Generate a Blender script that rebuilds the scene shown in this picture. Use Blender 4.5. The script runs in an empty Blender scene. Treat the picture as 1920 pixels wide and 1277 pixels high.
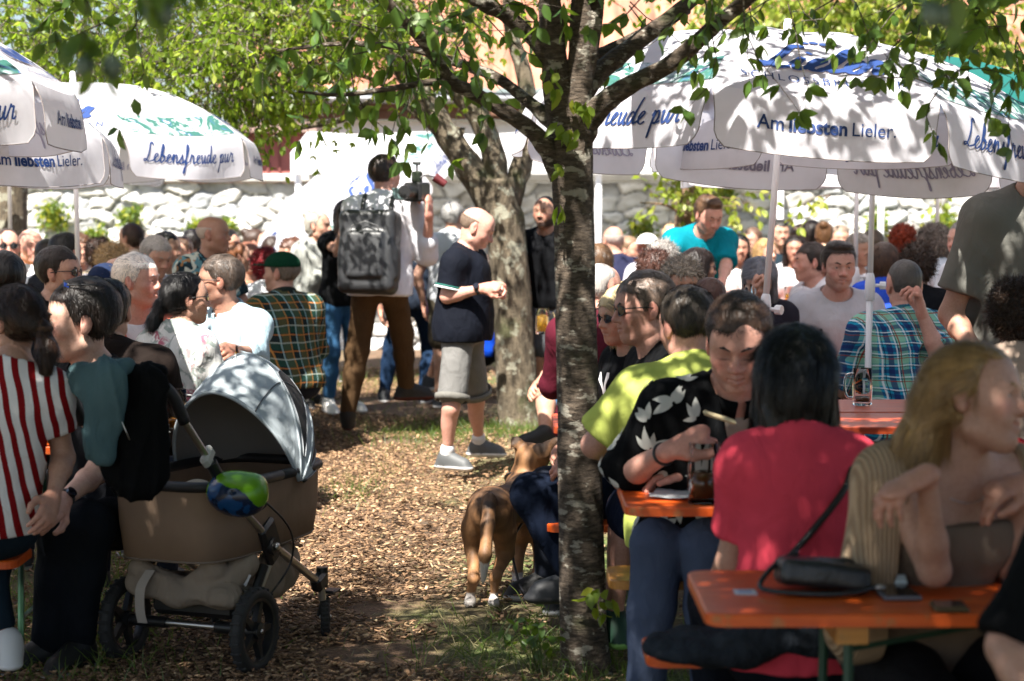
import bpy, math, random, zlib
import numpy as np
from mathutils import Vector, Matrix
random.seed(7); rng = np.random.default_rng(7)
R = math.radians
scn = bpy.context.scene
# ---------------------------------------------------------------- camera
FPX = 3600.0; HOR = 375.0; CH = 1.65
PITCH = math.atan((638.5-HOR)/FPX)
cd = bpy.data.cameras.new('camera'); cam = bpy.data.objects.new('camera', cd)
scn.collection.objects.link(cam); scn.camera = cam
cam.location = (0, 0, CH); cam.rotation_euler = (R(90)-PITCH, 0, 0)
cd.sensor_width = 36; cd.lens = FPX/1920*36
cd.clip_start = .1; cd.clip_end = 3000
cd.dof.use_dof = True; cd.dof.focus_distance = 8.0; cd.dof.aperture_fstop = 3.0; cd.dof.aperture_blades = 9
# ---------------------------------------------------------------- sky, sun, exposure
SUN_EL = 56; SUN_AZ = 205      # azimuth the light comes from, clockwise from +Y
w = bpy.data.worlds.new('World'); scn.world = w; w.use_nodes = True
nt = w.node_tree; bg = nt.nodes['Background']
sky = nt.nodes.new('ShaderNodeTexSky'); sky.sky_type = 'NISHITA'; sky.sun_disc = False
sky.sun_elevation = R(SUN_EL); sky.sun_rotation = R(SUN_AZ); sky.dust_density = 1.5
nt.links.new(sky.outputs[0], bg.inputs[0]); bg.inputs[1].default_value = .05
sd = bpy.data.lights.new('sun', 'SUN'); sd.energy = 5.0; sd.angle = R(.5); sd.color = (1, .95, .87)
sun = bpy.data.objects.new('sun', sd); scn.collection.objects.link(sun)
sv = Vector((math.sin(R(SUN_AZ))*math.cos(R(SUN_EL)), math.cos(R(SUN_AZ))*math.cos(R(SUN_EL)), math.sin(R(SUN_EL))))
sun.rotation_euler = sv.to_track_quat('Z', 'Y').to_euler(); sun.location = sv*60
scn.view_settings.view_transform = 'Standard'; scn.view_settings.look = 'None'
scn.view_settings.exposure = 1.88; scn.view_settings.gamma = 1
scn.cycles.max_bounces = 6; scn.cycles.transparent_max_bounces = 8
scn.cycles.sample_clamp_indirect = 6; scn.cycles.use_denoising = True
# ---------------------------------------------------------------- helpers
def P(px, py, d):
    xc = (px-960)/FPX; yc = (638.5-py)/FPX
    y = math.cos(PITCH)+yc*math.sin(PITCH); z = -math.sin(PITCH)+yc*math.cos(PITCH)
    k = d/y
    return Vector((xc*k, d, CH+z*k))
def G(px, py):
    "ground point under a pixel"
    xc = (px-960)/FPX; yc = (638.5-py)/FPX
    y = math.cos(PITCH)+yc*math.sin(PITCH); z = -math.sin(PITCH)+yc*math.cos(PITCH)
    k = -CH/z
    return Vector((xc*k, y*k, 0))
def tag(o, label=None, cat=None, group=None, kind=None):
    if label: o['label'] = label
    if cat: o['category'] = cat
    if group: o['group'] = group
    if kind: o['kind'] = kind
    return o
def link(o, parent=None):
    scn.collection.objects.link(o)
    if parent is not None: o.parent = parent
    return o
def empty(name, loc=(0, 0, 0), rz=0, **k):
    o = bpy.data.objects.new(name, None); o.empty_display_size = .1
    o.location = loc; o.rotation_euler = (0, 0, rz); link(o); tag(o, **k); return o
def npmesh(name, V, Q, mat, parent=None, smooth=True, col=None, loc=None):
    V = np.asarray(V, np.float32); Q = np.asarray(Q, np.int32)
    me = bpy.data.meshes.new(name); n = Q.shape[1]
    me.vertices.add(len(V)); me.vertices.foreach_set('co', V.ravel())
    me.loops.add(Q.size); me.loops.foreach_set('vertex_index', Q.ravel())
    me.polygons.add(len(Q)); me.polygons.foreach_set('loop_start', np.arange(0, Q.size, n, dtype=np.int32))
    me.update(calc_edges=True)
    if smooth: me.polygons.foreach_set('use_smooth', np.ones(len(Q), bool))
    if col is not None:
        a = me.color_attributes.new('col', 'FLOAT_COLOR', 'POINT')
        c = np.ones((len(V), 4), np.float32); c[:, :3] = col; a.data.foreach_set('color', c.ravel())
    me.materials.append(mat)
    o = bpy.data.objects.new(name, me); link(o, parent)
    if loc is not None: o.location = loc
    return o
class MB:
    "collects simple shapes into one mesh"
    def __init__(s): s.v = []; s.f = []
    def add(s, v, f):
        b = len(s.v); s.v += [tuple(p) for p in v]; s.f += [tuple(i+b for i in q) for q in f]; return s
    def box(s, c, d, rot=None, bev=0.0):
        x, y, z = d[0]/2, d[1]/2, d[2]/2
        M = rot if rot is not None else Matrix.Identity(3)
        if bev <= 0:
            vs = [Vector((i*x, j*y, k*z)) for i in (-1, 1) for j in (-1, 1) for k in (-1, 1)]
            fs = [(0,1,3,2),(4,6,7,5),(0,4,5,1),(2,3,7,6),(0,2,6,4),(1,5,7,3)]
        else:
            b = min(bev, x, y, z)*.99; vs = []; fs = []
            idx = {}
            for i in (-1, 1):
                for j in (-1, 1):
                    for k in (-1, 1):
                        idx[i, j, k] = len(vs)
                        vs += [Vector((i*x, j*(y-b), k*(z-b))), Vector((i*(x-b), j*y, k*(z-b))), Vector((i*(x-b), j*(y-b), k*z))]
            for a in range(3):
                for sg in (-1, 1):
                    o = [q for q in range(3) if q != a]; q4 = []
                    for (p, q) in ((-1,-1),(1,-1),(1,1),(-1,1)):
                        t = [0,0,0]; t[a] = sg; t[o[0]] = p; t[o[1]] = q; q4.append(idx[tuple(t)]+a)
                    if (sg > 0) == (a == 1): q4.reverse()
                    fs.append(tuple(q4))
            for a in range(3):
                o = [q for q in range(3) if q != a]
                for p in (-1, 1):
                    for q in (-1, 1):
                        t0 = [0,0,0]; t0[a] = -1; t0[o[0]] = p; t0[o[1]] = q
                        t1 = list(t0); t1[a] = 1
                        i0, i1 = idx[tuple(t0)], idx[tuple(t1)]
                        fs.append((i0+o[0], i1+o[0], i1+o[1], i0+o[1]))
            for kk, i0 in idx.items(): fs.append((i0, i0+1, i0+2))
        c = Vector(c); return s.add([c+M@v for v in vs], fs)
    def tube(s, pts, r, n=8, cap=True):
        pts = [Vector(p) for p in pts]
        rs = r if isinstance(r, (list, tuple)) else [r]*len(pts)
        v = []; f = []; up = None
        for i, p in enumerate(pts):
            t = (pts[min(i+1, len(pts)-1)]-pts[max(i-1, 0)]).normalized()
            if up is None:
                up = Vector((0,0,1)) if abs(t.z) < .9 else Vector((1,0,0))
            a = t.cross(up).normalized(); b = a.cross(t).normalized(); up = b
            for k in range(n):
                an = 2*math.pi*k/n; v.append(p+(a*math.cos(an)+b*math.sin(an))*rs[i])
        for i in range(len(pts)-1):
            for k in range(n):
                k2 = (k+1) % n; f.append((i*n+k, i*n+k2, (i+1)*n+k2, (i+1)*n+k))
        if cap: f.append(tuple(range(n-1, -1, -1))); f.append(tuple(range((len(pts)-1)*n, len(pts)*n)))
        return s.add(v, f)
    def cyl(s, a, b, r, r2=None, n=16): return s.tube([a, b], [r, r if r2 is None else r2], n)
    def lathe(s, prof, c=(0,0,0), n=24, M=None):
        "prof: (radius, z) list"
        M = M or Matrix.Identity(3); c = Vector(c); v = []; f = []
        for (r, z) in prof:
            for k in range(n):
                a = 2*math.pi*k/n; v.append(c+M@Vector((r*math.cos(a), r*math.sin(a), z)))
        for i in range(len(prof)-1):
            for k in range(n):
                k2 = (k+1) % n; f.append((i*n+k, i*n+k2, (i+1)*n+k2, (i+1)*n+k))
        return s.add(v, f)
    def torus(s, c, R_, r, M=None, n=28, m=8, arc=(0, 2*math.pi)):
        M = M or Matrix.Identity(3); c = Vector(c); full = abs(arc[1]-arc[0]-2*math.pi) < 1e-6
        pts = []; v = []; f = []; nn = n if full else n+1
        for i in range(nn):
            a = arc[0]+(arc[1]-arc[0])*i/n
            for j in range(m):
                b = 2*math.pi*j/m
                v.append(c+M@Vector(((R_+r*math.cos(b))*math.cos(a), (R_+r*math.cos(b))*math.sin(a), r*math.sin(b))))
        for i in range(n):
            i2 = (i+1) % nn if full else i+1
            for j in range(m):
                j2 = (j+1) % m; f.append((i*m+j, i2*m+j, i2*m+j2, i*m+j2))
        return s.add(v, f)
    def build(s, name, mat, parent=None, smooth=False, autos=None):
        me = bpy.data.meshes.new(name); me.from_pydata([tuple(v) for v in s.v], [], s.f); me.update()
        if smooth: me.polygons.foreach_set('use_smooth', [True]*len(me.polygons))
        if autos: me.set_sharp_from_angle(angle=R(autos))
        me.materials.append(mat)
        o = bpy.data.objects.new(name, me); return link(o, parent)
def rot3(ax, ang): return Matrix.Rotation(ang, 3, ax)
def spline(pts, n=6):
    "Catmull-Rom through points (tuples of any length)"
    p = np.array(pts, float); p = np.vstack([2*p[0]-p[1], p, 2*p[-1]-p[-2]]); out = []
    for i in range(1, len(p)-2):
        for t in np.linspace(0, 1, n, endpoint=False):
            out.append(.5*((2*p[i])+(-p[i-1]+p[i+1])*t+(2*p[i-1]-5*p[i]+4*p[i+1]-p[i+2])*t*t+(-p[i-1]+3*p[i]-3*p[i+1]+p[i+2])*t**3))
    out.append(p[-2]); return np.array(out)
# ---------------------------------------------------------------- materials
MC = {}
def c3(h):
    if isinstance(h, str):
        h = h.lstrip('#'); c = [int(h[i:i+2], 16)/255 for i in (0, 2, 4)]
        return tuple(x/12.92 if x < .04045 else ((x+.055)/1.055)**2.4 for x in c)
    return tuple(h)
class NG:
    def __init__(s, name):
        s.m = bpy.data.materials.new(name); s.m.use_nodes = True; s.t = s.m.node_tree
        s.b = s.t.nodes['Principled BSDF']; s.out = s.t.nodes['Material Output']
    def n(s, typ, **k):
        x = s.t.nodes.new('ShaderNode'+typ)
        for a, b in k.items():
            if a.startswith('i_'):
                q = a[2:]; q = int(q) if q.isdigit() else q; x.inputs[q].default_value = b
            else: setattr(x, a, b)
        return x
    def l(s, a, b): s.t.links.new(a, b)
    def co(s, scale=(1, 1, 1), rot=(0, 0, 0), kind='Object'):
        c = s.n('TexCoord'); m = s.n('Mapping'); m.inputs['Scale'].default_value = scale; m.inputs['Rotation'].default_value = rot
        s.l(c.outputs[kind], m.inputs[0]); return m.outputs[0]
    def noise(s, sc, det=3, vec=None, rough=.55, dist=0):
        x = s.n('TexNoise'); x.inputs['Scale'].default_value = sc; x.inputs['Detail'].default_value = det
        x.inputs['Roughness'].default_value = rough; x.inputs['Distortion'].default_value = dist
        s.l(vec if vec is not None else s.co(), x.inputs[0]); return x.outputs[0]
    def ramp(s, fac, stops, interp='LINEAR'):
        x = s.n('ValToRGB'); r = x.color_ramp; r.interpolation = interp
        while len(r.elements) > 1: r.elements.remove(r.elements[-1])
        for i, (p, c) in enumerate(stops):
            e = r.elements[0] if i == 0 else r.elements.new(p)
            e.position = p; c = c3(c) if not isinstance(c, (int, float)) else (c, c, c); e.color = (*c, 1)
        s.l(fac, x.inputs[0]); return x.outputs[0]
    def mix(s, fac, a, b, mode='MIX'):
        x = s.n('Mix', data_type='RGBA', blend_type=mode)
        for v, i in ((fac, 0), (a, 6), (b, 7)):
            if isinstance(v, bpy.types.NodeSocket): s.l(v, x.inputs[i])
            elif i == 0: x.inputs[0].default_value = v
            else: x.inputs[i].default_value = (*c3(v), 1)
        return x.outputs[2]
    def math(s, op, a, b=None, c=None):
        x = s.n('Math', operation=op)
        for i, v in enumerate((a, b, c)):
            if v is None: continue
            if isinstance(v, bpy.types.NodeSocket): s.l(v, x.inputs[i])
            else: x.inputs[i].default_value = v
        return x.outputs[0]
    def bump(s, h, st=.3, d=.01):
        x = s.n('Bump'); x.inputs['Strength'].default_value = st; x.inputs['Distance'].default_value = d
        s.l(h, x.inputs['Height']); s.l(x.outputs[0], s.b.inputs['Normal']); return x
    def base(s, c):
        if isinstance(c, bpy.types.NodeSocket): s.l(c, s.b.inputs['Base Color'])
        else: s.b.inputs['Base Color'].default_value = (*c3(c), 1)
    def trans(s, c, w):
        "mix some translucency in (thin cloth, leaves)"
        t = s.n('BsdfTranslucent'); m = s.n('MixShader'); m.inputs[0].default_value = w
        if isinstance(c, bpy.types.NodeSocket): s.l(c, t.inputs[0])
        else: t.inputs[0].default_value = (*c3(c), 1)
        s.l(s.b.outputs[0], m.inputs[1]); s.l(t.outputs[0], m.inputs[2]); s.l(m.outputs[0], s.out.inputs[0])
def rgh(g, v): g.b.inputs['Roughness'].default_value = v
def plain(name, col, rough=.6, metal=0, bump=None, var=.0, trans=0, coat=0, spec=None):
    key = (name, str(col), rough, metal, bump, var, trans, coat)
    if key in MC: return MC[key]
    g = NG(name); c = c3(col)
    if var:
        n = g.noise(bump[0]*.3 if bump else 6, 4)
        f = g.ramp(n, [(.3, 0.), (.7, 1.)])
        cc = g.mix(f, tuple(x*(1-var) for x in c), tuple(min(1, x*(1+var)) for x in c)); g.base(cc)
    else: g.base(c)
    rgh(g, rough); g.b.inputs['Metallic'].default_value = metal
    if coat: g.b.inputs['Coat Weight'].default_value = coat; g.b.inputs['Coat Roughness'].default_value = .12
    if spec is not None: g.b.inputs['Specular IOR Level'].default_value = spec
    if bump: g.bump(g.noise(bump[0], 4), bump[1], bump[2] if len(bump) > 2 else .01)
    if trans: g.trans(c, trans)
    MC[key] = g.m; return g.m
def cloth(col, sc=14, st=.35, var=.12, rough=.85, trans=0, pat=None, name='cloth'):
    key = ('cloth', str(col), sc, st, var, rough, trans, pat)
    if key in MC: return MC[key]
    g = NG(name); co = g.co(); c = c3(col)
    base = g.mix(g.ramp(g.noise(5, 3, co), [(.35, 0.), (.65, 1.)]), tuple(x*(1-var) for x in c), tuple(min(1, x*(1+var)) for x in c))
    sp = g.n('SeparateXYZ'); g.l(co, sp.inputs[0]); X, Y, Z = sp.outputs
    warp = g.math('MULTIPLY', g.math('SUBTRACT', g.noise(4, 2, co), .5), .05)
    Xw = g.math('ADD', X, warp); Zw = g.math('ADD', Z, warp)
    def stripe(S, per, wid, off=0): return g.math('LESS_THAN', g.math('FRACT', g.math('ADD', g.math('DIVIDE', S, per), off+50)), wid)
    if pat == 'stripes':
        base = g.mix(stripe(g.math('ADD', Xw, g.math('MULTIPLY', Zw, -.18)), .043, .45), '#d8d4d2', '#7c1216')
    elif pat == 'plaid_blue':
        a = g.math('ADD', X, g.math('MULTIPLY', Y, .6))
        base = g.mix(g.math('MULTIPLY', stripe(a, .115, .34), .7), '#1f87a8', '#7fae8e')
        base = g.mix(g.math('MULTIPLY', stripe(Zw, .115, .3), .5), base, '#8fc0a0')
        base = g.mix(g.math('MULTIPLY', stripe(a, .115, .2, .45), .8), base, '#22285e')
        base = g.mix(g.math('MULTIPLY', stripe(Zw, .115, .18, .45), .7), base, '#22285e')
        for S, o in ((a, .1), (a, .62), (Zw, .12), (Zw, .6)): base = g.mix(g.math('MULTIPLY', stripe(S, .115, .045, o), .8), base, '#d9dde0')
        for S, o in ((a, .75), (Zw, .78)): base = g.mix(g.math('MULTIPLY', stripe(S, .115, .04, o), .9), base, '#8c3328')
        for S in (a, Zw): base = g.mix(stripe(S, .0575, .04, .33), base, '#0c1526')
    elif pat == 'plaid_dark':
        a = g.math('ADD', X, g.math('MULTIPLY', Y, .6)); base = '#1a2424'
        base = g.mix(g.math('MULTIPLY', stripe(a, .1, .4), .6), base, '#54512f')
        base = g.mix(g.math('MULTIPLY', stripe(Zw, .1, .4), .5), base, '#1e4438')
        for S, o, k in ((a, .1, '#b07a3a'), (Zw, .15, '#a86a34'), (a, .55, '#8aa7a8'), (Zw, .62, '#9aa49a')): base = g.mix(g.math('MULTIPLY', stripe(S, .1, .07, o), .7), base, k)
    elif pat == 'check_blue':
        base = g.mix(g.math('MULTIPLY', stripe(Xw, .03, .4), .6), '#dfe6ee', '#3a5a90'); base = g.mix(g.math('MULTIPLY', stripe(Zw, .03, .4), .5), base, '#27457e')
    elif pat in ('floral_pastel', 'patch_teal', 'dots', 'check_fine'):
        v = g.n('TexVoronoi'); g.l(g.co(), v.inputs[0])
        if pat == 'dots':
            v.inputs['Scale'].default_value = 38; v.inputs['Randomness'].default_value = .25
            base = g.mix(g.ramp(v.outputs['Distance'], [(.3, 1.), (.36, 0.)]), '#dfe3ea', '#20408a')
        elif pat == 'check_fine':
            base = g.mix(g.math('MULTIPLY', stripe(X, .012, .5), .35), base, '#6d7270'); base = g.mix(g.math('MULTIPLY', stripe(Z, .012, .5), .35), base, '#6d7270')
        elif pat == 'floral_pastel':
            base = g.mix(g.ramp(g.noise(11, 4, dist=1.2), [(.50, 0.), (.56, 1.)]), '#c9c9c6', '#8e9792')
            base = g.mix(g.ramp(g.noise(6.5, 5, g.co((1,1,1),(1,2,.5)), dist=.6), [(.60, 0.), (.64, 1.)]), base, '#a3606f')
            base = g.mix(g.ramp(g.noise(30, 2, dist=1), [(.62, 0.), (.66, .8)]), base, '#dcd8d6')
        else:
            v.inputs['Scale'].default_value = 16
            base = g.mix(g.ramp(v.outputs['Color'], [(0, 0.), (.45, 0.), (.46, 1.)], 'CONSTANT'), '#22343c', '#c9cdbf')
            base = g.mix(g.ramp(g.noise(12, 2), [(.52, 0.), (.53, 1.)]), base, '#5f8c96'); base = g.mix(g.ramp(g.noise(16, 2, g.co((1,1,1),(2,1,0))), [(.6, 0.), (.61, 1.)]), base, '#a5794e')
    g.base(base); rgh(g, rough); g.b.inputs['Specular IOR Level'].default_value = .10
    # folds and weave
    wv = g.noise(sc, 3, g.co((1, 1, .55), (.3, .2, .4)), .5, 1.1)
    fine = g.noise(420, 1, co)
    h = g.math('ADD', wv, g.math('MULTIPLY', fine, .03)); g.bump(h, st, .03)
    if trans: g.trans(base, trans)
    MC[key] = g.m; return g.m
def vcol(name, rough=.5, kind='skin'):
    if name in MC: return MC[name]
    g = NG(name); a = g.n('Attribute', attribute_name='col')
    if kind == 'skin':
        n = g.mix(.5, g.ramp(g.noise(28, 4), [(.3, (.84, .74, .72)), (.7, (1.08, 1.06, 1.04))]), g.ramp(g.noise(120, 3), [(.35, (.86, .78, .75)), (.6, (1.05, 1.05, 1.05))]))
        c = g.mix(1.0, a.outputs['Color'], n, 'MULTIPLY'); g.base(c)
        g.b.inputs['Subsurface Weight'].default_value = .08; g.b.inputs['Subsurface Radius'].default_value = (.02, .007, .004)
        g.b.inputs['Subsurface Scale'].default_value = .4; g.bump(g.math('ADD', g.noise(260, 2), g.math('MULTIPLY', g.noise(34, 4, rough=.7), .9)), .35, .004)
        g.b.inputs['Specular IOR Level'].default_value = .4
    elif kind == 'hair':
        o = g.n('NewGeometry'); v = g.ramp(o.outputs['Random Per Island'], [(0, (.5, .5, .5)), (.6, (1, 1, 1)), (1, (1.7, 1.65, 1.55))])
        g.base(g.mix(1.0, a.outputs['Color'], v, 'MULTIPLY')); g.bump(g.noise(60, 3, g.co((1, 1, .25))), .8, .01)
        g.b.inputs['Specular IOR Level'].default_value = .35
    else: g.base(a.outputs['Color'])
    rgh(g, rough); MC[name] = g.m; return g.m
SKIN = vcol('skin', .5, 'skin'); HAIR = vcol('hair', .42, 'hair'); VC = vcol('dyed', .6, 'p')
BLACK = plain('black_plastic', (.012, .012, .013), .4); RUB = plain('rubber', (.018, .018, .018), .75)
ALU = plain('aluminium', (.55, .54, .52), .35, 1); WHITE = plain('white_metal', (.75, .73, .76), .4)
DGLASS = plain('dark_lens', (.01, .01, .015), .06, coat=.5)
# ---------------------------------------------------------------- blended-shape engine (solid fields meshed with surface nets)
def unit(v):
    v = np.asarray(v, float); return v/(np.linalg.norm(v)+1e-12)
class Field:
    def __init__(s): s.p = []; s.c = []
    def cone(s, a, b, ra, rb=None, k=.012, ax=None, sq=1., neg=False):
        s.p.append(('c', np.asarray(a, float), np.asarray(b, float), ra, ra if rb is None else rb, k, None if ax is None else unit(ax), sq, neg)); return s
    def ell(s, c, r, M=None, k=.01, neg=False):
        s.p.append(('e', np.asarray(c, float), np.asarray(r, float)*np.ones(3), np.eye(3) if M is None else np.asarray(M, float), k, neg)); return s
    def box(s, c, r, rad, M=None, k=.006, neg=False):
        s.p.append(('b', np.asarray(c, float), np.asarray(r, float), rad, np.eye(3) if M is None else np.asarray(M, float), k, neg)); return s
    def cut(s, fn): s.c.append(fn); return s
    def bb(s, q):
        if q[0] == 'c':
            m = max(q[3], q[4])*max(1, q[7]); return np.minimum(q[1], q[2])-m, np.maximum(q[1], q[2])+m
        if q[0] == 'e':
            e = np.sqrt(((q[3]*q[2][None, :])**2).sum(1)); return q[1]-e, q[1]+e
        e = np.abs(q[4])@q[2]+q[3]; return q[1]-e, q[1]+e
    def bounds(s):
        b = [s.bb(q) for q in s.p if not q[-1]]; return np.min([x[0] for x in b], 0), np.max([x[1] for x in b], 0)
    def mesh(s, h, lo=None, hi=None):
        l, u = s.bounds(); l = l-.012; u = u+.012
        if lo is not None: l = np.maximum(l, lo)
        if hi is not None: u = np.minimum(u, hi)
        l = l-2*h; n = np.ceil((u-l)/h).astype(int)+3
        ax = [(l[i]+h*np.arange(n[i])).astype(np.float32) for i in range(3)]
        E = np.full(n, 1e-6, np.float32); D = np.ones(n, np.float32); anyneg = False
        for q in s.p:
            k = q[-2] if q[0] != 'c' else q[5]; a, b = s.bb(q); a = a-4.5*k; b = b+4.5*k
            i0 = np.clip(np.floor((a-l)/h).astype(int), 0, n); i1 = np.clip(np.ceil((b-l)/h).astype(int)+1, 0, n)
            if (i1 <= i0).any(): continue
            sl = tuple(slice(i0[i], i1[i]) for i in range(3))
            x = ax[0][sl[0]][:, None, None]; y = ax[1][sl[1]][None, :, None]; z = ax[2][sl[2]][None, None, :]
            f = np.float32
            if q[0] == 'c':
                A, B, ra, rb = q[1], q[2], q[3], q[4]; ab = B-A; L2 = max(ab@ab, 1e-9)
                dx = x-f(A[0]); dy = y-f(A[1]); dz = z-f(A[2])
                t = np.clip((dx*f(ab[0])+dy*f(ab[1])+dz*f(ab[2]))/f(L2), 0, 1)
                dx = dx-t*f(ab[0]); dy = dy-t*f(ab[1]); dz = dz-t*f(ab[2])
                r2 = dx*dx+dy*dy+dz*dz
                if q[6] is not None:
                    cc = dx*f(q[6][0])+dy*f(q[6][1])+dz*f(q[6][2]); r2 = r2+cc*cc*f(1/q[7]**2-1)
                d = (np.sqrt(np.maximum(r2, 0))-(f(ra)+f(rb-ra)*t))*f(min(1, q[7]))
            else:
                C = q[1]; M = q[3] if q[0] == 'e' else q[4]
                dx = x-f(C[0]); dy = y-f(C[1]); dz = z-f(C[2])
                c = [dx*f(M[0, i])+dy*f(M[1, i])+dz*f(M[2, i]) for i in range(3)]
                if q[0] == 'e':
                    r = q[2]; g = np.sqrt(sum((c[i]/f(r[i]))**2 for i in range(3))); d = (g-1)*f(r.min()*.5+np.median(r)*.5)
                else:
                    m = [np.maximum(np.abs(c[i])-f(q[2][i]), 0) for i in range(3)]
                    d = np.sqrt(m[0]**2+m[1]**2+m[2]**2)-f(q[3])
                    ins = np.maximum(np.maximum(np.abs(c[0])-f(q[2][0]), np.abs(c[1])-f(q[2][1])), np.abs(c[2])-f(q[2][2]))
                    d = d+np.minimum(ins, 0)
            e = np.exp(np.clip(-d/f(k), -12, 30))
            if q[-1]: D[sl] *= 1+e
            else: E[sl] += e
        F = np.log(E/D)*.012
        if s.c:
            X, Y, Z = np.meshgrid(*ax, indexing='ij')
            for fn in s.c: F = F-np.clip(.015-.5*fn[1](X, Y, Z), 0, .015) if isinstance(fn, tuple) else np.minimum(F, fn(X, Y, Z))
            for fn in s.c:
                if isinstance(fn, tuple): F = np.minimum(F, fn[1](X, Y, Z)+.004)
        return surfnet(F, l, h)
def surfnet(F, org, h):
    S = F > 0; n = np.array(F.shape)
    c = np.zeros(n-1, np.uint8)
    offs = [(i, j, k) for i in (0, 1) for j in (0, 1) for k in (0, 1)]
    for (i, j, k) in offs: c += S[i:n[0]-1+i, j:n[1]-1+j, k:n[2]-1+k]
    m = (c > 0) & (c < 8); idx = np.argwhere(m)
    if len(idx) == 0: return np.zeros((0, 3)), np.zeros((0, 4), int)
    vid = np.full(m.shape, -1, np.int32); vid[m] = np.arange(len(idx))
    val = np.stack([F[idx[:, 0]+i, idx[:, 1]+j, idx[:, 2]+k] for (i, j, k) in offs], 1)
    acc = np.zeros((len(idx), 3)); cnt = np.zeros(len(idx)); O = np.array(offs, float)
    for a in range(8):
        for b in range(a+1, 8):
            if np.abs(O[a]-O[b]).sum() != 1: continue
            va, vb = val[:, a], val[:, b]; x = (va > 0) != (vb > 0)
            t = np.where(x, va/np.where(x, va-vb, 1), 0)
            acc += np.where(x[:, None], O[a]+(O[b]-O[a])*t[:, None], 0); cnt += x
    V = org+h*(idx+acc/cnt[:, None]); Q = []
    for a in range(3):
        b, g = (a+1) % 3, (a+2) % 3
        s0 = [slice(None)]*3; s1 = [slice(None)]*3; s0[a] = slice(0, -1); s1[a] = slice(1, None)
        A = S[tuple(s0)]; B = S[tuple(s1)]; e = np.argwhere(A != B)
        ok = (e[:, b] > 0) & (e[:, g] > 0) & (e[:, b] < n[b]-1) & (e[:, g] < n[g]-1); e = e[ok]
        if len(e) == 0: continue
        flip = A[e[:, 0], e[:, 1], e[:, 2]]
        def at(db, dg):
            q = e.copy(); q[:, b] -= db; q[:, g] -= dg; return vid[q[:, 0], q[:, 1], q[:, 2]]
        q = np.stack([at(1, 1), at(0, 1), at(0, 0), at(1, 0)], 1)
        q[~flip] = q[~flip][:, ::-1]; Q.append(q)
    return V, np.concatenate(Q)
def vnormals(V, Q):
    n = np.cross(V[Q[:, 2]]-V[Q[:, 0]], V[Q[:, 3]]-V[Q[:, 1]]); N = np.zeros_like(V)
    for i in range(4):
        for a in range(3): N[:, a] += np.bincount(Q[:, i], n[:, a], len(V))
    return N/(np.linalg.norm(N, axis=1, keepdims=True)+1e-12)
def wnoise(V, freq, seed=0, n=9, sc=(1, 1, 1)):
    r = np.random.default_rng(seed); p = V*np.array(sc); o = np.zeros(len(V))
    wp = p+.35/freq*np.sin(p[:, [1, 2, 0]]*freq*1.3+r.uniform(0, 6, 3))
    for i in range(n):
        d = unit(r.normal(size=3))*freq*r.uniform(.6, 1.6); o += np.sin(wp@d+r.uniform(0, 6.28))
    return o/math.sqrt(n)
def join(parts):
    V = []; Q = []; C = []; b = 0
    for (v, q, *c) in parts:
        V.append(v); Q.append(q+b); b += len(v)
        if c: C.append(c[0])
    return np.concatenate(V), np.concatenate(Q), (np.concatenate(C) if C else None)
def strips(pts, dirs, nrm, L, w, seg=2, droop=0., curl=0., r=None):
    "thin blades of hair or grass: pts, directions, widths; returns verts, quads"
    r = r or rng; N = len(pts); L = np.broadcast_to(L, N)[:, None]; w = np.broadcast_to(w, N)[:, None]
    side = np.cross(dirs, nrm); side /= np.linalg.norm(side, axis=1, keepdims=True)+1e-9
    rows = []; p = pts.copy(); d = dirs.copy()
    for i in range(seg+1):
        ww = w*(1-.8*i/seg); rows += [p-side*ww, p+side*ww]
        if i < seg:
            d = d+np.array([0, 0, -droop])/seg+curl*r.normal(size=d.shape); d /= np.linalg.norm(d, axis=1, keepdims=True)
            p = p+d*L/seg
    V = np.stack(rows, 1).reshape(-1, 3); k = 2*(seg+1); b = np.arange(N)[:, None]*k
    Q = np.concatenate([b+np.array([2*i, 2*i+1, 2*i+3, 2*i+2]) for i in range(seg)], 0)
    return V, Q
# ---------------------------------------------------------------- people
def rz_(a): c, s = math.cos(a), math.sin(a); return np.array([[c, -s, 0], [s, c, 0], [0, 0, 1]])
def rx_(a): c, s = math.cos(a), math.sin(a); return np.array([[1, 0, 0], [0, c, -s], [0, s, c]])
def ry_(a): c, s = math.cos(a), math.sin(a); return np.array([[c, 0, s], [0, 1, 0], [-s, 0, c]])
def ik(a, b, l1, l2, pole):
    v = b-a; d = np.linalg.norm(v); dm = (l1+l2)*.995
    if d > dm: b = a+v/d*dm; d = dm
    d = max(d, abs(l1-l2)+.02); x = (l1*l1-l2*l2+d*d)/(2*d); hgt = math.sqrt(max(l1*l1-x*x, 1e-6))
    u = unit(v); p = np.asarray(pole, float); p = unit(p-u*(p@u)); return a+u*x+p*hgt, b
SKINS = {'l': (.55, .345, .265), 'm': (.46, .27, .195), 't': (.36, .20, .14), 'r': (.53, .29, .225), 'd': (.22, .11, .07)}
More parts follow.
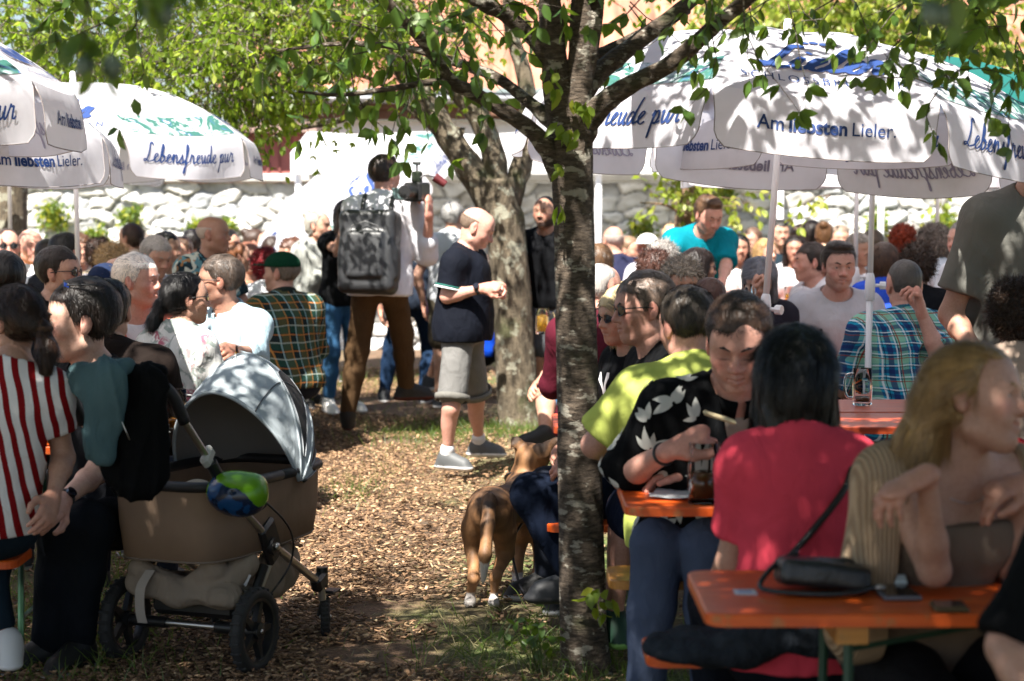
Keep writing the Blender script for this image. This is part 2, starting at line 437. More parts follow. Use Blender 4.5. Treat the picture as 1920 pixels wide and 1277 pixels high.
def head_field(M, c, u, f=False, open_=True, jaw=1., smile=0.):
    "M: 3x3 head frame (columns side, back, up), front = -Y"
    F = Field()
    def T(x, y, z): return c+M@(np.array([x, y, z])*u)
    k = .007*u
    F.ell(T(0, .014, .034), np.array([.073, .093, .080])*u, M, k=.01)
    F.ell(T(0, -.030, -.035), np.array([.058*jaw, .055, .072])*u, M, k=.012)
    F.ell(T(0, -.030, .01), np.array([.064, .056, .05])*u, M, k=.012)
    F.ell(T(0, -.052, .045), np.array([.056, .034, .048])*u, M, k=.012)
    F.cone(T(-.045*jaw, -.002, -.068), T(0, -.062, -.092), .020*u, .020*u, k=.01)
    F.cone(T(.045*jaw, -.002, -.068), T(0, -.062, -.092), .020*u, .020*u, k=.01)
    F.ell(T(0, -.072, -.096), np.array([.020, .014, .015])*u, M, k=.008)
    for s in (-1, 1):
        F.ell(T(s*.043, -.055, -.022), np.array([.022, .022, .02])*u, M, k=.009)
        F.cone(T(s*.012, -.084, .024), T(s*.046, -.066, .026), .0095*u, .008*u, k=.006)
        F.ell(T(s*.031, -.094, .003), np.array([.017, .014, .011])*u, M, k=.005, neg=True)
        F.ell(T(s*.0315, -.0700, .003), .0148*u if open_ else .0162*u, k=.003)
        if open_:
            F.cone(T(s*.0175, -.0835, .0035), T(s*.030, -.0885, .0095), .0028*u, .0040*u, k=.0022); F.cone(T(s*.030, -.0885, .0095), T(s*.047, -.0770, .0035), .0040*u, .0030*u, k=.0022)
            F.cone(T(s*.0175, -.0830, .0015), T(s*.031, -.0865, -.0050), .0022*u, .0028*u, k=.0022); F.cone(T(s*.031, -.0865, -.0050), T(s*.047, -.0765, .0015), .0028*u, .0025*u, k=.0022)
        F.ell(T(s*.0125, -.0955, -.033), np.array([.0065, .0085, .0065])*u, M, k=.003)
        F.ell(T(s*.0065, -.104, -.0405), np.array([.0035, .005, .003])*u, M, k=.0015, neg=True)
        F.ell(T(s*.028, -.076, -.050), np.array([.016, .010, .014])*u, M, k=.008)
        Me = M@rz_(s*.35)@rx_(-.15)
        F.ell(T(s*.078, .012, -.002), np.array([.0075, .018, .031])*u, Me, k=.003)
        F.ell(T(s*.0835, .004, .003), np.array([.005, .009, .015])*u, Me, k=.002, neg=True)
        F.ell(T(s*.074, .004, -.026), np.array([.006, .008, .010])*u, M, k=.003)
    F.cone(T(0, -.085, .018), T(0, -.109, -.026), .0052*u, .0082*u, k=.004)
    F.ell(T(0, -.107, -.030), np.array([.0100, .0100, .0085])*u, M, k=.004)
    F.cone(T(-.021, -.080+.002*smile, -.058+.006*smile), T(0, -.092, -.0565), .0045*u, .0065*u, k=.003)
    F.cone(T(.021, -.080+.002*smile, -.058+.006*smile), T(0, -.092, -.0565), .0045*u, .0065*u, k=.003)
    F.cone(T(-.018, -.079, -.065+.004*smile), T(0, -.090, -.0685), .0045*u, .0075*u, k=.003)
    F.cone(T(.018, -.079, -.065+.004*smile), T(0, -.090, -.0685), .0045*u, .0075*u, k=.003)
    F.cone(T(-.022, -.086, -.0615+.006*smile), T(0, -.100, -.0625), .0018*u, .0022*u, k=.0016, neg=True)
    F.cone(T(.022, -.086, -.0615+.006*smile), T(0, -.100, -.0625), .0018*u, .0022*u, k=.0016, neg=True)
    return F, T
def hand_prims(F, wr, d, pn, s, pose, u):
    "wrist, direction, palm normal (towards palm), side (+1/-1 thumb sense)"
    d = unit(d); pn = unit(np.asarray(pn, float)-d*(np.asarray(pn, float)@d)); th = unit(np.cross(d, pn))*s
    palm = wr+d*.085*u
    F.cone(wr, wr+d*.035*u, .024*u, .028*u, k=.006, ax=pn, sq=.72)
    F.cone(wr+d*.03*u, palm-d*.005*u, .031*u, .037*u, k=.006, ax=pn, sq=.42)
    ang = {'relax': (18, 25, 20), 'fist': (70, 85, 55), 'hold': (45, 50, 35), 'flat': (4, 8, 5), 'point': (75, 85, 55), 'pinch': (50, 35, 20), 'droop': (35, 20, 12)}[pose]
    for i, (o, L) in enumerate(((.030, .078), (.010, .086), (-.010, .080), (-.028, .064))):
        a = [R(x*(1+.12*i if pose != 'flat' else 1)) for x in ang]
        if pose == 'point' and i == 0: a = [R(5), R(8), R(4)]
        base = wr+d*(.086-.006*abs(i-1))*u+th*o*u; cur = 0; p = base; r = (.0093, .0096, .0092, .008)[i]*u
        sp = th*(o*.9)
        for j, fr in enumerate((.48, .30, .22)):
            cur += a[j]; q = p+(unit(d*math.cos(cur)+pn*math.sin(cur)+sp*1.2))*L*fr*u*1.0
            F.cone(p, q, r*(1-.1*j), r*(1-.1*(j+1)), k=.0022); p = q
    t0 = wr+d*.025*u+th*.022*u+pn*.008*u
    bend = .5 if pose in ('relax', 'flat', 'droop') else 1.
    t1 = t0+unit(d*.75+th*.8+pn*.35*bend)*.040*u; t2 = t1+unit(d*.95+th*(.45-.35*bend)+pn*.5*bend)*.033*u; t3 = t2+unit(d+th*(.1-.4*bend)+pn*.55*bend)*.026*u
    F.cone(t0, t1, .015*u, .0115*u, k=.004); F.cone(t1, t2, .0108*u, .0098*u, k=.0025); F.cone(t2, t3, .0098*u, .0082*u, k=.0025)
def add_hair(style, M, c, u, q, col, seed, length=.3, cut_front=.062):
    "hair in head coordinates, then transformed"
    rr = np.random.default_rng(seed); h = (.0075, .005, .0035)[q]
    F = Field(); thick = {'crop': .003, 'short': .016, 'side': .014, 'swept': .013, 'curly': .026, 'wavy': .022, 'long': .017, 'bob': .022, 'pony': .013, 'bun': .013, 'bald': .004, 'quiff': .015}[style]
    e = Field
    F.ell((0, .016, .036), (.075+thick, .094+thick, .081+thick), k=.006)
    if style in ('long', 'bob', 'wavy', 'curly', 'pony', 'bun', 'swept'): F.ell((0, .045, -.005), (.068+thick, .062+thick, .080), k=.01)
    elif style != 'bald': F.ell((0, .040, -.010), (.066+thick*.5, .062+thick*.4, .062), k=.008)
    if style == 'quiff':
        F.ell((0, -.018, .106), (.055, .060, .020), k=.014)
    if style in ('long', 'bob'):
        for s in (-1, 1):
            F.cone((s*.072, .0, .02), (s*.082, .005, -.105), .028, .030, k=.012)
            F.cone((s*.05, .06, .02), (s*.06, .055, -.13 if style == 'bob' else -length), .038, .032, k=.015)
        F.cone((0, .07, 0), (0, .065, -.13 if style == 'bob' else -length), .045, .035, k=.02)
    if style == 'swept':
        for s in (-1, 1): F.cone((s*.04, .08, .0), (s*.045, .115, -.10), .042, .038, k=.02); F.cone((s*.045, .115, -.10), (s*.04, .17, -length-.03), .038, .024, k=.02)
        F.cone((0, .08, 0), (0, .13, -length), .05, .035, k=.02)
    if style == 'pony':
        F.ell((0, .125, -.02), (.022, .02, .02), k=.005)
        F.cone((0, .13, -.02), (.01, .155, -.10), .026, .034, k=.008); F.cone((.01, .155, -.10), (.02, .125, -.10-length*.6), .034, .016, k=.008)
    if style == 'bun': F.ell((0, .10, .095), (.042, .04, .036), k=.006); F.ell((.01, .105, .10), (.03, .034, .034), k=.006)
    fz = {'short': cut_front, 'crop': .07, 'side': .066, 'curly': .055, 'wavy': .06, 'long': .075, 'bob': .058, 'pony': .078, 'bun': .078, 'swept': .082, 'bald': .2, 'quiff': .075}[style]
    cover = style in ('long', 'bob', 'wavy', 'curly')
    def cut(X, Y, Z):
        # keep hair behind a surface running from hairline over temple to ear to nape
        ylim = np.where(Z > .0, -.045+.0*Z, -.012) if not cover else (-.048+0*Z)
        ylim = ylim+np.clip((fz-Z), 0, .05)*.35
        front = np.where(Z < fz, Y-ylim, Z-fz+.03*(1+0*Y))
        front = np.where((Z >= fz), .05, front)
        if not cover:
            ear = np.sqrt(((Y-.010)/.024)**2+((Z+.006)/.036)**2)-1; front = np.minimum(front, ear*.02+(np.abs(X) < .05)*.1)
            side = Z+.052-np.clip(Y-.03, 0, .05)*.4; front = np.minimum(front, side)
            front = np.minimum(front, np.where((Y < .0) & (Z < -.012), -.01, .05))
        return front
    if style == 'swept':
        F.cut(lambda X, Y, Z: np.where((Y > .045) & (Z < .02), .05, cut(X, Y, Z)))
    elif style == 'pony' or style == 'bun':
        def cut2(X, Y, Z): return np.where(Y > .10, .05, cut(X, Y, Z)+np.where((Y > .04) & (Z < -.05) & (np.abs(X) < .08), .03, 0))
        F.cut(cut2)
    elif style == 'bald':
        F.cut(lambda X, Y, Z: np.minimum(np.minimum(.045-Z, Z+.05), np.minimum(Y+.018, np.sqrt(((Y-.010)/.024)**2+((Z+.006)/.036)**2)*.02-.02)))
    elif style in ('short', 'crop', 'side', 'quiff'): F.c.append(('t', cut))
    else: F.cut(cut)
    V, Q = F.mesh(h/u if u < 1 else h)
    if len(V) == 0: return None
    N = vnormals(V, Q)
    amp = {'curly': .012, 'wavy': .007, 'short': .0035, 'quiff': .003, 'side': .003}.get(style, .0028 if style != 'crop' else .001)
    if q == 2 and style in ('long', 'bob', 'swept', 'pony'): V = V+N*(.0028*(1-2*np.minimum(np.abs(wnoise(V, 150, seed+7, sc=(1, 1, .12))), 1)))[:, None]
    V = V+N*(wnoise(V, 90 if style != 'curly' else 130, seed, sc=(1, 1, .35) if style != 'curly' else (1, 1, 1)))[:, None]*amp*.7
    nb = int({0: 500, 1: 2600, 2: 13000}[q]*(2 if style == 'crop' else 1))*(2 if style in ('long', 'bob', 'curly', 'swept') else 1)
    ii = rr.integers(0, len(V), nb); p = V[ii]; n = N[ii]
    if style in ('long', 'bob', 'pony', 'swept'):
        g = np.tile([0, .12, -1.], (nb, 1)); top = p[:, 2] > .06
        if style == 'pony': back = unit(np.array([0, .125, -.02]))[None]*0+(np.array([0, .125, -.02])-p); L0 = 1; g = np.where((p[:, 1] < .115)[:, None], back/np.linalg.norm(back, axis=1, keepdims=True), g)
        elif style == 'swept': g = np.where((p[:, 1] < .05)[:, None], np.array([0, 1, -.25]), np.array([0, .45, -1]))
        else: g[top] = np.stack([np.sign(p[top, 0])*.8+p[top, 0]*6, .3+0*p[top, 0], -.4+0*p[top, 0]], 1)
        L = rr.uniform(.04, .08, nb); lift = .0; jit = .05; cu = .02; w = .0013
    elif style in ('curly', 'wavy'):
        g = rr.normal(size=(nb, 3)); L = rr.uniform(.02, .05, nb); lift = .5; jit = .6; cu = .5; w = .0017
    else:
        g = np.stack([np.sign(p[:, 0])*.15+.35*(p[:, 2] > .09), np.where(p[:, 2] > .06, .8 if style != 'quiff' else .6, .25), np.where(p[:, 2] > .085, .0, -.9)], 1)
        L = rr.uniform(.010, .024, nb)*(.45 if style in ('crop', 'bald') else 1.0); lift = .14 if style != 'bald' else .1; jit = .16; cu = .05; w = .0012
    if q == 0: w *= 2.2
    if q == 1: w *= 1.5
    if q == 2: w *= .72
    g = g-n*(g*n).sum(1, keepdims=True); g /= np.linalg.norm(g, axis=1, keepdims=True)+1e-9
    d = g+n*lift+rr.normal(size=g.shape)*jit; d /= np.linalg.norm(d, axis=1, keepdims=True)
    BV, BQ = strips(p-n*.0015, d, n, L, w, 3 if q == 2 else 2, droop=.25, curl=cu, r=rr)
    V, Q, _ = join([(V, Q), (BV, BQ)])
    V = c+(V*u)@M.T
    cc = np.array(c3(col)); C = np.tile(cc, (len(V), 1))*(1+.12*wnoise(V, 40, seed+1))[:, None]
    return V, Q, np.clip(C, .002, 1)
def glasses(M, c, u, parent, dark=True, col=None, up=0., thin=False):
    mb = MB(); ml = MB(); T = lambda x, y, z: Vector(c+M@(np.array([x, y, z])*u))
    r = .0022*u if not thin else .0012*u
    for s in (-1, 1):
        pts = [T(s*.033+.024*math.cos(a)*(1.0), -.100+.012*abs(math.cos(a)*.5+s*.0)+(.010 if math.cos(a)*s > 0 else 0)*abs(math.cos(a)), .004+.018*math.sin(a)+up) for a in np.linspace(0, 2*math.pi, 15)]
        mb.tube(pts, r, 6); ml.add([T(s*.033, -.1005, .004+up)]+pts[:-1], [(0, i+1, (i+1) % 14+1) for i in range(14)])
        mb.tube([T(s*.055, -.092, .010+up), T(s*.076, -.07, .012+up), T(s*.085, -.02, .010+up), T(s*.083, .012, .004+up)], r*1.1, 6)
    mb.tube([T(-.010, -.102, .008+up), T(0, -.104, .011+up), T(.010, -.102, .008+up)], r, 6)
    fr = mb.build('glasses_frame', BLACK if dark else plain('metal_frame', (.25, .23, .22), .3, .8), parent, True)
    if dark or col is not None:
        ml.build('lens', DGLASS if col is None else plain('mirror_lens', col, .08, .6), fr)
    return fr
def person(label, px, py, d, yaw, hs=1., pose='sit', sex='m', hy=0, hp=0, hr=0, lean=8, twist=0, roll=0, q=1, H=None, fat=0., sw=1., u=None,
           skin='m', hair='short', hc='#2a1c14', hlen=.3, shirt='#3a3f4a', sleeve='short', pat=None, fit=.014, pants='#20242e', plen='long', shoe='#1a1a1a', sole='#d8d8d8',
           aP=None, aN=None, eP=None, eN=None, pP='relax', pN='relax', dP=None, dN=None, nP=None, nN=None, lP=None, lN=None, kP=None, kN=None, fdP=None, fdN=None,
           specs=None, beard=0., smile=0., jaw=1., cat='person', group=None, z0=0., legs=True, neck=.075, shirt_kw=None, hem=.0, eyes='open', name='person', noshirt=False, fold=1., slv=.62, handq=None, pelvis=None, cutf=.062):
    f = sex == 'f'; seed = zlib.crc32(label.encode()) % 9999; W = np.array(P(px, py, d))
    yawr = R(yaw); Rw = rz_(yawr)
    if u is None: u = (W[2]-z0)/1.62 if pose == 'stand' and H is None else (H or (1.68 if f else 1.78))/1.75
    hu = min(max(u, .94), 1.06)*(.97 if f else 1.02)*hs
    # spine
    ln = R(lean); S0 = ry_(R(roll))@rx_(ln*.7)@rz_(R(twist)*.4); S1 = ry_(R(roll))@rx_(ln*1.15)@rz_(R(twist))
    pel = np.zeros(3); P1 = pel+S0@[0, 0, .17*u]; P2 = P1+S1@[0, 0, .17*u]; P3 = P2+S1@[0, 0, .16*u]
    Mh = rz_(R(hy))@ry_(R(hr))@rx_(R(hp)); nk = P3+(S1@[0, -.02*u, .06*u]); Hc = nk+(S1*.5+np.eye(3)*.5)@[0, -.012*u, .045*u]+Mh@[0, -.008, .068*hu]
    loc = W-Rw@Hc                       # pelvis position in the world
    pz = loc[2]
    def w2l(t): return Rw.T@(np.array(P(*t))-loc)
    g0 = z0-pz                          # ground level in pelvis coordinates
    A = .175*(.86 if f else 1.)*sw*u
    ua, fa = .295*u, .255*u
    J = {}
    for s, at, et, dd, nn in ((1, aP, eP, dP, nP), (-1, aN, eN, dN, nN)):
        sh = P3+S1@[s*A, .005*u, -.055*u]
        if at is None:
            if pose == 'stand': tgt = sh+S1@np.array([s*.07, -.10, -.50])*u
            else: tgt = sh+np.array([-s*.06, -.30, -.33])*u
        elif len(at) == 4: tgt = sh+np.array(at[1:])*u      # ('l', x, y, z) relative to the shoulder
        else: tgt = w2l(at)
        if et is not None:
            el = w2l(et) if len(et) == 3 else sh+np.array(et[1:])*u
            el = sh+unit(el-sh)*min(max(np.linalg.norm(el-sh), .22*u), .36*u); wr = el+unit(tgt-el)*min(max(np.linalg.norm(tgt-el), .2*u), .30*u)
        else: el, wr = ik(sh, tgt, ua, fa, (s*.7, .5, -.5))
        fd = unit(wr-el)
        hd = fd if dd is None else unit(Rw.T@np.array(dd, float)); pn = (Rw.T@np.array(nn, float)) if nn is not None else np.array([-s*.8, 0, -.6])
        J[s] = (sh, el, wr, hd, pn)
    LG = {}
    for s, lt, kt, fd in ((1, lP, kP, fdP), (-1, lN, kN, fdN)):
        hp_ = pel+np.array([s*.085*u, 0, -.02*u])
        if lt is not None: an = w2l(lt)
        elif pose == 'stand': an = np.array([s*.10*u, .02, g0+.085*u])
        else: an = np.array([s*.14*u, -.42*u, g0+.085*u])
        kn, an = ik(hp_, an, .43*u, .41*u, (s*.12, -1, .35)) if kt is None else (w2l(kt), an)
        fdir = unit((Rw.T@np.array(fd, float)) if fd is not None else np.array([s*.22, -1, 0]))
        LG[s] = (hp_, kn, an, fdir)
    def torso(F, i, w=1., hemz=0.):
        fm = fat
        F.ell(pel+[0, 0, .0], np.array([.165+.03*fm, .115+.03*fm, .115])*u+i, S0, k=.02)
        F.ell(P1+S0@[0, -.02*u*fm-.0, -.04*u], np.array([(.128 if f else .142)+.045*fm, .098+.06*fm, .14])*u+i, S0, k=.025)
        F.ell(P2+S1@[0, 0, -.01*u], np.array([(.135 if f else .158)*sw+.02*fm, .108+.02*fm, .165])*u+i, S1, k=.025)
        F.cone(P3+S1@[-A*.82, .012*u, -.06*u], P3+S1@[A*.82, .012*u, -.06*u], .060*u+i, k=.022)
        if f:
            for s in (-1, 1): F.ell(P2+S1@[s*.07*u, -.088*u, .005*u], np.array([.062, .055, .06])*u+i, S1, k=.015)
        for s in (-1, 1): F.cone(P3+S1@[s*.02*u, .015*u, .015*u], J[s][0]+S1@[-s*.03*u, .005*u, .022*u], .048*u+i*.6, .036*u+i*.6, k=.02)
        if pose != 'stand': F.ell(pel+[0, .03*u, -.02*u], np.array([.17+.03*fm, .12, .10])*u+i, k=.02)
        if hemz: F.cone(pel+[-.055*u, 0, .02], pel+[-.055*u, 0, -hemz-.1], .120*u+i+.03*fm, .130*u+i+.02*fm, k=.02); F.cone(pel+[.055*u, 0, .02], pel+[.055*u, 0, -hemz-.1], .120*u+i+.03*fm, .130*u+i+.02*fm, k=.02)
    body = Field(); torso(body, -.006)
    neckr = (.046 if f else .057+.01*fat)*u
    body.cone(P3-S1@[0, 0, .03*u], nk+.2*(Hc-nk), neckr*1.12, neckr, k=.012)
    ar = .88 if f else 1.+.1*fat
    hands = []
    for s, (sh, el, wr, hd, pn) in J.items():
        body.ell(sh, np.array([.055, .055, .06])*u*ar, k=.016)
        body.cone(sh, el, .050*u*ar, .038*u*ar, k=.012); body.cone(el, el+.3*(wr-el), .037*u*ar, .0365*u*ar, k=.010); body.cone(el+.3*(wr-el), wr, .0365*u*ar, .0255*u*ar, k=.010)
        if q == 0 and not handq: hand_prims(body, wr, hd, pn, s, pP if s > 0 else pN, u)
        else: hands.append((s, wr, hd, pn, el))
    if legs:
        for s, (hp_, kn, an, fdir) in LG.items():
            body.cone(hp_, kn, .080*u, .052*u, k=.015); body.cone(kn, an, .048*u, .031*u, k=.012)
            bk = unit(np.cross(np.cross(kn-an, fdir), kn-an)); bk = bk if bk@fdir < 0 else -bk
            body.ell(kn+.28*(an-kn)+bk*.016*u, np.array([.042, .042, .095])*u, np.stack([unit(np.cross(kn-an, fdir)), bk, unit(kn-an)], 1), k=.012)
            body.cone(an, an+fdir*.11*u+[0, 0, -.052*u], .029*u, .020*u, k=.01)
    hb = (.016, .0115, .0085)[q]
    V0, Q0 = body.mesh(hb, hi=None)
    hf, T = head_field(Mh, Hc, hu, f, eyes == 'open', jaw, smile); hf.cone(nk-S1@[0, 0, .025*u], Hc+Mh@[0, .02, -.05], neckr*.985, neckr*.95, k=.012)
    hh = (.0075, .0048, .0032)[q]
    lo = Hc-.19; lo[2] = nk[2]-.02*u
    V1, Q1 = hf.mesh(hh, lo=lo)
    sk = np.array(SKINS[skin]); parts = [(V0, Q0, np.tile(sk, (len(V0), 1)))]
    L = (V1-Hc)@Mh/hu
    C = np.tile(sk, (len(V1), 1)); gs = lambda c, r: np.exp(-(((L-np.array(c))/np.array(r))**2).sum(1))
    lip = np.maximum(gs((0, -.09, -.057), (.018, .012, .005)), gs((0, -.088, -.0675), (.016, .012, .006)))
    red = gs((.043, -.07, -.025), (.02, .03, .02))+gs((-.043, -.07, -.025), (.02, .03, .02))+gs((0, -.11, -.025), (.012, .02, .015))+.8*gs((.08, .01, 0), (.012, .03, .035))+.8*gs((-.08, .01, 0), (.012, .03, .035))
    C = C*(1-np.outer(np.clip(lip, 0, 1)*.75, [.25, .62, .6] if f else [.30, .52, .48]))*(1+np.outer(np.clip(red, 0, 1), [.12, -.16, -.14]))
    if beard:
        bm = np.clip((gs((0, -.06, -.088), (.07, .06, .026))+gs((.055, -.02, -.06), (.03, .04, .035))+gs((-.055, -.02, -.06), (.03, .04, .035))+gs((0, -.098, -.046), (.022, .015, .006)))*1.6, 0, 1)*(1-np.clip(lip*1.3, 0, 1))
        C = C*(1-beard*bm[:, None])+beard*bm[:, None]*np.array(c3(hc))*1.1
    ed = gs((.031, -.09, .003), (.017, .02, .011))+gs((-.031, -.09, .003), (.017, .02, .011)); C = C*(1-.22*np.clip(ed, 0, 1)[:, None])
    if eyes != 'open': C = C*(1-.75*np.clip(gs((.0315, -.085, -.006), (.016, .012, .0022))+gs((-.0315, -.085, -.006), (.016, .012, .0022)), 0, 1)[:, None])
    parts.append((V1, Q1, C))
    for (s, wr, hd, pn, el) in hands:
        hF = Field(); hF.cone(wr-unit(wr-el)*.03, wr, .0262*u*ar, .0262*u*ar, k=.006); hand_prims(hF, wr, hd, pn, s, pP if s > 0 else pN, u*(1.12 if not f else 1.02))
        v, qd = hF.mesh((.006, .0045, .0032)[max(q, handq or 0)]); cc = np.tile(sk, (len(v), 1))*np.array([1.04, .92, .9]); parts.append((v, qd, cc))
    V, Q, C = join(parts)
    if skin != 'd': C = C*(1+.05*wnoise(V, 25, seed))[:, None]
    ob = npmesh(name, V, Q, SKIN, None, col=np.clip(C, 0, 1)); ob.location = loc; ob.rotation_euler = (0, 0, yawr)
    tag(ob, label, cat, group)
    # hair, brows, eyes
    if hair:
        r = add_hair(hair, Mh, Hc, hu, q, hc, seed, hlen, cutf)
        if r: npmesh('hair', r[0], r[1], HAIR, ob, col=r[2])
    if q >= 1:
        dk = tuple(np.clip(np.array(c3(hc))*.8, .01, .35))
        for s in (-1, 1):
            eb = Field()
            eb.cone(T(s*.015, -.0965, .0225), T(s*.032, -.0925, .029), .0030*hu, .0033*hu, k=.0015); eb.cone(T(s*.032, -.0925, .029), T(s*.052, -.0755, .0235), .0031*hu, .0018*hu, k=.0015)
            v, qd = eb.mesh(.0022); npmesh('eyebrow', v, qd, HAIR, ob, col=np.tile(dk, (len(v), 1)))
    if q >= 1 and eyes == 'open':
        for s in (-1, 1):
            mb = MB(); Me = Matrix([[float(x) for x in row] for row in Mh])
            prof = [(.0128*hu*math.sin(a), -.0128*hu*math.cos(a)) for a in np.linspace(.02, 1.6, 8)]
            o = Vector(T(s*.0315, -.0745, .003)); RR = Me@rot3('X', R(-90))
            mb.lathe(prof, o, 16, RR); vs = np.array(mb.v, np.float32); fs = mb.f
            front = np.array(T(s*.0315, -.0745-.0128, .003)); ds = np.linalg.norm(vs-front, axis=1)
            zl = (vs-np.array(o))@Mh[:, 2]; zl = zl/hu
            c = np.where((ds < .0058*hu)[:, None], np.array([.05, .035, .02]), np.array([.50, .46, .43])); c = np.where((ds < .0028*hu)[:, None], .005, c)
            npmesh('eye', vs, np.array(fs), plain_eye, ob, col=c)
    if specs:
        kw = dict(specs) if isinstance(specs, dict) else {}; glasses(Mh, Hc, hu, ob, **kw)
    # clothes
    def wrinkle(v, qd, amp, fr=26):
        if q == 0: amp *= 1.2
        n = vnormals(v, qd); w1 = wnoise(v, fr, seed+3, sc=(1, 1, .5)); w2 = 1-2*np.minimum(np.abs(wnoise(v@ry_(.6), fr*.9, seed+5, sc=(.6, 1, 1.1))), 1); m = np.clip(.5+.7*wnoise(v, 6, seed+6), 0, 1.3); return v+n*(amp*fold*(.8*w1+.9*w2**3*m+.4*wnoise(v, fr*2.2, seed+4, sc=(.8, 1, .9))))[:, None]
    if not noshirt:
        F = Field(); torso(F, fit, hemz=hem)
        if fit > .009: F.cone(P2+S1@[0, -.01*u, 0], pel+S0@[0, -.005, .02*u], .118*u+fit+.03*fat, .116*u+fit+.05*fat, k=.03, ax=S0@[1, 0, 0], sq=1.28 if not f else 1.12)
        for s, (sh, el, wr, hd, pn) in J.items():
            F.ell(sh, np.array([.056, .056, .06])*u*ar+fit*.9, k=.018)
            if sleeve == 'short':
                e = sh+(el-sh)*slv; F.cone(sh, e, .054*u*ar+fit, (.054 if not f else .05)*u*ar+fit*1.1, k=.012)
                pl, nv = e+unit(el-sh)*(.018*u), unit(el-sh)
                F.cut(lambda X, Y, Z, pl=pl, nv=nv, sh=sh: np.where((X-sh[0])**2+(Y-sh[1])**2+(Z-sh[2])**2 < (.36*u)**2, -((X-pl[0])*nv[0]+(Y-pl[1])*nv[1]+(Z-pl[2])*nv[2])+np.clip(.085*u-np.sqrt((X-pl[0])**2+(Y-pl[1])**2+(Z-pl[2])**2), None, 0)*-4, .05))
            elif sleeve == 'long':
                F.cone(sh, el, .052*u*ar+fit, .044*u*ar+fit, k=.014); F.cone(el, wr-(wr-el)*.02, .044*u*ar+fit, .032*u*ar+fit*.8, k=.014)
            elif sleeve == 'roll':
                F.cone(sh, el, .052*u*ar+fit, .045*u*ar+fit, k=.014); e = el+(wr-el)*.3; F.cone(el, e, .046*u*ar+fit, .046*u*ar+fit, k=.01)
        nc = P3+S1@[0, -.012*u, .03*u]; nax = unit(S1@[0, -.35, 1]); nrad = neck*u*(1 if not f else 1.05)
        if hair != 'x':
            def ncut(X, Y, Z):
                dx, dy, dz = X-nc[0], Y-nc[1], Z-nc[2]; t = dx*nax[0]+dy*nax[1]+dz*nax[2]; rad = np.sqrt(np.maximum(dx*dx+dy*dy+dz*dz-t*t, 0))
                return np.where(t > -.075*u, rad-nrad-np.clip(-t, 0, .08)*(-.9), .05)
            F.cut(ncut)
            F.cut(lambda X, Y, Z: np.clip(.085*u-((X-P3[0])*nax[0]+(Y-P3[1])*nax[1]+(Z-P3[2])*nax[2]), -1, 1))
        if shirt_kw and 'cut' in shirt_kw: F.cut(shirt_kw['cut'](P1, P2, P3, S1, u))
        if pose != 'stand': F.cut(lambda X, Y, Z: Z+.05*u)
        else: F.cut(lambda X, Y, Z: Z+hem+.07*u)
        v, qd = F.mesh(hb*.9); v = wrinkle(v, qd, .004)
        npmesh((shirt_kw or {}).get('name', 'shirt'), v, qd, cloth(shirt, pat=pat), ob)
    if legs and pants:
        F = Field(); F.ell(pel+[0, 0, -.01], np.array([.168+.03*fat, .118+.03*fat, .115])*u+.004, S0, k=.02)
        if pose != 'stand': F.ell(pel+[0, .03*u, -.03*u], np.array([.17+.03*fat, .12, .10])*u+.004, k=.02)
        for s, (hp_, kn, an, fdir) in LG.items():
            if plen == 'long':
                F.cone(hp_, kn, .090*u, .072*u, k=.014); F.cone(kn, kn+.4*(an-kn), .072*u, .066*u, k=.012); F.cone(kn+.4*(an-kn), an+(kn-an)*.04, .066*u, .055*u, k=.012)
            elif plen == 'cut':
                F.cone(hp_, kn, .088*u, .068*u, k=.014); F.cone(kn, kn+.4*(an-kn), .068*u, .060*u, k=.012); F.cone(kn+.4*(an-kn), an+(kn-an)*.18, .060*u, .046*u, k=.012)
            else:
                F.cone(hp_, kn+(hp_-kn)*.20, .104*u, .098*u, k=.014)
        if pose == 'stand': F.cut(lambda X, Y, Z: (.09*u-Z))
        v, qd = F.mesh(hb); v = wrinkle(v, qd, .004, 22)
        npmesh('trousers' if plen != 'short' else 'shorts', v, qd, cloth(pants, sc=18), ob)
    if legs and shoe:
        for s, (hp_, kn, an, fdir) in LG.items():
            sd_ = unit(np.cross([0, 0, 1], fdir)); Ms = np.stack([sd_, fdir, np.cross(sd_, fdir)], 1); up = Ms[:, 2]*np.sign(Ms[2, 2])
            F = Field(); b = an-up*.052*u
            F.cone(b-fdir*.045*u, b+fdir*.14*u-up*.008*u, .037*u, .036*u, k=.01, ax=up, sq=.85); F.cone(an+up*.012*u, an-up*.04*u, .042*u, .044*u, k=.01)
            F.cone(an-up*.005*u, b+fdir*.13*u+up*.010*u, .044*u, .036*u, k=.012); F.ell(an-fdir*.015*u-up*.02*u, np.array([.043, .050, .045])*u, Ms, k=.008); F.cone(b-fdir*.05*u-up*.018*u, b+fdir*.155*u-up*.018*u, .038*u, .038*u, k=.004, ax=up, sq=.42)
            v, qd = F.mesh(hb*.7 if q else .013); hz = (v-b)@up
            c = np.where((hz < -.012*u)[:, None], np.array(c3(sole)), np.array(c3(shoe)))
            npmesh('shoe', v, qd, VC, ob, col=c)
    info = dict(ob=ob, J=J, LG=LG, Mh=Mh, Hc=Hc, hu=hu, u=u, S1=S1, S0=S0, P1=P1, P2=P2, P3=P3, pel=pel, loc=loc, Rw=Rw, A=A, nk=nk, w2l=w2l, T=T)
    return info
plain_eye = vcol('eyeball', .12, 'p')
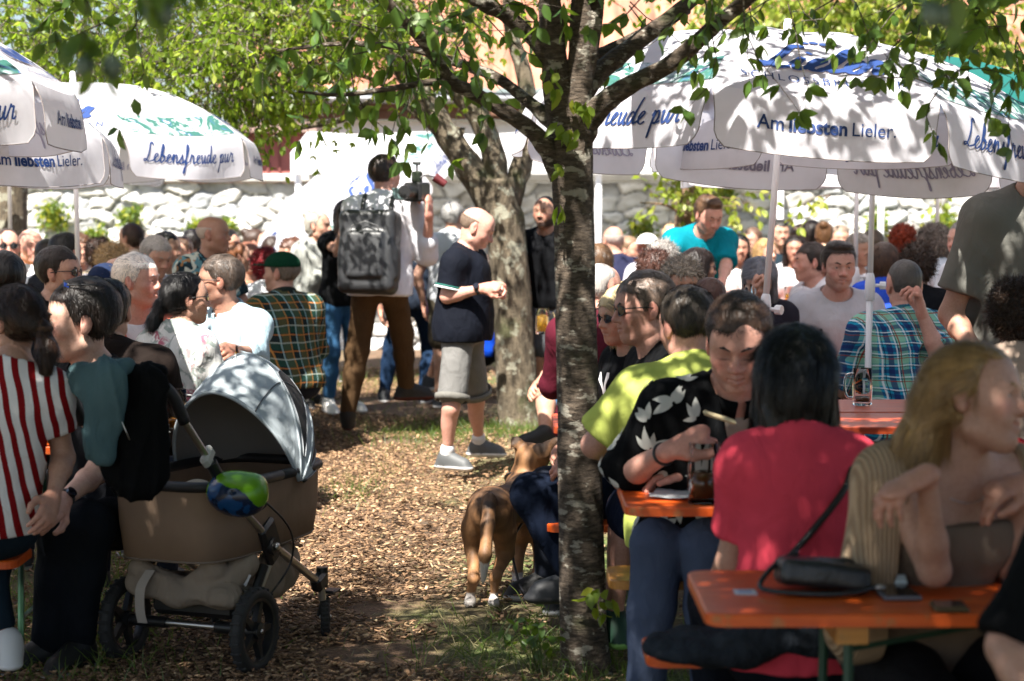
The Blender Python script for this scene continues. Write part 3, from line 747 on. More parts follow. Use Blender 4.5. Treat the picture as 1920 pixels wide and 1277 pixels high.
def watch(I, s, mat=None, face=True):
    sh, el, wr, hd, pn = I['J'][s]; ax = unit(wr-el); c = wr-ax*.02
    M = Matrix([list(r) for r in np.stack([unit(np.cross(ax, [0.3, .2, 1])), unit(np.cross(ax, np.cross(ax, [0.3, .2, 1]))), ax], 1)])
    mb = MB().lathe([(.029, -.010), (.0325, -.010), (.0325, .010), (.029, .010), (.029, -.010)], c, 24, M)
    o = mb.build('watch', mat or RUB, I['ob'], True)
    if face:
        nn = Vector(-(pn-ax*(pn@ax))).normalized(); m = MB().cyl(Vector(c)+nn*.028, Vector(c)+nn*.04, .019, n=20); m.build('watch_face', DGLASS, o)
    return o
# ================================================================ setting
def ground():
    g = NG('ground'); co = g.co(); sp = g.n('SeparateXYZ'); g.l(co, sp.inputs[0]); X = sp.outputs[0]
    big = g.noise(.9, 5, co, .6); fine = g.noise(38, 4, co, .65); mid = g.noise(7, 4, co)
    soil = g.mix(g.ramp(fine, [(.35, 0.), (.65, 1.)]), (.055, .036, .022), (.16, .105, .06))
    chipc = g.mix(g.ramp(g.noise(60, 3, co, .7), [(.35, 0.), (.65, 1.)]), (.08, .046, .026), (.23, .135, .078))
    dry = g.mix(g.ramp(fine, [(.4, 0.), (.6, 1.)]), (.20, .155, .075), (.10, .085, .035))
    green = g.mix(g.ramp(fine, [(.4, 0.), (.6, 1.)]), (.05, .085, .018), (.13, .16, .045))
    d = g.math('ABSOLUTE', g.math('ADD', g.math('ADD', X, 1.0), g.math('MULTIPLY', g.math('SUBTRACT', big, .5), 1.2)))
    path = g.ramp(d, [(.62, 1.), (1.0, 0.)])
    c = g.mix(g.ramp(mid, [(.42, 0.), (.58, 1.)]), soil, dry); c = g.mix(g.ramp(big, [(.50, 0.), (.62, 1.)]), c, green)
    c = g.mix(path, c, g.mix(g.ramp(mid, [(.38, 0.), (.6, 1.)]), soil, chipc)); g.base(c); rgh(g, .95)
    g.bump(g.math('ADD', fine, mid), .8, .03)
    n = 90; xs = np.linspace(-1, 1, n); xs = np.sign(xs)*np.abs(xs)**3*400; ys = np.sign(np.linspace(-1, 1, n))*np.abs(np.linspace(-1, 1, n))**3*400+10
    V = np.array([(x, y, 0) for y in ys for x in xs], float); V[:, 2] = .012*wnoise(V, 2.2, 3)*(np.abs(V[:, 0]) < 12)
    Q = np.array([(j*n+i, j*n+i+1, (j+1)*n+i+1, (j+1)*n+i) for j in range(n-1) for i in range(n-1)])
    tag(npmesh('ground', V, Q, g.m), kind='structure')
    # wood chips
    N = 46000; r = np.random.default_rng(3); y = 5.6+r.random(N)**1.7*13; x = -1.0+r.normal(size=N)*.62
    k = wnoise(np.stack([x, y, 0*x], 1), 2.5, 5)+.5*wnoise(np.stack([x, y, 0*x], 1), 7, 6) > -.75; x, y = x[k], y[k]; N = len(x)
    a = r.uniform(0, 6.28, N); L = r.uniform(.005, .019, N)*r.uniform(.7, 1.2, N); W = r.uniform(.0025, .0075, N)
    d = np.stack([np.cos(a), np.sin(a), r.normal(size=N)*.22], 1); s = np.stack([-np.sin(a), np.cos(a), r.normal(size=N)*.35], 1); z = r.uniform(.014, .034, N)
    p = np.stack([x, y, z], 1); up = np.cross(d, s); up /= np.linalg.norm(up, axis=1, keepdims=True)
    V = []; 
    for t in (1, -1):
        for (e, f) in ((-1, -1), (1, -1), (.8, 1), (-1, .9)): V.append(p+d*(L*e)[:, None]+s*(W*f)[:, None]+up*t*.0018)
    V = np.stack(V, 1).reshape(-1, 3); b = np.arange(N)[:, None]*8
    Q = np.concatenate([b+np.array(q) for q in ((0,1,2,3), (7,6,5,4), (0,4,5,1), (1,5,6,2), (2,6,7,3), (3,7,4,0))])
    g = NG('wood_chip'); o = g.n('NewGeometry'); g.base(g.ramp(o.outputs['Random Per Island'], [(0, (.075, .042, .022)), (.4, (.17, .095, .048)), (.8, (.32, .19, .10)), (1, (.55, .38, .22))])); rgh(g, .85)
    tag(npmesh('wood_chips', V, Q, g.m, smooth=False), 'brown wood chips strewn along the path', 'wood chips', kind='stuff')
def blades(name, spots, mat, lab, h=(.05, .13), w=.0028, lean=.35, seed=1):
    r = np.random.default_rng(seed); P_ = []
    for (x, y, rx, ry, n) in spots: P_.append(np.stack([x+r.normal(size=n)*rx, y+r.normal(size=n)*ry, np.full(n, .0)], 1))
    p = np.concatenate(P_); n = len(p); d = np.stack([r.normal(size=n)*lean, r.normal(size=n)*lean, np.ones(n)], 1); d /= np.linalg.norm(d, axis=1, keepdims=True)
    nr = np.stack([r.normal(size=n), r.normal(size=n), np.zeros(n)], 1)
    V, Q = strips(p, d, nr, r.uniform(*h, n), w, 3, droop=.7, curl=.12, r=r); V[:, 2] = np.maximum(V[:, 2], .004)
    tag(npmesh(name, V, Q, mat), lab, 'grass', kind='stuff')
def leafmat(name, a, b, c, tr=.45, rough=.45):
    g = NG(name); o = g.n('NewGeometry'); col = g.ramp(o.outputs['Random Per Island'], [(0, a), (.6, b), (1, c)])
    n = g.mix(g.ramp(g.noise(30, 2), [(.35, 0.), (.65, 1.)]), col, g.mix(.25, col, (.02, .03, .005))); g.base(n); rgh(g, rough)
    tc = g.mix(.55, col, (.50, .72, .04)); g.trans(tc, tr); return g.m
def barkmat(name, a, b, spot=None, hor=False):
    g = NG(name); co = g.co((1, 1, 3.5) if hor else (1, 1, .28)); n = g.noise(26, 6, co, .7, .3)
    c = g.mix(g.ramp(n, [(.38, 0.), (.62, 1.)]), a, b)
    if spot: c = g.mix(g.ramp(g.noise(11, 5, g.co((1, 1, 2.2 if hor else 1)), .6), [(.56, 0.), (.60, 1.)]), c, spot)
    c = g.mix(g.ramp(g.noise(3.2, 4, g.co()), [(.58, 0.), (.68, .7)]), c, (.045, .055, .014)); g.base(c); rgh(g, .9)
    g.bump(g.math('ADD', n, g.math('MULTIPLY', g.noise(90, 3), .4)), 1., .025); return g.m
def limb(mb, pts, n=12, sub=5, kn=.04, seed=0):
    "pts: (x, y, z, r) control points"
    s = spline(pts, sub); r = np.random.default_rng(seed); b = len(mb.v)
    mb.tube([Vector(p[:3]) for p in s], [max(p[3], .003)*(1+kn*r.normal()) for p in s], n)
def px_limb(pts, base_d):
    out = []
    for (x, y, r, *dd) in pts: p = P(x, y, base_d+(dd[0] if dd else 0)); out.append((p.x, p.y, p.z, r))
    return out
def leaves(p, d, nrm, L, W, r):
    N = len(p); d = d/np.linalg.norm(d, axis=1, keepdims=True); s = np.cross(d, nrm); s /= np.linalg.norm(s, axis=1, keepdims=True)+1e-9; up = np.cross(s, d)
    L = L[:, None]; W = W[:, None]; k = r.uniform(.1, .35, (N, 1))
    V = np.stack([p, p+d*L*.30-s*W*.92+up*W*k*.6, p+d*L*.30-up*W*k*.4, p+d*L*.30+s*W*.92+up*W*k*.6, p+d*L*.66-s*W*.80+up*(W*k*.5-L*.10*k), p+d*L*.66-up*(W*k*.4+L*.10*k), p+d*L*.66+s*W*.80+up*(W*k*.5-L*.10*k), p+d*L-up*L*.5*k], 1).reshape(-1, 3); b = np.arange(N)[:, None]*8
    return V, np.concatenate([b+np.array(q) for q in ([0, 3, 2, 1], [1, 2, 5, 4], [2, 3, 6, 5], [4, 5, 6, 7])])
def twigs(p, d, L, r0, r, seg=4, droop=.5, wander=.35):
    N = len(p); d = d/np.linalg.norm(d, axis=1, keepdims=True); rows = []; pts = []; q = p.copy(); L = L[:, None]
    for i in range(seg+1):
        rad = r0*(1-.75*i/seg); a = np.cross(d, [0.1, .2, 1.]); a /= np.linalg.norm(a, axis=1, keepdims=True)+1e-9; b = np.cross(d, a)
        for an in (0, 2.09, 4.19): rows.append(q+(a*math.cos(an)+b*math.sin(an))*rad)
        pts.append((q.copy(), d.copy()))
        d = d+r.normal(size=d.shape)*wander+np.array([0, 0, -droop/seg]); d /= np.linalg.norm(d, axis=1, keepdims=True); q = q+d*L/seg
    V = np.stack(rows, 1).reshape(-1, 3); k = 3*(seg+1); b = np.arange(N)[:, None]*k
    Q = np.concatenate([b+np.array([3*i+j, 3*i+(j+1) % 3, 3*i+3+(j+1) % 3, 3*i+3+j]) for i in range(seg) for j in range(3)]); return V, Q, pts
def foliage(vols, seed, size, per=5, tl=(.25, .5), tr=.004, wmul=.27, droop=.9):
    "vols: (centre, radii, twig count); leaves grow along the twigs"
    r = np.random.default_rng(seed); S = []; D = []
    for (c, rad, n) in vols:
        v = r.normal(size=(n, 3)); v /= np.linalg.norm(v, axis=1, keepdims=True); rr = r.random((n, 1))**.4
        cl = 1+.25*np.sin(v@np.array([3, 2, 4])*2+seed)[:, None]; p = np.array(c)+v*rr*np.array(rad)*cl; S.append(p); D.append(v*.6+r.normal(size=(n, 3))*.7+np.array([0, 0, -.15]))
    p = np.concatenate(S); d = np.concatenate(D); TV, TQ, pts = twigs(p, d, r.uniform(*tl, len(p)), tr, r, droop=.5)
    LP = []; LD = []
    for i in range(1, len(pts)):
        for j in range(per//2+1 if i < len(pts)-1 else per//2+2):
            q, dd = pts[i]; k = r.random(len(q)) < .8; q = q[k]; dd = dd[k]
            LP.append(q); LD.append(dd*.35+r.normal(size=q.shape)*.65+np.array([0, 0, -droop]))
    lp = np.concatenate(LP); ld = np.concatenate(LD); L = r.uniform(.65, 1.15, len(lp))*size
    LV, LQ = leaves(lp, ld, r.normal(size=lp.shape)*.8+np.array([0, 0, .5]), L, L*wmul*r.uniform(.8, 1.2, len(L)), r)
    return (TV, TQ), (LV, LQ), (lp, ld)
def tree(label, mbs, vols, bark, leaf, seed, size, per=5, tl=(.25, .5), fruit=0, sprigs=None, loc=(0, 0, 0), tr=.004, name='plum_tree', cat='tree', group=None):
    t = empty(name, loc, label=label, cat=cat, group=group); L = Vector(loc)
    o = mbs.build('trunk', bark, t, True)
    for v in o.data.vertices: v.co -= L
    (TV, TQ), (LV, LQ), (lp, ld) = foliage(vols, seed, size, per, tl, tr)
    npmesh('twigs', TV-np.array(loc), TQ, bark, t); npmesh('crown', LV-np.array(loc), LQ, leaf, t, smooth=False)
    if fruit:
        r = np.random.default_rng(seed+9); k = r.permutation(len(lp))[:fruit]
        pm = plain('plum_skin', (.10, .14, .10), .5, var=.3, bump=(20, .1))
        for i in k:
            m = MB().lathe([(.001, -.021), (.011, -.017), (.0165, -.006), (.0165, .006), (.011, .017), (.001, .021)], lp[i]-np.array([0, 0, .03])-np.array(loc), 10); m.build('plum', pm, t, True)
    return t
BARK1 = barkmat('plum_bark', (.035, .024, .016), (.14, .105, .075), (.36, .33, .27), True); BARK2 = barkmat('old_bark', (.05, .038, .024), (.17, .135, .09), (.26, .25, .19)); BARK3 = barkmat('brown_bark', (.10, .06, .035), (.24, .15, .09))
LF1 = leafmat('plum_leaf', (.035, .085, .012), (.07, .14, .02), (.13, .20, .03), .27); LF2 = leafmat('yard_leaf', (.10, .16, .015), (.20, .28, .028), (.36, .38, .045), .58); LF3 = leafmat('yellow_leaf', (.14, .20, .02), (.25, .30, .04), (.38, .36, .06), .4)
def setting():
    ground()
    gg = leafmat('grass_blade', (.035, .075, .012), (.07, .12, .02), (.14, .17, .04), .25); gd = leafmat('dry_grass', (.18, .15, .07), (.30, .25, .12), (.45, .38, .2), .15)
    T2 = G(975, 800)
    blades('grass', [(T2.x-.45, T2.y-.5, .3, .35, 900), (T2.x+.1, T2.y-.4, .3, .2, 700), (-1.75, 7.6, .28, .7, 1700), (-1.5, 6.6, .2, .3, 300), (.15, 6.9, .25, .4, 500), (.9, 6.0, .5, .6, 900), (.35, 6.1, .2, .3, 500), (-.65, 13.2, .25, .8, 500), (-1.3, 17, .5, .8, 900), (-.9, 10.7, .1, .3, 200)], gg, 'green grass growing at the edges of the path')
    blades('dry_grass', [(-.35, 10.3, .35, .7, 1500), (-.1, 8.9, .3, .6, 900), (-.15, 7.2, .3, .5, 1000), (.05, 6.6, .2, .3, 600), (-.55, 11.4, .35, .5, 700), (-1.8, 9.5, .5, 1., 600), (.6, 7.4, .5, .8, 900)], gd, 'pale dry grass lying beside the path', h=(.03, .09), lean=1.6, w=.0022, seed=5)
    # ---------------- dry stone wall
    r = np.random.default_rng(11); nx, nz = 900, 100; x = np.linspace(-9, 9, nx); z = np.linspace(-.05, 1.84, nz); sx = []; sz = []; zz = 0
    while zz < 1.9:
        hh = r.uniform(.09, .2); xx = -9.2
        while xx < 9.2: ww = r.uniform(.12, .5); sx.append(xx+ww/2); sz.append(zz+hh/2+r.normal()*.03); xx += ww
        zz += hh
    sx = np.array(sx); sz = np.array(sz); rnd = r.random(len(sx)); V = np.zeros((nx*nz, 3)); C = np.zeros((nx*nz, 3)); XX, ZZ = np.meshgrid(x, z, indexing='ij'); px_ = XX.ravel(); pz = ZZ.ravel(); px2 = px_+.04*np.sin(pz*19+px_*3); pz2 = pz+.03*np.sin(px_*7+1)+.015*np.sin(px_*17)
    for a in range(0, nx*nz, 6000):
        D = np.maximum(np.abs(px2[a:a+6000, None]-sx)*.48, np.abs(pz2[a:a+6000, None]-sz)*.92)*.6+.4*np.hypot((px2[a:a+6000, None]-sx)*.52, pz2[a:a+6000, None]-sz); i2 = np.argpartition(D, 2, axis=1)[:, :2]; dd = np.take_along_axis(D, i2, 1); o = np.argsort(dd, 1); i2 = np.take_along_axis(i2, o, 1); dd = np.take_along_axis(dd, o, 1)
        e = np.clip((dd[:, 1]-dd[:, 0])/.022, 0, 1); V[a:a+6000, 1] = -(np.sqrt(e)*.035+rnd[i2[:, 0]]*.05*e); q = rnd[i2[:, 0]][:, None]; col = np.array([.50, .50, .49])*(.7+.5*q)+np.array([.05, .02, -.03])*((q*7) % 1-.5); C[a:a+6000] = col*(.66+.34*e[:, None]**.7)
    V[:, 0] = px_; V[:, 2] = pz; V[:, 1] += .012*wnoise(V, 14, 3)+.006*wnoise(V, 45, 6); C *= (1+.13*wnoise(V, 9, 4)+.10*wnoise(V, 38, 5))[:, None]; I = np.arange(nx*nz).reshape(nx, nz)
    Q = np.stack([I[:-1, :-1].ravel(), I[1:, :-1].ravel(), I[1:, 1:].ravel(), I[:-1, 1:].ravel()], 1)
    wl = empty('stone_wall', (0, 21.2, 0), label='long pale rough stone wall with flat coping behind the crowd', cat='wall')
    sm = vcol('stone', .9, 'p'); npmesh('stonework', V, Q, sm, wl, col=np.clip(C, 0, 1)); MB().box((0, .25, .9), (18, .3, 1.8)).build('wall_core', plain('stone_core', (.3, .28, .25), .9), wl)
    MB().box((0, .12, 1.89), (18.1, .5, .09), bev=.015).build('coping', plain('coping_stone', (.42, .41, .39), .85, bump=(12, .4), var=.2), wl)
    yl = leafmat('wall_plant_leaf', (.06, .11, .02), (.13, .19, .04), (.45, .40, .03), .3)
    for (qx, qy, s) in ((100, 405, .16), (245, 408, .11), (180, 445, .12), (370, 430, .10), (425, 425, .08), (1205, 430, .12), (1645, 420, .11), (1770, 420, .13), (1360, 360, .1)):
        p = P(qx, qy, 21.05); n = int(330*s/.15)
        rr = np.random.default_rng(int(qx)); q = np.array(p)+rr.normal(size=(n, 3))*np.array([s*.5, .05, s*.5]); q[:, 1] -= .03
        LV, LQ = leaves(q-np.array(p), rr.normal(size=(n, 3))+[0, -.8, -.1], rr.normal(size=(n, 3)), np.full(n, .075), np.full(n, .016), rr)
        o = npmesh('wall_plant', LV, LQ, yl, None, smooth=False); o.location = p
        tag(o, {100: 'yellow flowered plant tuft high on the stone wall below the big left umbrella', 245: 'small yellow green tuft on the wall above the ponytail girl', 180: 'yellow green plant low on the wall beside the dark curly woman', 370: 'green tuft on the wall just left of the bald standing man', 425: 'tiny tuft on the wall right of the bald standing man', 1205: 'pale weed on the wall left of the turquoise shirt man', 1645: 'green weed on the wall between two umbrella poles', 1770: 'bright green weed on the wall beside the right umbrella pole', 1360: 'faint weed high on the wall above the turquoise shirt man'}[qx], 'plant', 'plants growing on the stone wall')
    # ---------------- building with tiled roof
    b = empty('house', (1.9, 28, 0), label='house with orange tiled roof and white wall behind the stone wall', cat='house')
    wm = plain('white_render', (.78, .77, .74), .9, bump=(8, .1)); MB().box((0, 3.2, 1.4), (11.5, 6.4, 2.8)).build('wall', wm, b)
    wd = plain('brown_timber', (.14, .065, .035), .7, bump=(20, .3), var=.2); e = MB().box((0, -.05, 2.9), (12, .3, .18)); e.box((0, -.25, 3.02), (12.1, .12, .12))
    for i in range(14): e.box((-5.6+i*.86, -.2, 2.92), (.1, .5, .12))
    e.build('eave_timber', wd, b)
    MB().tube([(-6.1, -.46, 3.10), (6.1, -.46, 3.10)], .075, 12).build('gutter', plain('zinc', (.34, .35, .36), .4, .7), b)
    nu, nv = 760, 150; u = np.linspace(-6.1, 6.1, nu); s = np.linspace(0, 7.2, nv); U, Sg = np.meshgrid(u, s, indexing='ij'); ang = R(36)
    wave = .075*np.abs(np.sin(U*math.pi/.27))+.10*(1-(Sg/.42) % 1); V = np.stack([U, -.5+Sg*math.cos(ang)-wave*math.sin(ang), 3.10+Sg*math.sin(ang)+wave*math.cos(ang)], -1).reshape(-1, 3)
    cell = np.floor(U/.27)*13.7+np.floor(Sg/.42)*7.3; rn = (np.sin(cell*12.9898)*43758.5453) % 1; C = (np.array([.36, .155, .10])*(.7+.6*rn[..., None])).reshape(-1, 3)
    I = np.arange(nu*nv).reshape(nu, nv); Q = np.stack([I[:-1, :-1].ravel(), I[1:, :-1].ravel(), I[1:, 1:].ravel(), I[:-1, 1:].ravel()], 1)
    npmesh('roof', V, Q, vcol('roof_tile', .8, 'p'), b, col=C)
    b = empty('red_shed', (-3.55, 24.5, 0), label='pale red boarded shed showing behind the wall left of the tilted umbrella', cat='shed')
    m = MB().box((0, 1, 1.25), (1.9, 2, 2.5)); rm = plain('faded_red_boards', (.46, .15, .13), .8, bump=(10, .2), var=.15); m.build('wall', rm, b)
    m = MB(); [m.box((-.9+i*.15, -.015, 1.25), (.02, .03, 2.5)) for i in range(13)]; m.build('board_joint', plain('joint_dark', (.25, .08, .07), .8), b); MB().box((0, .9, 2.56), (2.2, 2.4, .12)).build('roof', plain('shed_roof', (.3, .2, .17), .8), b)
    b = empty('grey_house', (8.3, 30, 0), label='pale grey house wall at the top right behind the leaves', cat='house')
    MB().box((0, 2, 3), (5, 4, 6)).build('wall', plain('grey_render', (.42, .43, .45), .9), b); MB().box((-1.3, -.02, 3.1), (.9, .06, 1.1)).build('window', DGLASS, b)
    # ---------------- white marquee at the back
    t = empty('white_marquee', (0, 0, 0), label='long white marquee roof standing in front of the house', cat='tent')
    wc = plain('white_tarpaulin', (.80, .80, .80), .6, trans=.25); a0 = P(545, 326, 20.2); a1 = P(1470, 326, 20.2); zt = 2.42
    n = 40; V = []; F = []
    for i in range(n+1):
        xx = a0.x+(a1.x-a0.x)*i/n; sag = .03*math.sin(i*math.pi/10)**2
        V += [(xx, 20.2, a0.z-.0), (xx, 20.2, a0.z+.22), (xx, 21.9, zt-sag), (xx, 23.6, a0.z+.22)]
    for i in range(n):
        for j in range(3): F.append((i*4+j, i*4+4+j, i*4+5+j, i*4+1+j))
    MB().add(V, F).build('roof', wc, t)
    for q in (1122, 1463, 560, 1652): p = P(q, 400, 20.3); MB().cyl((p.x, p.y, 0), (p.x, p.y, a0.z+.2), .035, n=10).build('post', WHITE if q != 1652 else plain('grey_post', (.5, .5, .5), .6), t, True)
    # ---------------- main tree
    mb = MB(); D = 6.62
    limb(mb, px_limb([(1102, 1330, .102, 0), (1100, 1262, .091), (1094, 1180, .083), (1090, 1000, .079), (1085, 800, .075), (1080, 600, .070), (1076, 420, .069), (1072, 300, .074), (1070, 220, .076)], D), 20, 6, .015, 1)
    for i, L_ in enumerate(([(1065, 300, .06), (1048, 190, .052), (1035, 60, .045), (1022, -120, .038)], [(1078, 260, .06), (1088, 120, .046), (1092, 0, .04), (1100, -150, .035)],
                            [(1050, 330, .040, 0), (1010, 258, .030, -.05), (950, 212, .026, -.1), (880, 170, .023, -.15), (845, 152, .022, -.2), (800, 85, .02, -.25), (740, 20, .018, -.3), (690, -50, .017, -.35)],
                            [(845, 152, .015, -.2), (800, 155, .012, -.25), (740, 165, .010, -.3), (640, 178, .007, -.35), (560, 172, .004, -.4)],
                            [(1045, 235, .034, .05), (990, 190, .022, .1), (930, 145, .019, .15), (850, 115, .016, .2), (760, 90, .013, .25), (640, 82, .009, .3), (520, 95, .005, .35)],
                            [(1050, 150, .034, 0), (1010, 85, .028, 0), (950, 30, .026, -.05), (900, 5, .024, -.1), (850, -30, .022, -.1)],
                            [(1090, 250, .05, 0), (1125, 200, .038, -.05), (1180, 160, .033, -.1), (1260, 118, .028, -.15), (1350, 40, .025, -.2), (1450, -40, .022, -.25)],
                            [(1085, 180, .045, .1), (1130, 130, .036, .15), (1200, 75, .030, .2), (1280, 15, .027, .25), (1340, -40, .024, .3)],
                            [(1080, 120, .03, .2), (1150, 90, .022, .3), (1230, 50, .018, .4), (1290, 20, .014, .5)], [(1080, 230, .03, 0), (1110, 80, .028, 0), (1125, -60, .026, 0)])):
        limb(mb, px_limb(L_, D), 10, 5, .05, i)
    for i, (a, k, z) in enumerate(((200, 2.2, 3.6), (240, 3.2, 4.2), (290, 2.6, 4.), (330, 2.5, 3.8), (20, 2, 3.6), (80, 2, 3.8), (140, 2.4, 3.7))):
        limb(mb, [(.22, 6.62, 2.4, .05), (.22+k*.3*math.cos(R(a)), 6.62+k*.3*math.sin(R(a)), 3.0, .04), (.22+k*math.cos(R(a)), 6.62+k*math.sin(R(a)), z, .015)], 8, 5, .05, i)
    r = np.random.default_rng(21)
    vols = [(tuple(P(x, y, d)), rad, n) for (x, y, d, rad, n) in (
        (1430, 0, 6.3, (.22, .3, .04), 6), (1570, -15, 6.4, (.26, .3, .04), 6), (1780, 150, 6.3, (.05, .1, .06), 4), (1800, 40, 6.2, (.16, .3, .09), 9), (1880, 50, 6.4, (.12, .3, .10), 12), (1730, -15, 6.5, (.3, .3, .04), 8),
        (1290, -10, 6.6, (.25, .3, .05), 6), (860, 40, 6.4, (.22, .3, .09), 14), (740, 70, 6.3, (.18, .3, .10), 10), (620, 90, 6.5, (.12, .3, .06), 6), (840, 100, 6.7, (.14, .2, .05), 7), (660, 0, 6.3, (.3, .3, .06), 8), (250, 10, 6.0, (.3, .3, .05), 6), (1080, -10, 6.9, (.3, .2, .05), 5))]
    vols += [((x, y, z), (a, b, c), n) for (x, y, z, a, b, c, n) in ((-1.8, 2.6, 4.0, 2.4, 2.2, .6, 7000), (1.6, 2.4, 3.9, 2.2, 2.2, .6, 6800), (-.2, 5.2, 3.9, 2.4, 1.3, .45, 950), (2.4, 5.4, 3.7, 1.9, 1.2, .45, 1500), (-3.2, 4.6, 3.8, 1.8, 1.2, .45, 1500), (1.6, 7.2, 3.7, 1.6, 1.0, .3, 240), (-1.6, 7.4, 3.8, 1.4, 1.2, .3, 90), (-1.6, -.2, 4.4, 2.4, 1.5, .5, 2400), (1.6, -.4, 4.4, 2.4, 1.5, .5, 2400))]  # unseen overhead leaf masses, added to shade the foreground and dapple the parasols
    TT = tree('slender plum tree with mottled bark standing beside the dog, dark branches spreading overhead', mb, vols, BARK1, LF1, 5, .070, 5, (.2, .45), 40, tr=.0035)
    # sprout leaves up the trunk
    pts = [P(x, y, 6.5) for (x, y) in ((1035, 150), (1045, 175), (1080, 190), (1092, 205), (1050, 235), (1062, 245), (1075, 238), (1085, 265), (1052, 320), (1050, 395), (1055, 385), (1040, 135), (1100, 200), (1110, 1110), (1130, 1095), (1115, 1130), (1145, 1120), (1125, 1145))]
    q = np.array([p for p in pts for _ in range(3)]); q += r.normal(size=q.shape)*.012; LV, LQ = leaves(q, r.normal(size=q.shape)*.5+[0, -.2, -.9], r.normal(size=q.shape)+[0, -1, .3], r.uniform(.04, .075, len(q)), r.uniform(.012, .019, len(q)), r)
    npmesh('trunk_shoots', LV, LQ, LF2, TT, smooth=False)
    # dark near sprigs hanging at the top of the view
    for (x, y, d, n, lab) in ((150, 115, 3.3, 5, 'dark blurred plum sprig hanging close at the upper left corner'), (300, 15, 3.1, 6, 'dark blurred leaf cluster hanging at the top edge over the left umbrellas'), (1780, 15, 3.0, 4, 'dark blurred leaf cluster hanging at the top right over the umbrella')):
        p = np.array(P(x, y, d)); t = empty('hanging_sprig', p, label=lab, cat='sprig'); rr = np.random.default_rng(x)
        m = MB(); tip = np.array([.0, 0, .05]); m.tube([(.10, .2, .75), (.05, .08, .35), (.02, 0, .12), (0, 0, .0)], [.006, .005, .003, .002], 6); m.build('twig', BARK1, t, True)
        q = rr.normal(size=(n*2, 3))*[.03, .02, .025]+[0, 0, .03]; LV, LQ = leaves(q, rr.normal(size=q.shape)*.4+[0, 0, -1], rr.normal(size=q.shape), np.full(len(q), .055), np.full(len(q), .016), rr); npmesh('leaf_cluster', LV, LQ, LF1, t, smooth=False)
        pm = plain('plum_skin', (.10, .14, .10), .5, var=.3, bump=(20, .1))
        for i in range(2): MB().lathe([(.001, -.021), (.011, -.017), (.0165, -.006), (.0165, .006), (.011, .017), (.001, .021)], (rr.normal()*.03, .0, -.01), 10).build('plum', pm, t, True)
    # ---------------- second tree
    mb = MB(); D = 13.9
    limb(mb, px_limb([(978, 830, .20), (975, 795, .165), (968, 700, .15), (960, 560, .145), (950, 450, .145), (940, 380, .148), (935, 335, .14)], D), 18, 5, .03, 1)
    for i, L_ in enumerate(([(935, 400, .12), (890, 330, .105), (850, 270, .098), (800, 195, .093), (755, 120, .088), (700, 20, .09), (640, -80, .07)], [(935, 380, .10), (925, 290, .085), (895, 215, .08), (850, 160, .072), (790, 60, .06), (730, -40, .05)],
                            [(955, 380, .09), (978, 310, .075), (990, 240, .07), (985, 150, .06), (960, 60, .05), (950, -50, .04)], [(870, 250, .04), (800, 230, .03), (720, 160, .02), (640, 130, .015)], [(700, 185, .02), (640, 225, .022), (560, 240, .02), (500, 262, .012)], [(700, 20, .03), (800, 60, .03), (900, 40, .02)])):
        limb(mb, px_limb(L_, D), 12, 5, .05, i)
    vols = [(tuple(P(x, y, d)), rad, n) for (x, y, d, rad, n) in ((900, -30, 13.5, (.8, .8, .22), 80), (700, 15, 13.5, (.6, .8, .28), 120), (560, 75, 13.0, (.42, .8, .32), 150), (600, -20, 13.0, (.9, .8, .3), 140), (650, 100, 13.8, (.3, .5, .18), 40), (830, 90, 14.2, (.2, .4, .18), 24))]
    vols += [((x, y, z), (a, b, c), n) for (x, y, z, a, b, c, n) in ((-.6, 12.5, 4.6, 2.2, 1.6, .6, 220), (-2.6, 12.0, 4.4, 1.6, 1.6, .6, 190), (1.6, 13, 4.6, 1.4, 1.5, .5, 160))]
    tree('gnarled old tree with forked lichen covered trunk standing behind the polo shirt man', mb, vols, BARK2, LF2, 8, .058, 5, (.3, .6), 0, tr=.006, name='fruit_tree')
    # ---------------- back left trees and others
    mb = MB(); limb(mb, px_limb([(22, 900, .16), (20, 700, .14), (22, 430, .13), (25, 330, .13), (40, 200, .12), (80, 60, .10)], 16.), 12, 5, .04, 1)
    for L_ in ([(30, 250, .08), (150, 150, .06), (300, 110, .04), (430, 60, .03)], [(40, 200, .06), (-40, 80, .05)], [(150, 150, .04), (250, 40, .03)], [(60, 120, .05), (200, 190, .03), (330, 210, .02)]): limb(mb, px_limb(L_, 15.), 8, 5, .05, 3)
    vols = [(tuple(P(x, y, d)), rad, n) for (x, y, d, rad, n) in ((60, 40, 13, (1.0, 1, .42), 260), (260, 45, 13, (1.0, 1, .46), 300), (430, 70, 12.6, (.7, .9, .40), 220), (120, 95, 13.6, (.8, .8, .28), 170), (520, 40, 13, (.6, .8, .33), 140), (530, 180, 13, (.22, .5, .14), 34), (455, 190, 13, (.26, .5, .14), 60), (400, 135, 12.5, (.5, .6, .22), 110))]
    tree('spreading fruit tree behind the left umbrellas with bright sunlit crown', mb, vols, BARK2, LF2, 12, .056, 5, (.25, .5), 0, tr=.005, name='fruit_tree')
    mb = MB(); limb(mb, px_limb([(1290, 700, .16), (1290, 470, .135), (1292, 400, .125), (1300, 330, .12), (1330, 240, .10), (1380, 100, .08)], 17.5), 12, 5, .05, 1); limb(mb, px_limb([(1300, 350, .05), (1330, 335, .04), (1352, 322, .02)], 17.3), 8, 4, .05, 2)
    limb(mb, px_limb([(1290, 410, .03), (1250, 385, .015), (1200, 380, .008)], 17.3), 6, 4, .05, 2)
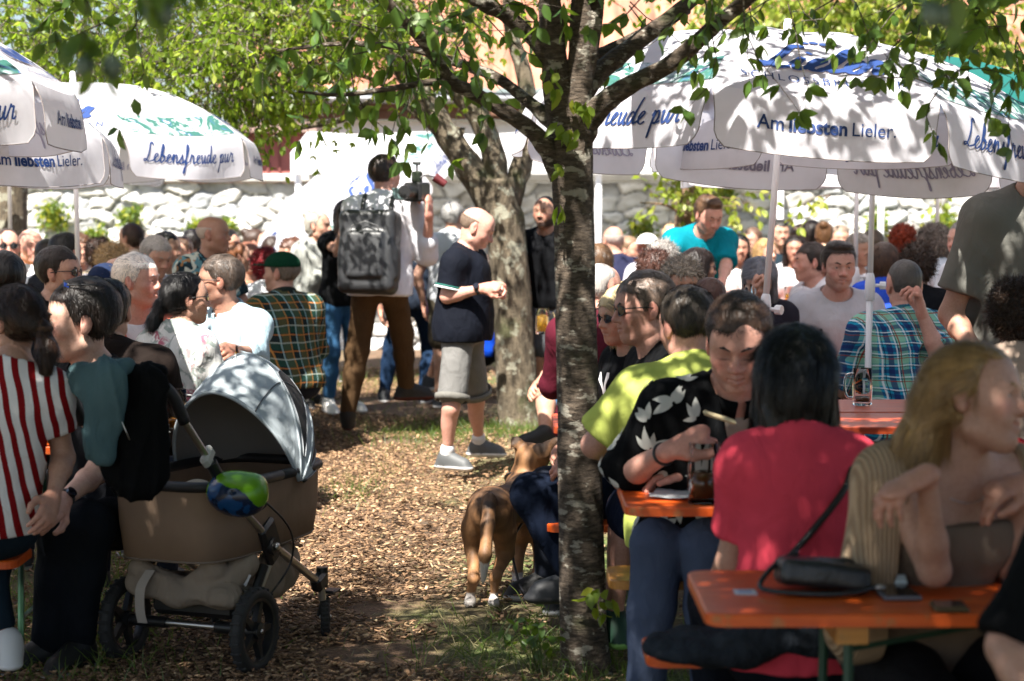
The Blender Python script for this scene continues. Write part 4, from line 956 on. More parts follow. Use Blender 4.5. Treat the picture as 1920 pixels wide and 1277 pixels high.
    vols = [(tuple(P(x, y, d)), rad, n) for (x, y, d, rad, n) in ((1620, 50, 18, (1.5, .8, .4), 420), (1740, 60, 18, (.8, .8, .5), 200), (1500, 10, 18, (1.2, .8, .4), 220), (1890, 130, 18, (.3, .5, .2), 60), (1300, 345, 17.2, (.1, .1, .1), 16), (1245, 380, 17.2, (.2, .1, .04), 10), (1385, 385, 17.2, (.06, .1, .12), 10), (1290, 330, 17.2, (.12, .1, .05), 14), (1560, 365, 16, (.03, .1, .05), 3), (1770, 360, 16, (.05, .1, .08), 6))]
    tree('brown trunked tree with yellow green leaves behind the turquoise shirt man', mb, vols, BARK3, LF3, 15, .085, 4, (.2, .4), 0, tr=.005, name='fruit_tree')
    # weeds at the foot of the near tree
    p = G(1020, 1262); t = empty('weed_plant', p, label='leafy green weed growing at the foot of the slender tree', cat='plant'); rr = np.random.default_rng(4); m = MB(); q = []
    for i in range(9):
        a = rr.uniform(0, 6.28); h = rr.uniform(.08, .22); e = Vector((math.cos(a)*.14*rr.random()-.02, math.sin(a)*.12, h)); m.tube([(e.x*.3, e.y*.3, 0), (e.x*.7, e.y*.7, h*.6), e], [.003, .002, .0015], 5)
        for k in range(7): q.append(np.array(e)*(1-.1*k*rr.random())+rr.normal(size=3)*.014)
    m.build('stem', plain('green_stem', (.08, .12, .03), .6), t, True); q = np.array(q); LV, LQ = leaves(q, rr.normal(size=q.shape)+[0, 0, .1], rr.normal(size=q.shape)*.4+[0, 0, 1], rr.uniform(.03, .05, len(q)), rr.uniform(.010, .017, len(q)), rr); npmesh('leaf_cluster', LV, LQ, LF1, t, smooth=False)
setting()
# ================================================================ writing
GLY = {'e': (.85, [(0,.1),(.35,.45),(.62,.85),(.4,1.0),(.2,.6),(.3,.15),(.6,0),(.85,.2)]), 'l': (.7, [(0,.1),(.35,.8),(.55,1.8),(.4,2.2),(.25,1.7),(.25,.5),(.4,0),(.7,.15)]),
 'b': (.95, [(0,.1),(.35,.9),(.5,1.8),(.38,2.2),(.25,1.7),(.22,.4),(.4,0),(.7,.25),(.72,.75),(.5,.9),(.6,.7),(.95,.7)]), 'n': (1., [(0,.3),(.15,.9),(.25,1),(.25,0),(.3,.6),(.55,1),(.7,.8),(.7,.15),(.85,0),(1,.2)]),
 's': (.8, [(0,.1),(.4,.8),(.45,1.05),(.5,.7),(.62,.35),(.45,0),(.15,.1),(.5,0),(.8,.15)]), 'f': (.8, [(0,.1),(.35,.9),(.55,1.9),(.4,2.3),(.28,1.8),(.25,0),(.2,-1.0),(.05,-1.1),(.15,-.5),(.5,.1),(.8,.2)]),
 'r': (.9, [(0,.2),(.2,.9),(.25,1.1),(.35,.9),(.55,.95),(.55,.5),(.6,.1),(.75,0),(.9,.2)]), 'u': (.95, [(0,.8),(.12,1),(.15,.4),(.3,0),(.55,.3),(.65,1),(.65,.3),(.78,0),(.95,.2)]),
 'd': (.95, [(.6,.85),(.3,1),(.1,.5),(.25,0),(.5,.3),(.68,1.2),(.75,2.2),(.68,.8),(.75,.05),(.95,.2)]), 'p': (.85, [(0,.6),(.15,1),(.15,0),(.1,-1.1),(.15,0),(.25,.8),(.5,1),(.62,.5),(.45,0),(.25,.1),(.6,.05),(.85,.2)]),
 'i': (.55, [(0,.3),(.2,.9),(.22,1),(.2,.3),(.32,0),(.55,.2)]), 'L': (1.1, [(.9,2.0),(.75,2.35),(.5,2.1),(.45,1.2),(.3,.3),(0,.0),(-.1,.2),(.2,.25),(.6,0),(1.1,.15)]), ' ': (.6, [])}
def script2d(text, w=.09, slant=.35, swash=None):
    x = 0; V = []; Q = []
    for ch in text:
        adv, pts = GLY[ch]
        strokes = [pts] if pts else []
        if ch == 'i': strokes.append([(.3, 1.45), (.36, 1.6)])
        for st in strokes:
            s = spline(st, 7); s = s+[x, 0]; s[:, 0] += slant*s[:, 1]
            t = np.gradient(s, axis=0); t /= np.linalg.norm(t, axis=1, keepdims=True)+1e-9; nn = np.stack([-t[:, 1], t[:, 0]], 1)
            ww = (w*(.55+.6*np.abs(t[:, 1])))[:, None]; b = len(V); V += list(s-nn*ww)+list(s+nn*ww); n = len(s)
            Q += [(b+i, b+i+1, b+n+i+1, b+n+i) for i in range(n-1)]
        x += adv
    V = np.array(V); V[:, 0] -= (V[:, 0].min()+V[:, 0].max())/2; return V, Q
def text2d(text, bold=0., space=1., shear=0.):
    c = bpy.data.curves.new('lettering', 'FONT'); c.body = text; c.align_x = 'CENTER'; c.offset = bold; c.space_character = space; c.shear = shear; c.resolution_u = 3
    o = bpy.data.objects.new('lettering', c); scn.collection.objects.link(o); bpy.context.view_layer.update()
    me = bpy.data.meshes.new_from_object(o.evaluated_get(bpy.context.evaluated_depsgraph_get())); V = np.array([v.co[:2] for v in me.vertices]); F = [tuple(p.vertices) for p in me.polygons]
    bpy.data.objects.remove(o); bpy.data.meshes.remove(me); return V, F
# ================================================================ parasols
RU, RZ, AP, VH = 1.13, 2.01, .35, .215
CANV = None
def canvas(col, tr=.45, dirt=.0):
    g = NG('parasol_canvas'); n = g.ramp(g.noise(5, 5), [(.45, 0.), (.75, 1.)]); c = g.mix(n, col, tuple(x*.86 for x in c3(col))); g.base(c); rgh(g, .75); g.bump(g.noise(9, 3, g.co((1, 1, .3)), .5, .6), .25, .02); g.trans(c, tr); return g.m
CW = canvas((.72, .71, .76)); CT = canvas((.004, .115, .10), .2); INK = plain('blue_print', (.008, .035, .15), .7); INKB = plain('print_showing_through', (.33, .32, .44), .8); INKS = plain('dark_print', (.015, .04, .14), .7)
HEM = plain('hem_seam', (.33, .29, .28), .9)
g_ = NG('watercolour_print'); n_ = g_.noise(9, 4, g_.co((1, 1, .5)), .6, 1.); g_.base(g_.ramp(n_, [(.40, (.70, .69, .74)), (.47, (.33, .42, .41)), (.52, (.02, .11, .085)), (.60, (.03, .14, .11)), (.64, (.03, .09, .24)), (.68, (.70, .69, .74))])); rgh(g_, .75); g_.trans((.4, .45, .48), .2); WCOL = g_.m
def pm_(a0, a1, u, v):
    A = np.array([math.sin(a0), -math.cos(a0)]); B = np.array([math.sin(a1), -math.cos(a1)]); w = (u+1)/2; d = (A*(1-w)+B*w)*RU*v
    m = (A+B)/2; d = d+m/np.linalg.norm(m)*.045*(1-u*u)*v**3
    return np.array([d[0], d[1], RZ+AP*(1-v**2.7)-.035*(1-u*u)*v*(1-v*.2)])
def vm_(a0, a1, u, w, off=0.):
    A = np.array([math.sin(a0), -math.cos(a0)]); B = np.array([math.sin(a1), -math.cos(a1)]); k = (u+1)/2; d = (A*(1-k)+B*k); m = (A+B)/2; m = m/np.linalg.norm(m)
    p = d*RU+m*(.045*(1-u*u)+.045*(1-math.exp(-3*w))*1.0+.012*math.sin(u*5+w*2)*w+off); return np.array([p[0], p[1], RZ-VH*w*(1+.05*w)-.028*(1-u*u)])
def grid(fn, us, vs):
    V = [fn(u, v) for v in vs for u in us]; n = len(us); return V, [(j*n+i, j*n+i+1, (j+1)*n+i+1, (j+1)*n+i) for j in range(len(vs)-1) for i in range(n-1)]
T_AM, T_LL, T_LOGO, T_SB, T_LEB = text2d('Am', .0), None, script2d('Lieler', .16, .45), text2d('SCHLOSSBRUNNEN', .0, 1.35), script2d('Lebensfreude pur', .085, .3)
def am_text():
    V = []; F = []; x = 0
    for t, b in (('Am', .012), ('liebsten', .032), ('Lieler.', .0)):
        v, f = text2d(t, b); w = v[:, 0].max()-v[:, 0].min(); v = v.copy(); v[:, 0] += x-v[:, 0].min(); k = len(V); V += list(v); F += [tuple(i+k for i in q) for q in f]; x += w+.28
    V = np.array(V); V[:, 0] -= V[:, 0].max()/2; return V, F
T_AML = am_text()
def parasol(proto_turq=False):
    t = empty('parasol'); 
    top = RZ+AP
    pole = MB().cyl((0, 0, 1.10), (0, 0, top), .0145, n=12).build('pole', WHITE, t, True)
    MB().cyl((0, 0, .0), (0, 0, 1.22), .0175, n=12).build('lower_pole', WHITE, t, True)
    m = MB().lathe([(.018, 1.10), (.026, 1.11), (.026, 1.2), (.021, 1.23), (.018, 1.24), (.016, 1.245)], n=14); c = m.build('clamp', WHITE, t, True, 40)
    m = MB().cyl((.02, 0, 1.18), (.055, -.01, 1.18), .009, n=8); m.cyl((.05, -.009, 1.18), (.078, -.016, 1.18), .021, n=8); m.build('clamp_knob', WHITE, c, True, 40)
    MB().box((0, 0, .02), (.42, .42, .04), bev=.01).build('base_plate', plain('concrete', (.3, .29, .28), .9, bump=(30, .3)), t)
    MB().lathe([(.001, top+.075), (.016, top+.07), (.02, top+.05), (.018, top+.02), (.024, top+.0), (.024, top-.02)], n=14).build('finial', WHITE, t, True)
    for i in range(8):
        a0, a1 = R(45*i), R(45*i+45); even = i % 2 == 0
        mat = CT if (proto_turq and i in (0, 1)) else CW
        V, F = grid(lambda u, v: pm_(a0, a1, u, v), np.linspace(-1, 1, 13), np.linspace(0.001, 1, 15)); o = MB().add(V, F).build('canopy_panel', mat, t, True)
        us = np.linspace(-1, 1, 17)
        def fl(u, w):
            uu = u*(1-.03*min(1, w*2)-.10*max(0, (w-.70)/.30)**2.5); return vm_(a0, a1, uu, w*(1-.0*u*u))
        V, F = grid(fl, us, np.linspace(0, 1, 11)); fl_o = MB().add(V, F).build('valance', CW, t, True)
        edge = [fl(-1, w) for w in np.linspace(.1, 1, 9)]+[fl(u, 1) for u in us[1:-1]]+[fl(1, w) for w in np.linspace(1, .1, 9)]
        MB().tube([Vector(p) for p in edge], .0022, 4).build('hem', HEM, fl_o, True)
        MB().tube([Vector(pm_(a0, a1, -1, v))-Vector((0, 0, .014)) for v in np.linspace(.03, .99, 8)], .004, 5).build('rib', WHITE, t, True)
        half = RU*math.sin(R(22.5))
        def conf(tx, sc, y0, on, mt, off, nm, par):
            v, f = tx; V = []
            for (x, y) in v:
                X, Y = x*sc, y0+y*sc
                if on == 'v': p = vm_(a0, a1, X/half, (.205-Y)/VH, off)
                else:
                    vv = 1-(Y/(RU*1.05)); p = pm_(a0, a1, max(-1, min(1, X/(half*vv))), vv); p = p+np.array([math.sin((a0+a1)/2), -math.cos((a0+a1)/2), 1.3])*off/1.6
                V.append(p)
            return MB().add(V, f).build(nm, mt, par)
        if even:
            conf(T_AML, .071, .075, 'v', INK, .004, 'lettering', fl_o); conf(T_AML, .071, .075, 'v', INKB, -.004, 'show_through_lettering', fl_o)
            if mat is CT: continue
            conf(T_LOGO, .094, .165, 'c', INK, .006, 'logo_lettering', o); conf(T_SB, .058, .075, 'c', INKS, .006, 'lettering', o)
            cv = []; cf = []
            for q, (x, y, r_) in enumerate(((-.035, .0, .016), (0, .012, .02), (.04, .0, .022), (.075, .0, .016))):
                b = len(cv); cv += [(x+r_*math.cos(z), y+r_*math.sin(z)) for z in np.linspace(0, 5.6, 8)]; cf.append(tuple(range(b, b+8)))
            conf((np.array(cv), cf), 1, .43, 'c', INKS, .006, 'crest', o)
        else:
            conf(T_LEB, .046, .075, 'v', INK, .004, 'lettering', fl_o); conf(T_LEB, .046, .075, 'v', INKB, -.004, 'show_through_lettering', fl_o)
            if mat is CT: continue
            V, F = grid(lambda u, v: pm_(a0, a1, u, v)+np.array([0, 0, .004]), np.linspace(-.97, .97, 14), np.linspace(.84, .975, 6)); MB().add(V, F).build('printed_band', WCOL, o, True)
    return t
def kids(o): return [c for c in bpy.data.objects if c.parent == o]
def dup(o, parent=None):
    c = o.copy(); scn.collection.objects.link(c); c.parent = parent
    for k in KM.get(o.name, []): dup(k, c)
    return c
def keymap():
    KM.clear()
    for o in bpy.data.objects:
        if o.parent: KM.setdefault(o.parent.name, []).append(o)
KM = {}
def place_parasols():
    p0 = parasol(); pt = parasol(True); keymap(); first = True
    GP = 'white printed parasols over the beer tables'
    for (x, d, dz, ph, tx, ty, src, lab) in ((1440, 8.3, .0, -21, 4.4, -2.5, 0, 'big white parasol dappled with leaf shadows on a leaning pole right of the slender tree'),
        (1634, 9.9, .03, 10, .6, 0, 1, 'white and turquoise parasol whose pole stands against the blue plaid shirt back'),
        (-402, 7.5, .08, -20, 0, 0, 0, 'white parasol cut by the left picture edge, nearest of the left parasols'),
        (-225, 9.2, -.05, 33, 0, 0, 0, 'white parasol in the middle of the left group, lowest hanging valance'),
        (144, 11.8, 0, -19, -.6, 0, 0, 'white parasol of the left group farthest right, dappled with leaf shadow'),
        (18, 14.6, 0, 5, 0, 0, 0, 'white parasol at the back left, its pole before the dark tree trunk'),
        (1606, 12.5, -.03, 12, 0, 0, 0, 'white parasol behind the white tee man, seen under the big one'),
        (1758, 14.2, -.03, 30, 0, 0, 0, 'white parasol at the back right beside the standing polo shirt man'),
        (655, 17.9, -.3, 10, -36, 16, 0, 'steeply tilted white parasol behind the videographer')):
        o = (p0 if first else dup(p0)) if src == 0 else pt; first = False if src == 0 else first
        w = P(x, 375, d); o.location = (w.x, w.y, dz); o.rotation_euler = (R(ty), R(tx), R(ph)) if False else (0, 0, 0)
        o.rotation_mode = 'QUATERNION'; q = Matrix.Rotation(R(ty), 3, 'X')@Matrix.Rotation(R(tx), 3, 'Y')@Matrix.Rotation(R(ph), 3, 'Z'); o.rotation_quaternion = q.to_quaternion()
        if abs(tx) > 10:
            o.location = Vector((w.x, w.y, 1.65-.15))-q@Vector((0, 0, 1.9)); o.location.z = max(o.location.z, -.2)
        elif tx: piv = Vector((w.x, w.y, 1.3+dz)); o.location = piv-q@Vector((0, 0, 1.3))
        tag(o, lab, 'parasol', GP)
place_parasols()
# ================================================================ beer tables and benches
def woodmat(name, a, b, worn):
    g = NG(name); co = g.co((.6, 6, 6)); n = g.noise(5, 5, co, .6, .4); c = g.mix(g.ramp(n, [(.35, 0.), (.65, 1.)]), a, b)
    c = g.mix(g.ramp(g.noise(17, 5, g.co()), [(.60, 0.), (.70, .75)]), c, worn); c = g.mix(g.ramp(g.noise(40, 3, g.co((.15, 6, 6)), .7), [(.60, 0.), (.66, .45)]), c, tuple(x*.45 for x in c3(a))); g.base(c); rgh(g, .38); g.b.inputs['Coat Weight'].default_value = .15; g.b.inputs['Coat Roughness'].default_value = .25; g.bump(n, .15, .01); return g.m
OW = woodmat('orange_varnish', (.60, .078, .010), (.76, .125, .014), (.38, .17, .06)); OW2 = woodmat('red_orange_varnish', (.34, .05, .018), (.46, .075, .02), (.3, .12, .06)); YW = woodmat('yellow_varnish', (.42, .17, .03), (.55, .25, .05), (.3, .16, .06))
EDGE = plain('worn_edge', (.34, .05, .015), .6, bump=(30, .3), var=.35); GM = plain('green_frame', (.02, .06, .035), .5)
def plank(t, nm, w, dep, z, th, mat, bev=.02):
    r = .045; V = []; n = 5; out = []
    for cx, cy, a in ((w/2-r, dep/2-r, 0), (-w/2+r, dep/2-r, 90), (-w/2+r, -dep/2+r, 180), (w/2-r, -dep/2+r, 270)):
        for k in range(n+1): an = R(a+90*k/n); out.append((cx+r*math.cos(an), cy+r*math.sin(an)))
    N = len(out); rings = [(.0, z-th), (.0, z-.004), (-.004, z)]
    for (o_, zz) in rings: V += [(x*(1+o_/w*2), y*(1+o_/dep*2), zz) for (x, y) in out]
    F = [(j*N+i, j*N+(i+1) % N, (j+1)*N+(i+1) % N, (j+1)*N+i) for j in range(2) for i in range(N)]
    o = MB().add(V, F+[tuple(range(2*N, 3*N)), tuple(range(N-1, -1, -1))]).build(nm, mat, t); return o
def furn(kind, x, y, rot, w, dep, z, lab, grp, mat=None, sticker=False, ends=(1, 1)):
    t = empty('beer_table' if kind == 't' else 'bench', (x, y, 0), R(rot), label=lab, cat='table' if kind == 't' else 'bench', group=grp)
    o = plank(t, 'tabletop' if kind == 't' else 'seat', w, dep, z, .028, mat or OW)
    for s in (-1, 1):
        f = MB(); xx = s*(w/2-.32)
        MB().box((xx, 0, z-.028-.024), (.07, dep*.85, .045)).build('batten', YW, t)
        for q in (-1, 1): f.tube([(xx, q*dep*.32, z-.075), (xx, q*dep*.42, .01)], .012, 6)
        f.tube([(xx, -dep*.41, .12), (xx, dep*.41, .12)], .009, 6); f.tube([(xx, -dep*.3, z-.1), (xx-s*.35, 0, z-.075)], .007, 5); f.build('leg_frame', GM, t)
    if sticker: MB().box((-w/2+.11, -.02, z+.0015), (.05, .05, .002)).build('sticker', plain('paper_label', (.62, .62, .68), .6), t); MB().box((-w/2+.11, -.02, z+.003), (.03, .014, .0012)).build('sticker_print', plain('label_ink', (.25, .28, .5), .6), t)
    return t
GT, GB = 'orange beer tables', 'benches at the beer tables'
def wx(px, d): return (px-960)/FPX*d
T1 = furn('t', .42+1.1, 4.33, 0, 2.2, .5, .76, 'nearest orange beer table with handbag and phones on it', GT, sticker=True)
T2 = furn('t', wx(1165, 5.8)+1.1, 5.78, 0, 2.2, .5, .76, 'orange beer table where the palm shirt man eats, beer mug on it', GT, sticker=True)
furn('b', .35+1.1, 5.02, 0, 2.2, .26, .47, 'bench with a dark denim jacket lying on its end', GB)
furn('b', wx(1145, 5.9)+1.1, 6.02, 0, 2.2, .26, .47, 'worn yellow bench the palm shirt man sits on', GB, YW)
furn('b', wx(1030, 6.5)+1.1, 7.05, 0, 2.2, .26, .47, 'orange bench ending left of the slender tree trunk', GB)
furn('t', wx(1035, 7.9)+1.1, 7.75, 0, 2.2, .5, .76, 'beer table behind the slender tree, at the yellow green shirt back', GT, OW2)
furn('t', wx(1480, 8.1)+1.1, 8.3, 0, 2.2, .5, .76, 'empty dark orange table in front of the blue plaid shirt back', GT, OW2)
furn('b', wx(1500, 10.2)+1.1, 10.3, 0, 2.2, .26, .47, 'bench under the blue plaid shirt man', GB)
furn('t', wx(1500, 10.9)+1.1, 10.85, 0, 2.2, .5, .76, 'beer table between the plaid shirt man and the white tee man', GT)
furn('t', wx(1350, 13.5)+1.1, 13.6, 0, 2.2, .5, .76, 'beer table the turquoise shirt man leans over', GT)
furn('t', wx(460, 9.3)-1.1, 9.4, 0, 2.2, .5, .76, 'orange beer table between the floral blouse and the light blue shirt', GT)
furn('t', wx(560, 12.9)-1.1, 12.9, 0, 2.2, .5, .76, 'orange beer table beyond the checked shirt man', GT)
furn('b', wx(585, 12.3)-1.1, 12.2, 0, 2.2, .26, .47, 'bench the green cap man sits on', GB, YW)
furn('b', wx(30, 6.3)-1.1, 6.35, 0, 2.2, .26, .47, 'bench the striped shirt woman sits on', GB)
furn('t', wx(230, 7.3)-1.1, 7.15, 0, 2.2, .5, .76, 'orange beer table behind the pram, beyond the striped shirt woman', GT)
furn('b', wx(1090, 13)+.2, 12.4, 90, 2.2, .26, .47, 'bench right of the gnarled tree trunk', GB)
for i, (x, d, l) in enumerate(((300, 16.4, 'far beer table below the wall plants at left'), (1450, 16.2, 'far beer table among the girls at right'), (1200, 16, 'far beer table behind the turquoise shirt man, near the white post'))): furn('t', wx(x, d), d, 0, 2.2, .5, .76, l, GT)
def mug(x, y, z, lab, s=1., fill=.45, col=(.09, .03, .012), hd=1):
    gl = NG('mug_glass'); gl.b.inputs['Transmission Weight'].default_value = 1; gl.b.inputs['IOR'].default_value = 1.12; gl.base((.93, .95, .95)); rgh(gl, .03)
    t = empty('beer_mug', (x, y, z), label=lab, cat='beer mug'); R0 = .041*s; H = .16*s
    MB().lathe([(.001, .0), (R0, .0), (R0*1.02, .01), (R0*1.05, H*.5), (R0, H), (R0-.004, H), (R0-.006, H*.5), (R0-.007, .015), (.001, .014)], n=20).build('glass', gl.m, t, True)
    MB().lathe([(.001, .016), (R0-.009, .016), (R0-.008, H*fill), (.001, H*fill)], n=20).build('drink', plain('drink', col, .1), t, True)
    m = MB(); m.tube(spline([(hd*R0*.9, 0, H*.85), (hd*R0*1.7, 0, H*.8), (hd*R0*1.9, 0, H*.5), (hd*R0*1.6, 0, H*.22), (hd*R0*.95, 0, H*.2)], 4), .006*s, 8); m.build('handle', gl.m, t, True); return t
mug(wx(1322, 5.6), 5.6, .762, 'beer mug with a little dark drink beside the pink back', 1.12, .5)
mug(wx(335, 7.3), 7.2, .90-.12, 'glass beer mug showing above the pram hood', 1., .3, (.3, .1, .01)); mug(wx(425, 9.2), 9.25, .762, 'tall beer glass at the light blue shirt elbow', 1.15, .8, (.35, .17, .01))
mug(wx(1375, 13.3), 13.4, .762, 'beer mug on the table under the turquoise shirt man', 1., .7); mug(wx(1152, 16), 16, .762, 'pale beer glass by the navy shirt man at the back', 1., .7, (.4, .2, .02))
mug(wx(1015, 12.6), 12.2, .80, 'beer glass held low by the black vest man behind the tree', 1., .7, (.4, .2, .02))
# small things on the near tables
p = P(1540, 1085, 4.35); hb = empty('handbag', (p.x, 4.33, .762), label='small black leather handbag lying on the nearest orange table', cat='handbag')
F = Field(); F.box((0, 0, .035), (.085, .05, .012), .018, M=ry_(.12)@rx_(-.15)); F.cone((-.08, .02, .05), (.06, .04, .055), .02, .015, k=.01); v, q = F.mesh(.005); v = v+vnormals(v, q)*(.0025*wnoise(v, 45, 3))[:, None]; BL = plain('black_leather', (.012, .013, .015), .35, bump=(90, .25)); npmesh('bag_body', v, q, BL, hb)
MB().tube(spline([(-.08, .04, .05), (-.05, .06, .075), (-.10, .02, .06), (-.145, -.02, .02), (-.13, -.055, .010), (-.04, -.085, .008), (.05, -.085, .01), (.11, -.06, .02)], 6), .006, 8).build('strap', BL, hb, True); MB().torus((.118, -.06, .02), .012, .003, n=14).build('buckle', ALU, hb, True)
def phone(px, py, lab, w, l, flap, case, rot=0):
    p = P(px, py, 1); k = (.77-CH)/(p.z-CH); t = empty('phone', (p.x*k, k, .761), R(rot), label=lab, cat='phone'); MB().box((0, 0, .006), (w, l, .010), bev=.003).build('case', case, t); MB().box((0, 0, .0122), (w*.88, l*.93, .0015)).build('screen', plain('phone_screen', (.01, .01, .012), .08, coat=.5), t)
    if flap: MB().box((0, l*.5+.012, .018), (w*1.02, .03, .010), rot=rot3('X', .5), bev=.003).build('flap', plain('pale_flap', (.62, .72, .74), .5), t)
phone(1680, 1108, 'phone with pale flap at its top edge on the nearest table', .085, .14, True, plain('grey_case', (.14, .14, .16), .4), 2); phone(1780, 1135, 'small dark brown phone lying right of the flap phone', .075, .075, False, plain('brown_case', (.09, .06, .025), .5), -3)
m = MB(); r_ = np.random.default_rng(2)
V, F_ = grid(lambda u, v: (u*.12, v*.09, .004+.006*abs(math.sin(u*3+v*2))), np.linspace(-1, 1, 9), np.linspace(-1, 1, 7)); o = MB().add(V, F_).build('napkin', plain('white_paper', (.72, .72, .72), .8), None, True); o.location = (wx(1300, 5.75), 5.72, .762); o.rotation_euler = (0, 0, R(-12)); tag(o, 'white paper napkin under the mug on the palm shirt man table', 'napkin')
# denim jacket on bench
F = Field()
for (a, b, c, e, s) in ((0, 0, .50, .16, .10), (.16, .03, .53, .15, .09), (.34, .0, .52, .17, .1), (.50, .02, .50, .12, .09)): F.ell((a, b, c), (e, .13, .045), k=.012)
F.cone((.05, -.08, .53), (.3, -.06, .57), .035, .04); F.cone((.1, .06, .56), (.25, .02, .58), .03); F.cone((.3, -.1, .54), (.52, -.09, .5), .035); v, q = F.mesh(.007); v = v+vnormals(v, q)*(.007*wnoise(v, 30, 3)+.004*wnoise(v, 75, 4))[:, None]
o = npmesh('denim_jacket', v, q, cloth((.022, .027, .035), sc=30, st=.5)); o.location = (.50, 4.83, .012); tag(o, 'crumpled dark denim jacket lying on the bench under the nearest table', 'jacket')
for i, (x, d, fl_, lb) in enumerate(((1620, 8.3, .2, 'almost empty beer mug on the dark table before the plaid shirt'), (1530, 10.85, .7, 'beer mug before the frowning man'), (1300, 13.5, .6, 'beer mug left on the table below the turquoise shirt'), (1405, 13.6, .3, 'nearly empty mug at the turquoise shirt man hand'), (1440, 16.2, .8, 'full beer mug before the blond woman at the back'), (1480, 16.2, .6, 'mug in front of the right dark haired girl'), (1395, 16.1, .9, 'dark drink glass in front of the black haired girl'), (250, 16.4, .7, 'mug on the far left table'), (390, 12.9, .5, 'mug on the table behind the light blue shirt man'), (180, 7.1, .5, 'mug by the young man with blue sunglasses'), (1210, 7.75, .6, 'mug in front of the sunglasses man'), (455, 12.9, .8, 'full mug beside the checked shirt man'))):
    mug(wx(x, d), d, .762, lb, 1., fl_, (.35, .16, .01) if i % 2 else (.12, .04, .01), 1 if i % 3 else -1)['group'] = 'mugs on the beer tables'
# ================================================================ the crowd
def conform(ob, pts2d_list, mat, name, off=.004):
    "lay small outlines on a garment: each item (centre, tangent u, tangent v, outline)"
    me = ob.data; n = len(me.vertices); V = np.empty(n*3, np.float32); me.vertices.foreach_get('co', V); V = V.reshape(-1, 3); N = np.empty(n*3, np.float32); me.vertices.foreach_get('normal', N); N = N.reshape(-1, 3)
    mb = MB()
    for (c, tu, tv, out, faces) in pts2d_list:
        w = np.array([c+tu*x+tv*y for (x, y) in out]); r = np.abs(w-c).max()+.06; k = np.where((np.abs(V-c) < r).all(1))[0]
        if len(k) < 4: continue
        D = ((w[:, None]-V[k][None])**2).sum(2); o = np.argsort(D, 1)[:, :4]; d4 = np.take_along_axis(D, o, 1); ww = 1/(d4+1e-5); ww /= ww.sum(1, keepdims=True)
        nn = (N[k][o]*ww[..., None]).sum(1); nn /= np.linalg.norm(nn, axis=1, keepdims=True)+1e-9; ps = (V[k][o]*ww[..., None]).sum(1); h = ((w-ps)*nn).sum(1, keepdims=True)
        mb.add(w-nn*h+nn*off, faces)
    return mb.build(name, mat, ob, True)
def child(ob, nm):
    for c in bpy.data.objects:
        if c.parent == ob and c.name.split('.')[0] == nm: return c
def collar(I, col, tip=None, h=.045, nm='collar'):
    "folded polo collar"
    c = I['P3']+I['S1']@[0, -.006, .020]; ax = unit(I['S1']@[0, -.3, 1]); sx = unit(I['S1']@[1, 0, 0]); fy = np.cross(ax, sx); V = []; F = []; n = 26; u = I['u']
    for j, (rr, zz) in enumerate(((.070, .035), (.080, .036), (.094, -.004), (.089, -.006))):
        for i in range(n):
            a = R(-82+344*i/(n-1)-0); dr = (.012 if i in (0, n-1) and j >= 2 else 0); V.append(c+(sx*math.cos(a+.0)*rr*1.08+fy*math.sin(a)*(rr+.0))*u+ax*(zz-dr-(.012 if math.sin(a) < -.3 else 0))*u)
    for j in range(3):
        for i in range(n-1): F.append((j*n+i, j*n+i+1, (j+1)*n+i+1, (j+1)*n+i))
    o = MB().add(V, F).build(nm, cloth(col), I['ob'], True)
    if tip is not None:
        for (k, cc) in tip: MB().tube([Vector(V[2*n+i])*(1-k)+Vector(V[1*n+i])*k+Vector((0, 0, .002)) for i in range(n)], .0028, 5).build('collar_stripe', plain('tip%s' % cc, cc, .8), o, True)
    return o
def cap(I, col, vis_yaw=0, nm='cap', h=.0, brim=True):
    M = I['Mh']; c = I['Hc']; u = I['hu']; F = Field(); F.ell((0, .014, .045), (.097, .117, .090), k=.004); F.cut(lambda X, Y, Z: np.minimum(Z-.040+.0*Y+h, .5)); v, q = F.mesh(.0055)
    if brim:
        B = Field(); B.ell((0, -.125, .050), (.070, .072, .006), k=.003); v2, q2 = B.mesh(.0045); v, q, _ = join([(v, q), (v2, q2)])
    v = c+(v*u)@M.T; return npmesh(nm, v, q, cloth(col, sc=30), I['ob'])
PR = dict
A = person
# ---- near left
I = A('woman in red and white striped blouse sitting with her back turned, dark ponytail', 26, 602, 6.15, -170, hy=50, hp=4, sex='f', q=2, hair='pony', hc='#2a1a12', hlen=.28, pat='stripes', slv=.5, lean=3, roll=-12, u=.95, sw=.96, fit=.018, hem=.0, skin='m', pants='#16232c', plen='cut', shoe='#c8c8c6', aP=('l', -.05, -.22, -.42), aN=(100, 930, 6.0), eN=(118, 850, 6.15), lP=(15, 1205, 6.35), lN=(-60, 1180, 6.5), neck=.10, hs=1)
_m = MB().torus(I['Hc']+I['Mh']@np.array([0, .128, -.03]), .022, .010, Matrix([list(r) for r in I['Mh']]), n=18); _m.build('scrunchie', cloth('#5a4436'), I['ob'], True)
I = A('young man with blue sunglasses pushed up in his dark hair, seen behind the striped blouse', 152, 602, 6.95, -35, hs=1.15, hy=-40, hp=2, q=2, hair='short', hc='#1c130e', u=1.04, lean=6, shirt='#15161a', sleeve='short', aP=(118, 938, 6.45), eP=(182, 885, 6.75), aN=('l', -.1, -.3, -.35), pants='#14181e', kP=(168, 985, 6.6), kN=(110, 990, 6.6), lP=(150, 1210, 6.7), lN=(90, 1210, 6.7), skin='l', cutf=.066, neck=.085)
watch(I, 1); _o = glasses(I['Mh'], I['Hc']+I['Mh']@np.array([0, .066, .122]), I['hu'], I['ob'], True, (.02, .10, .75))
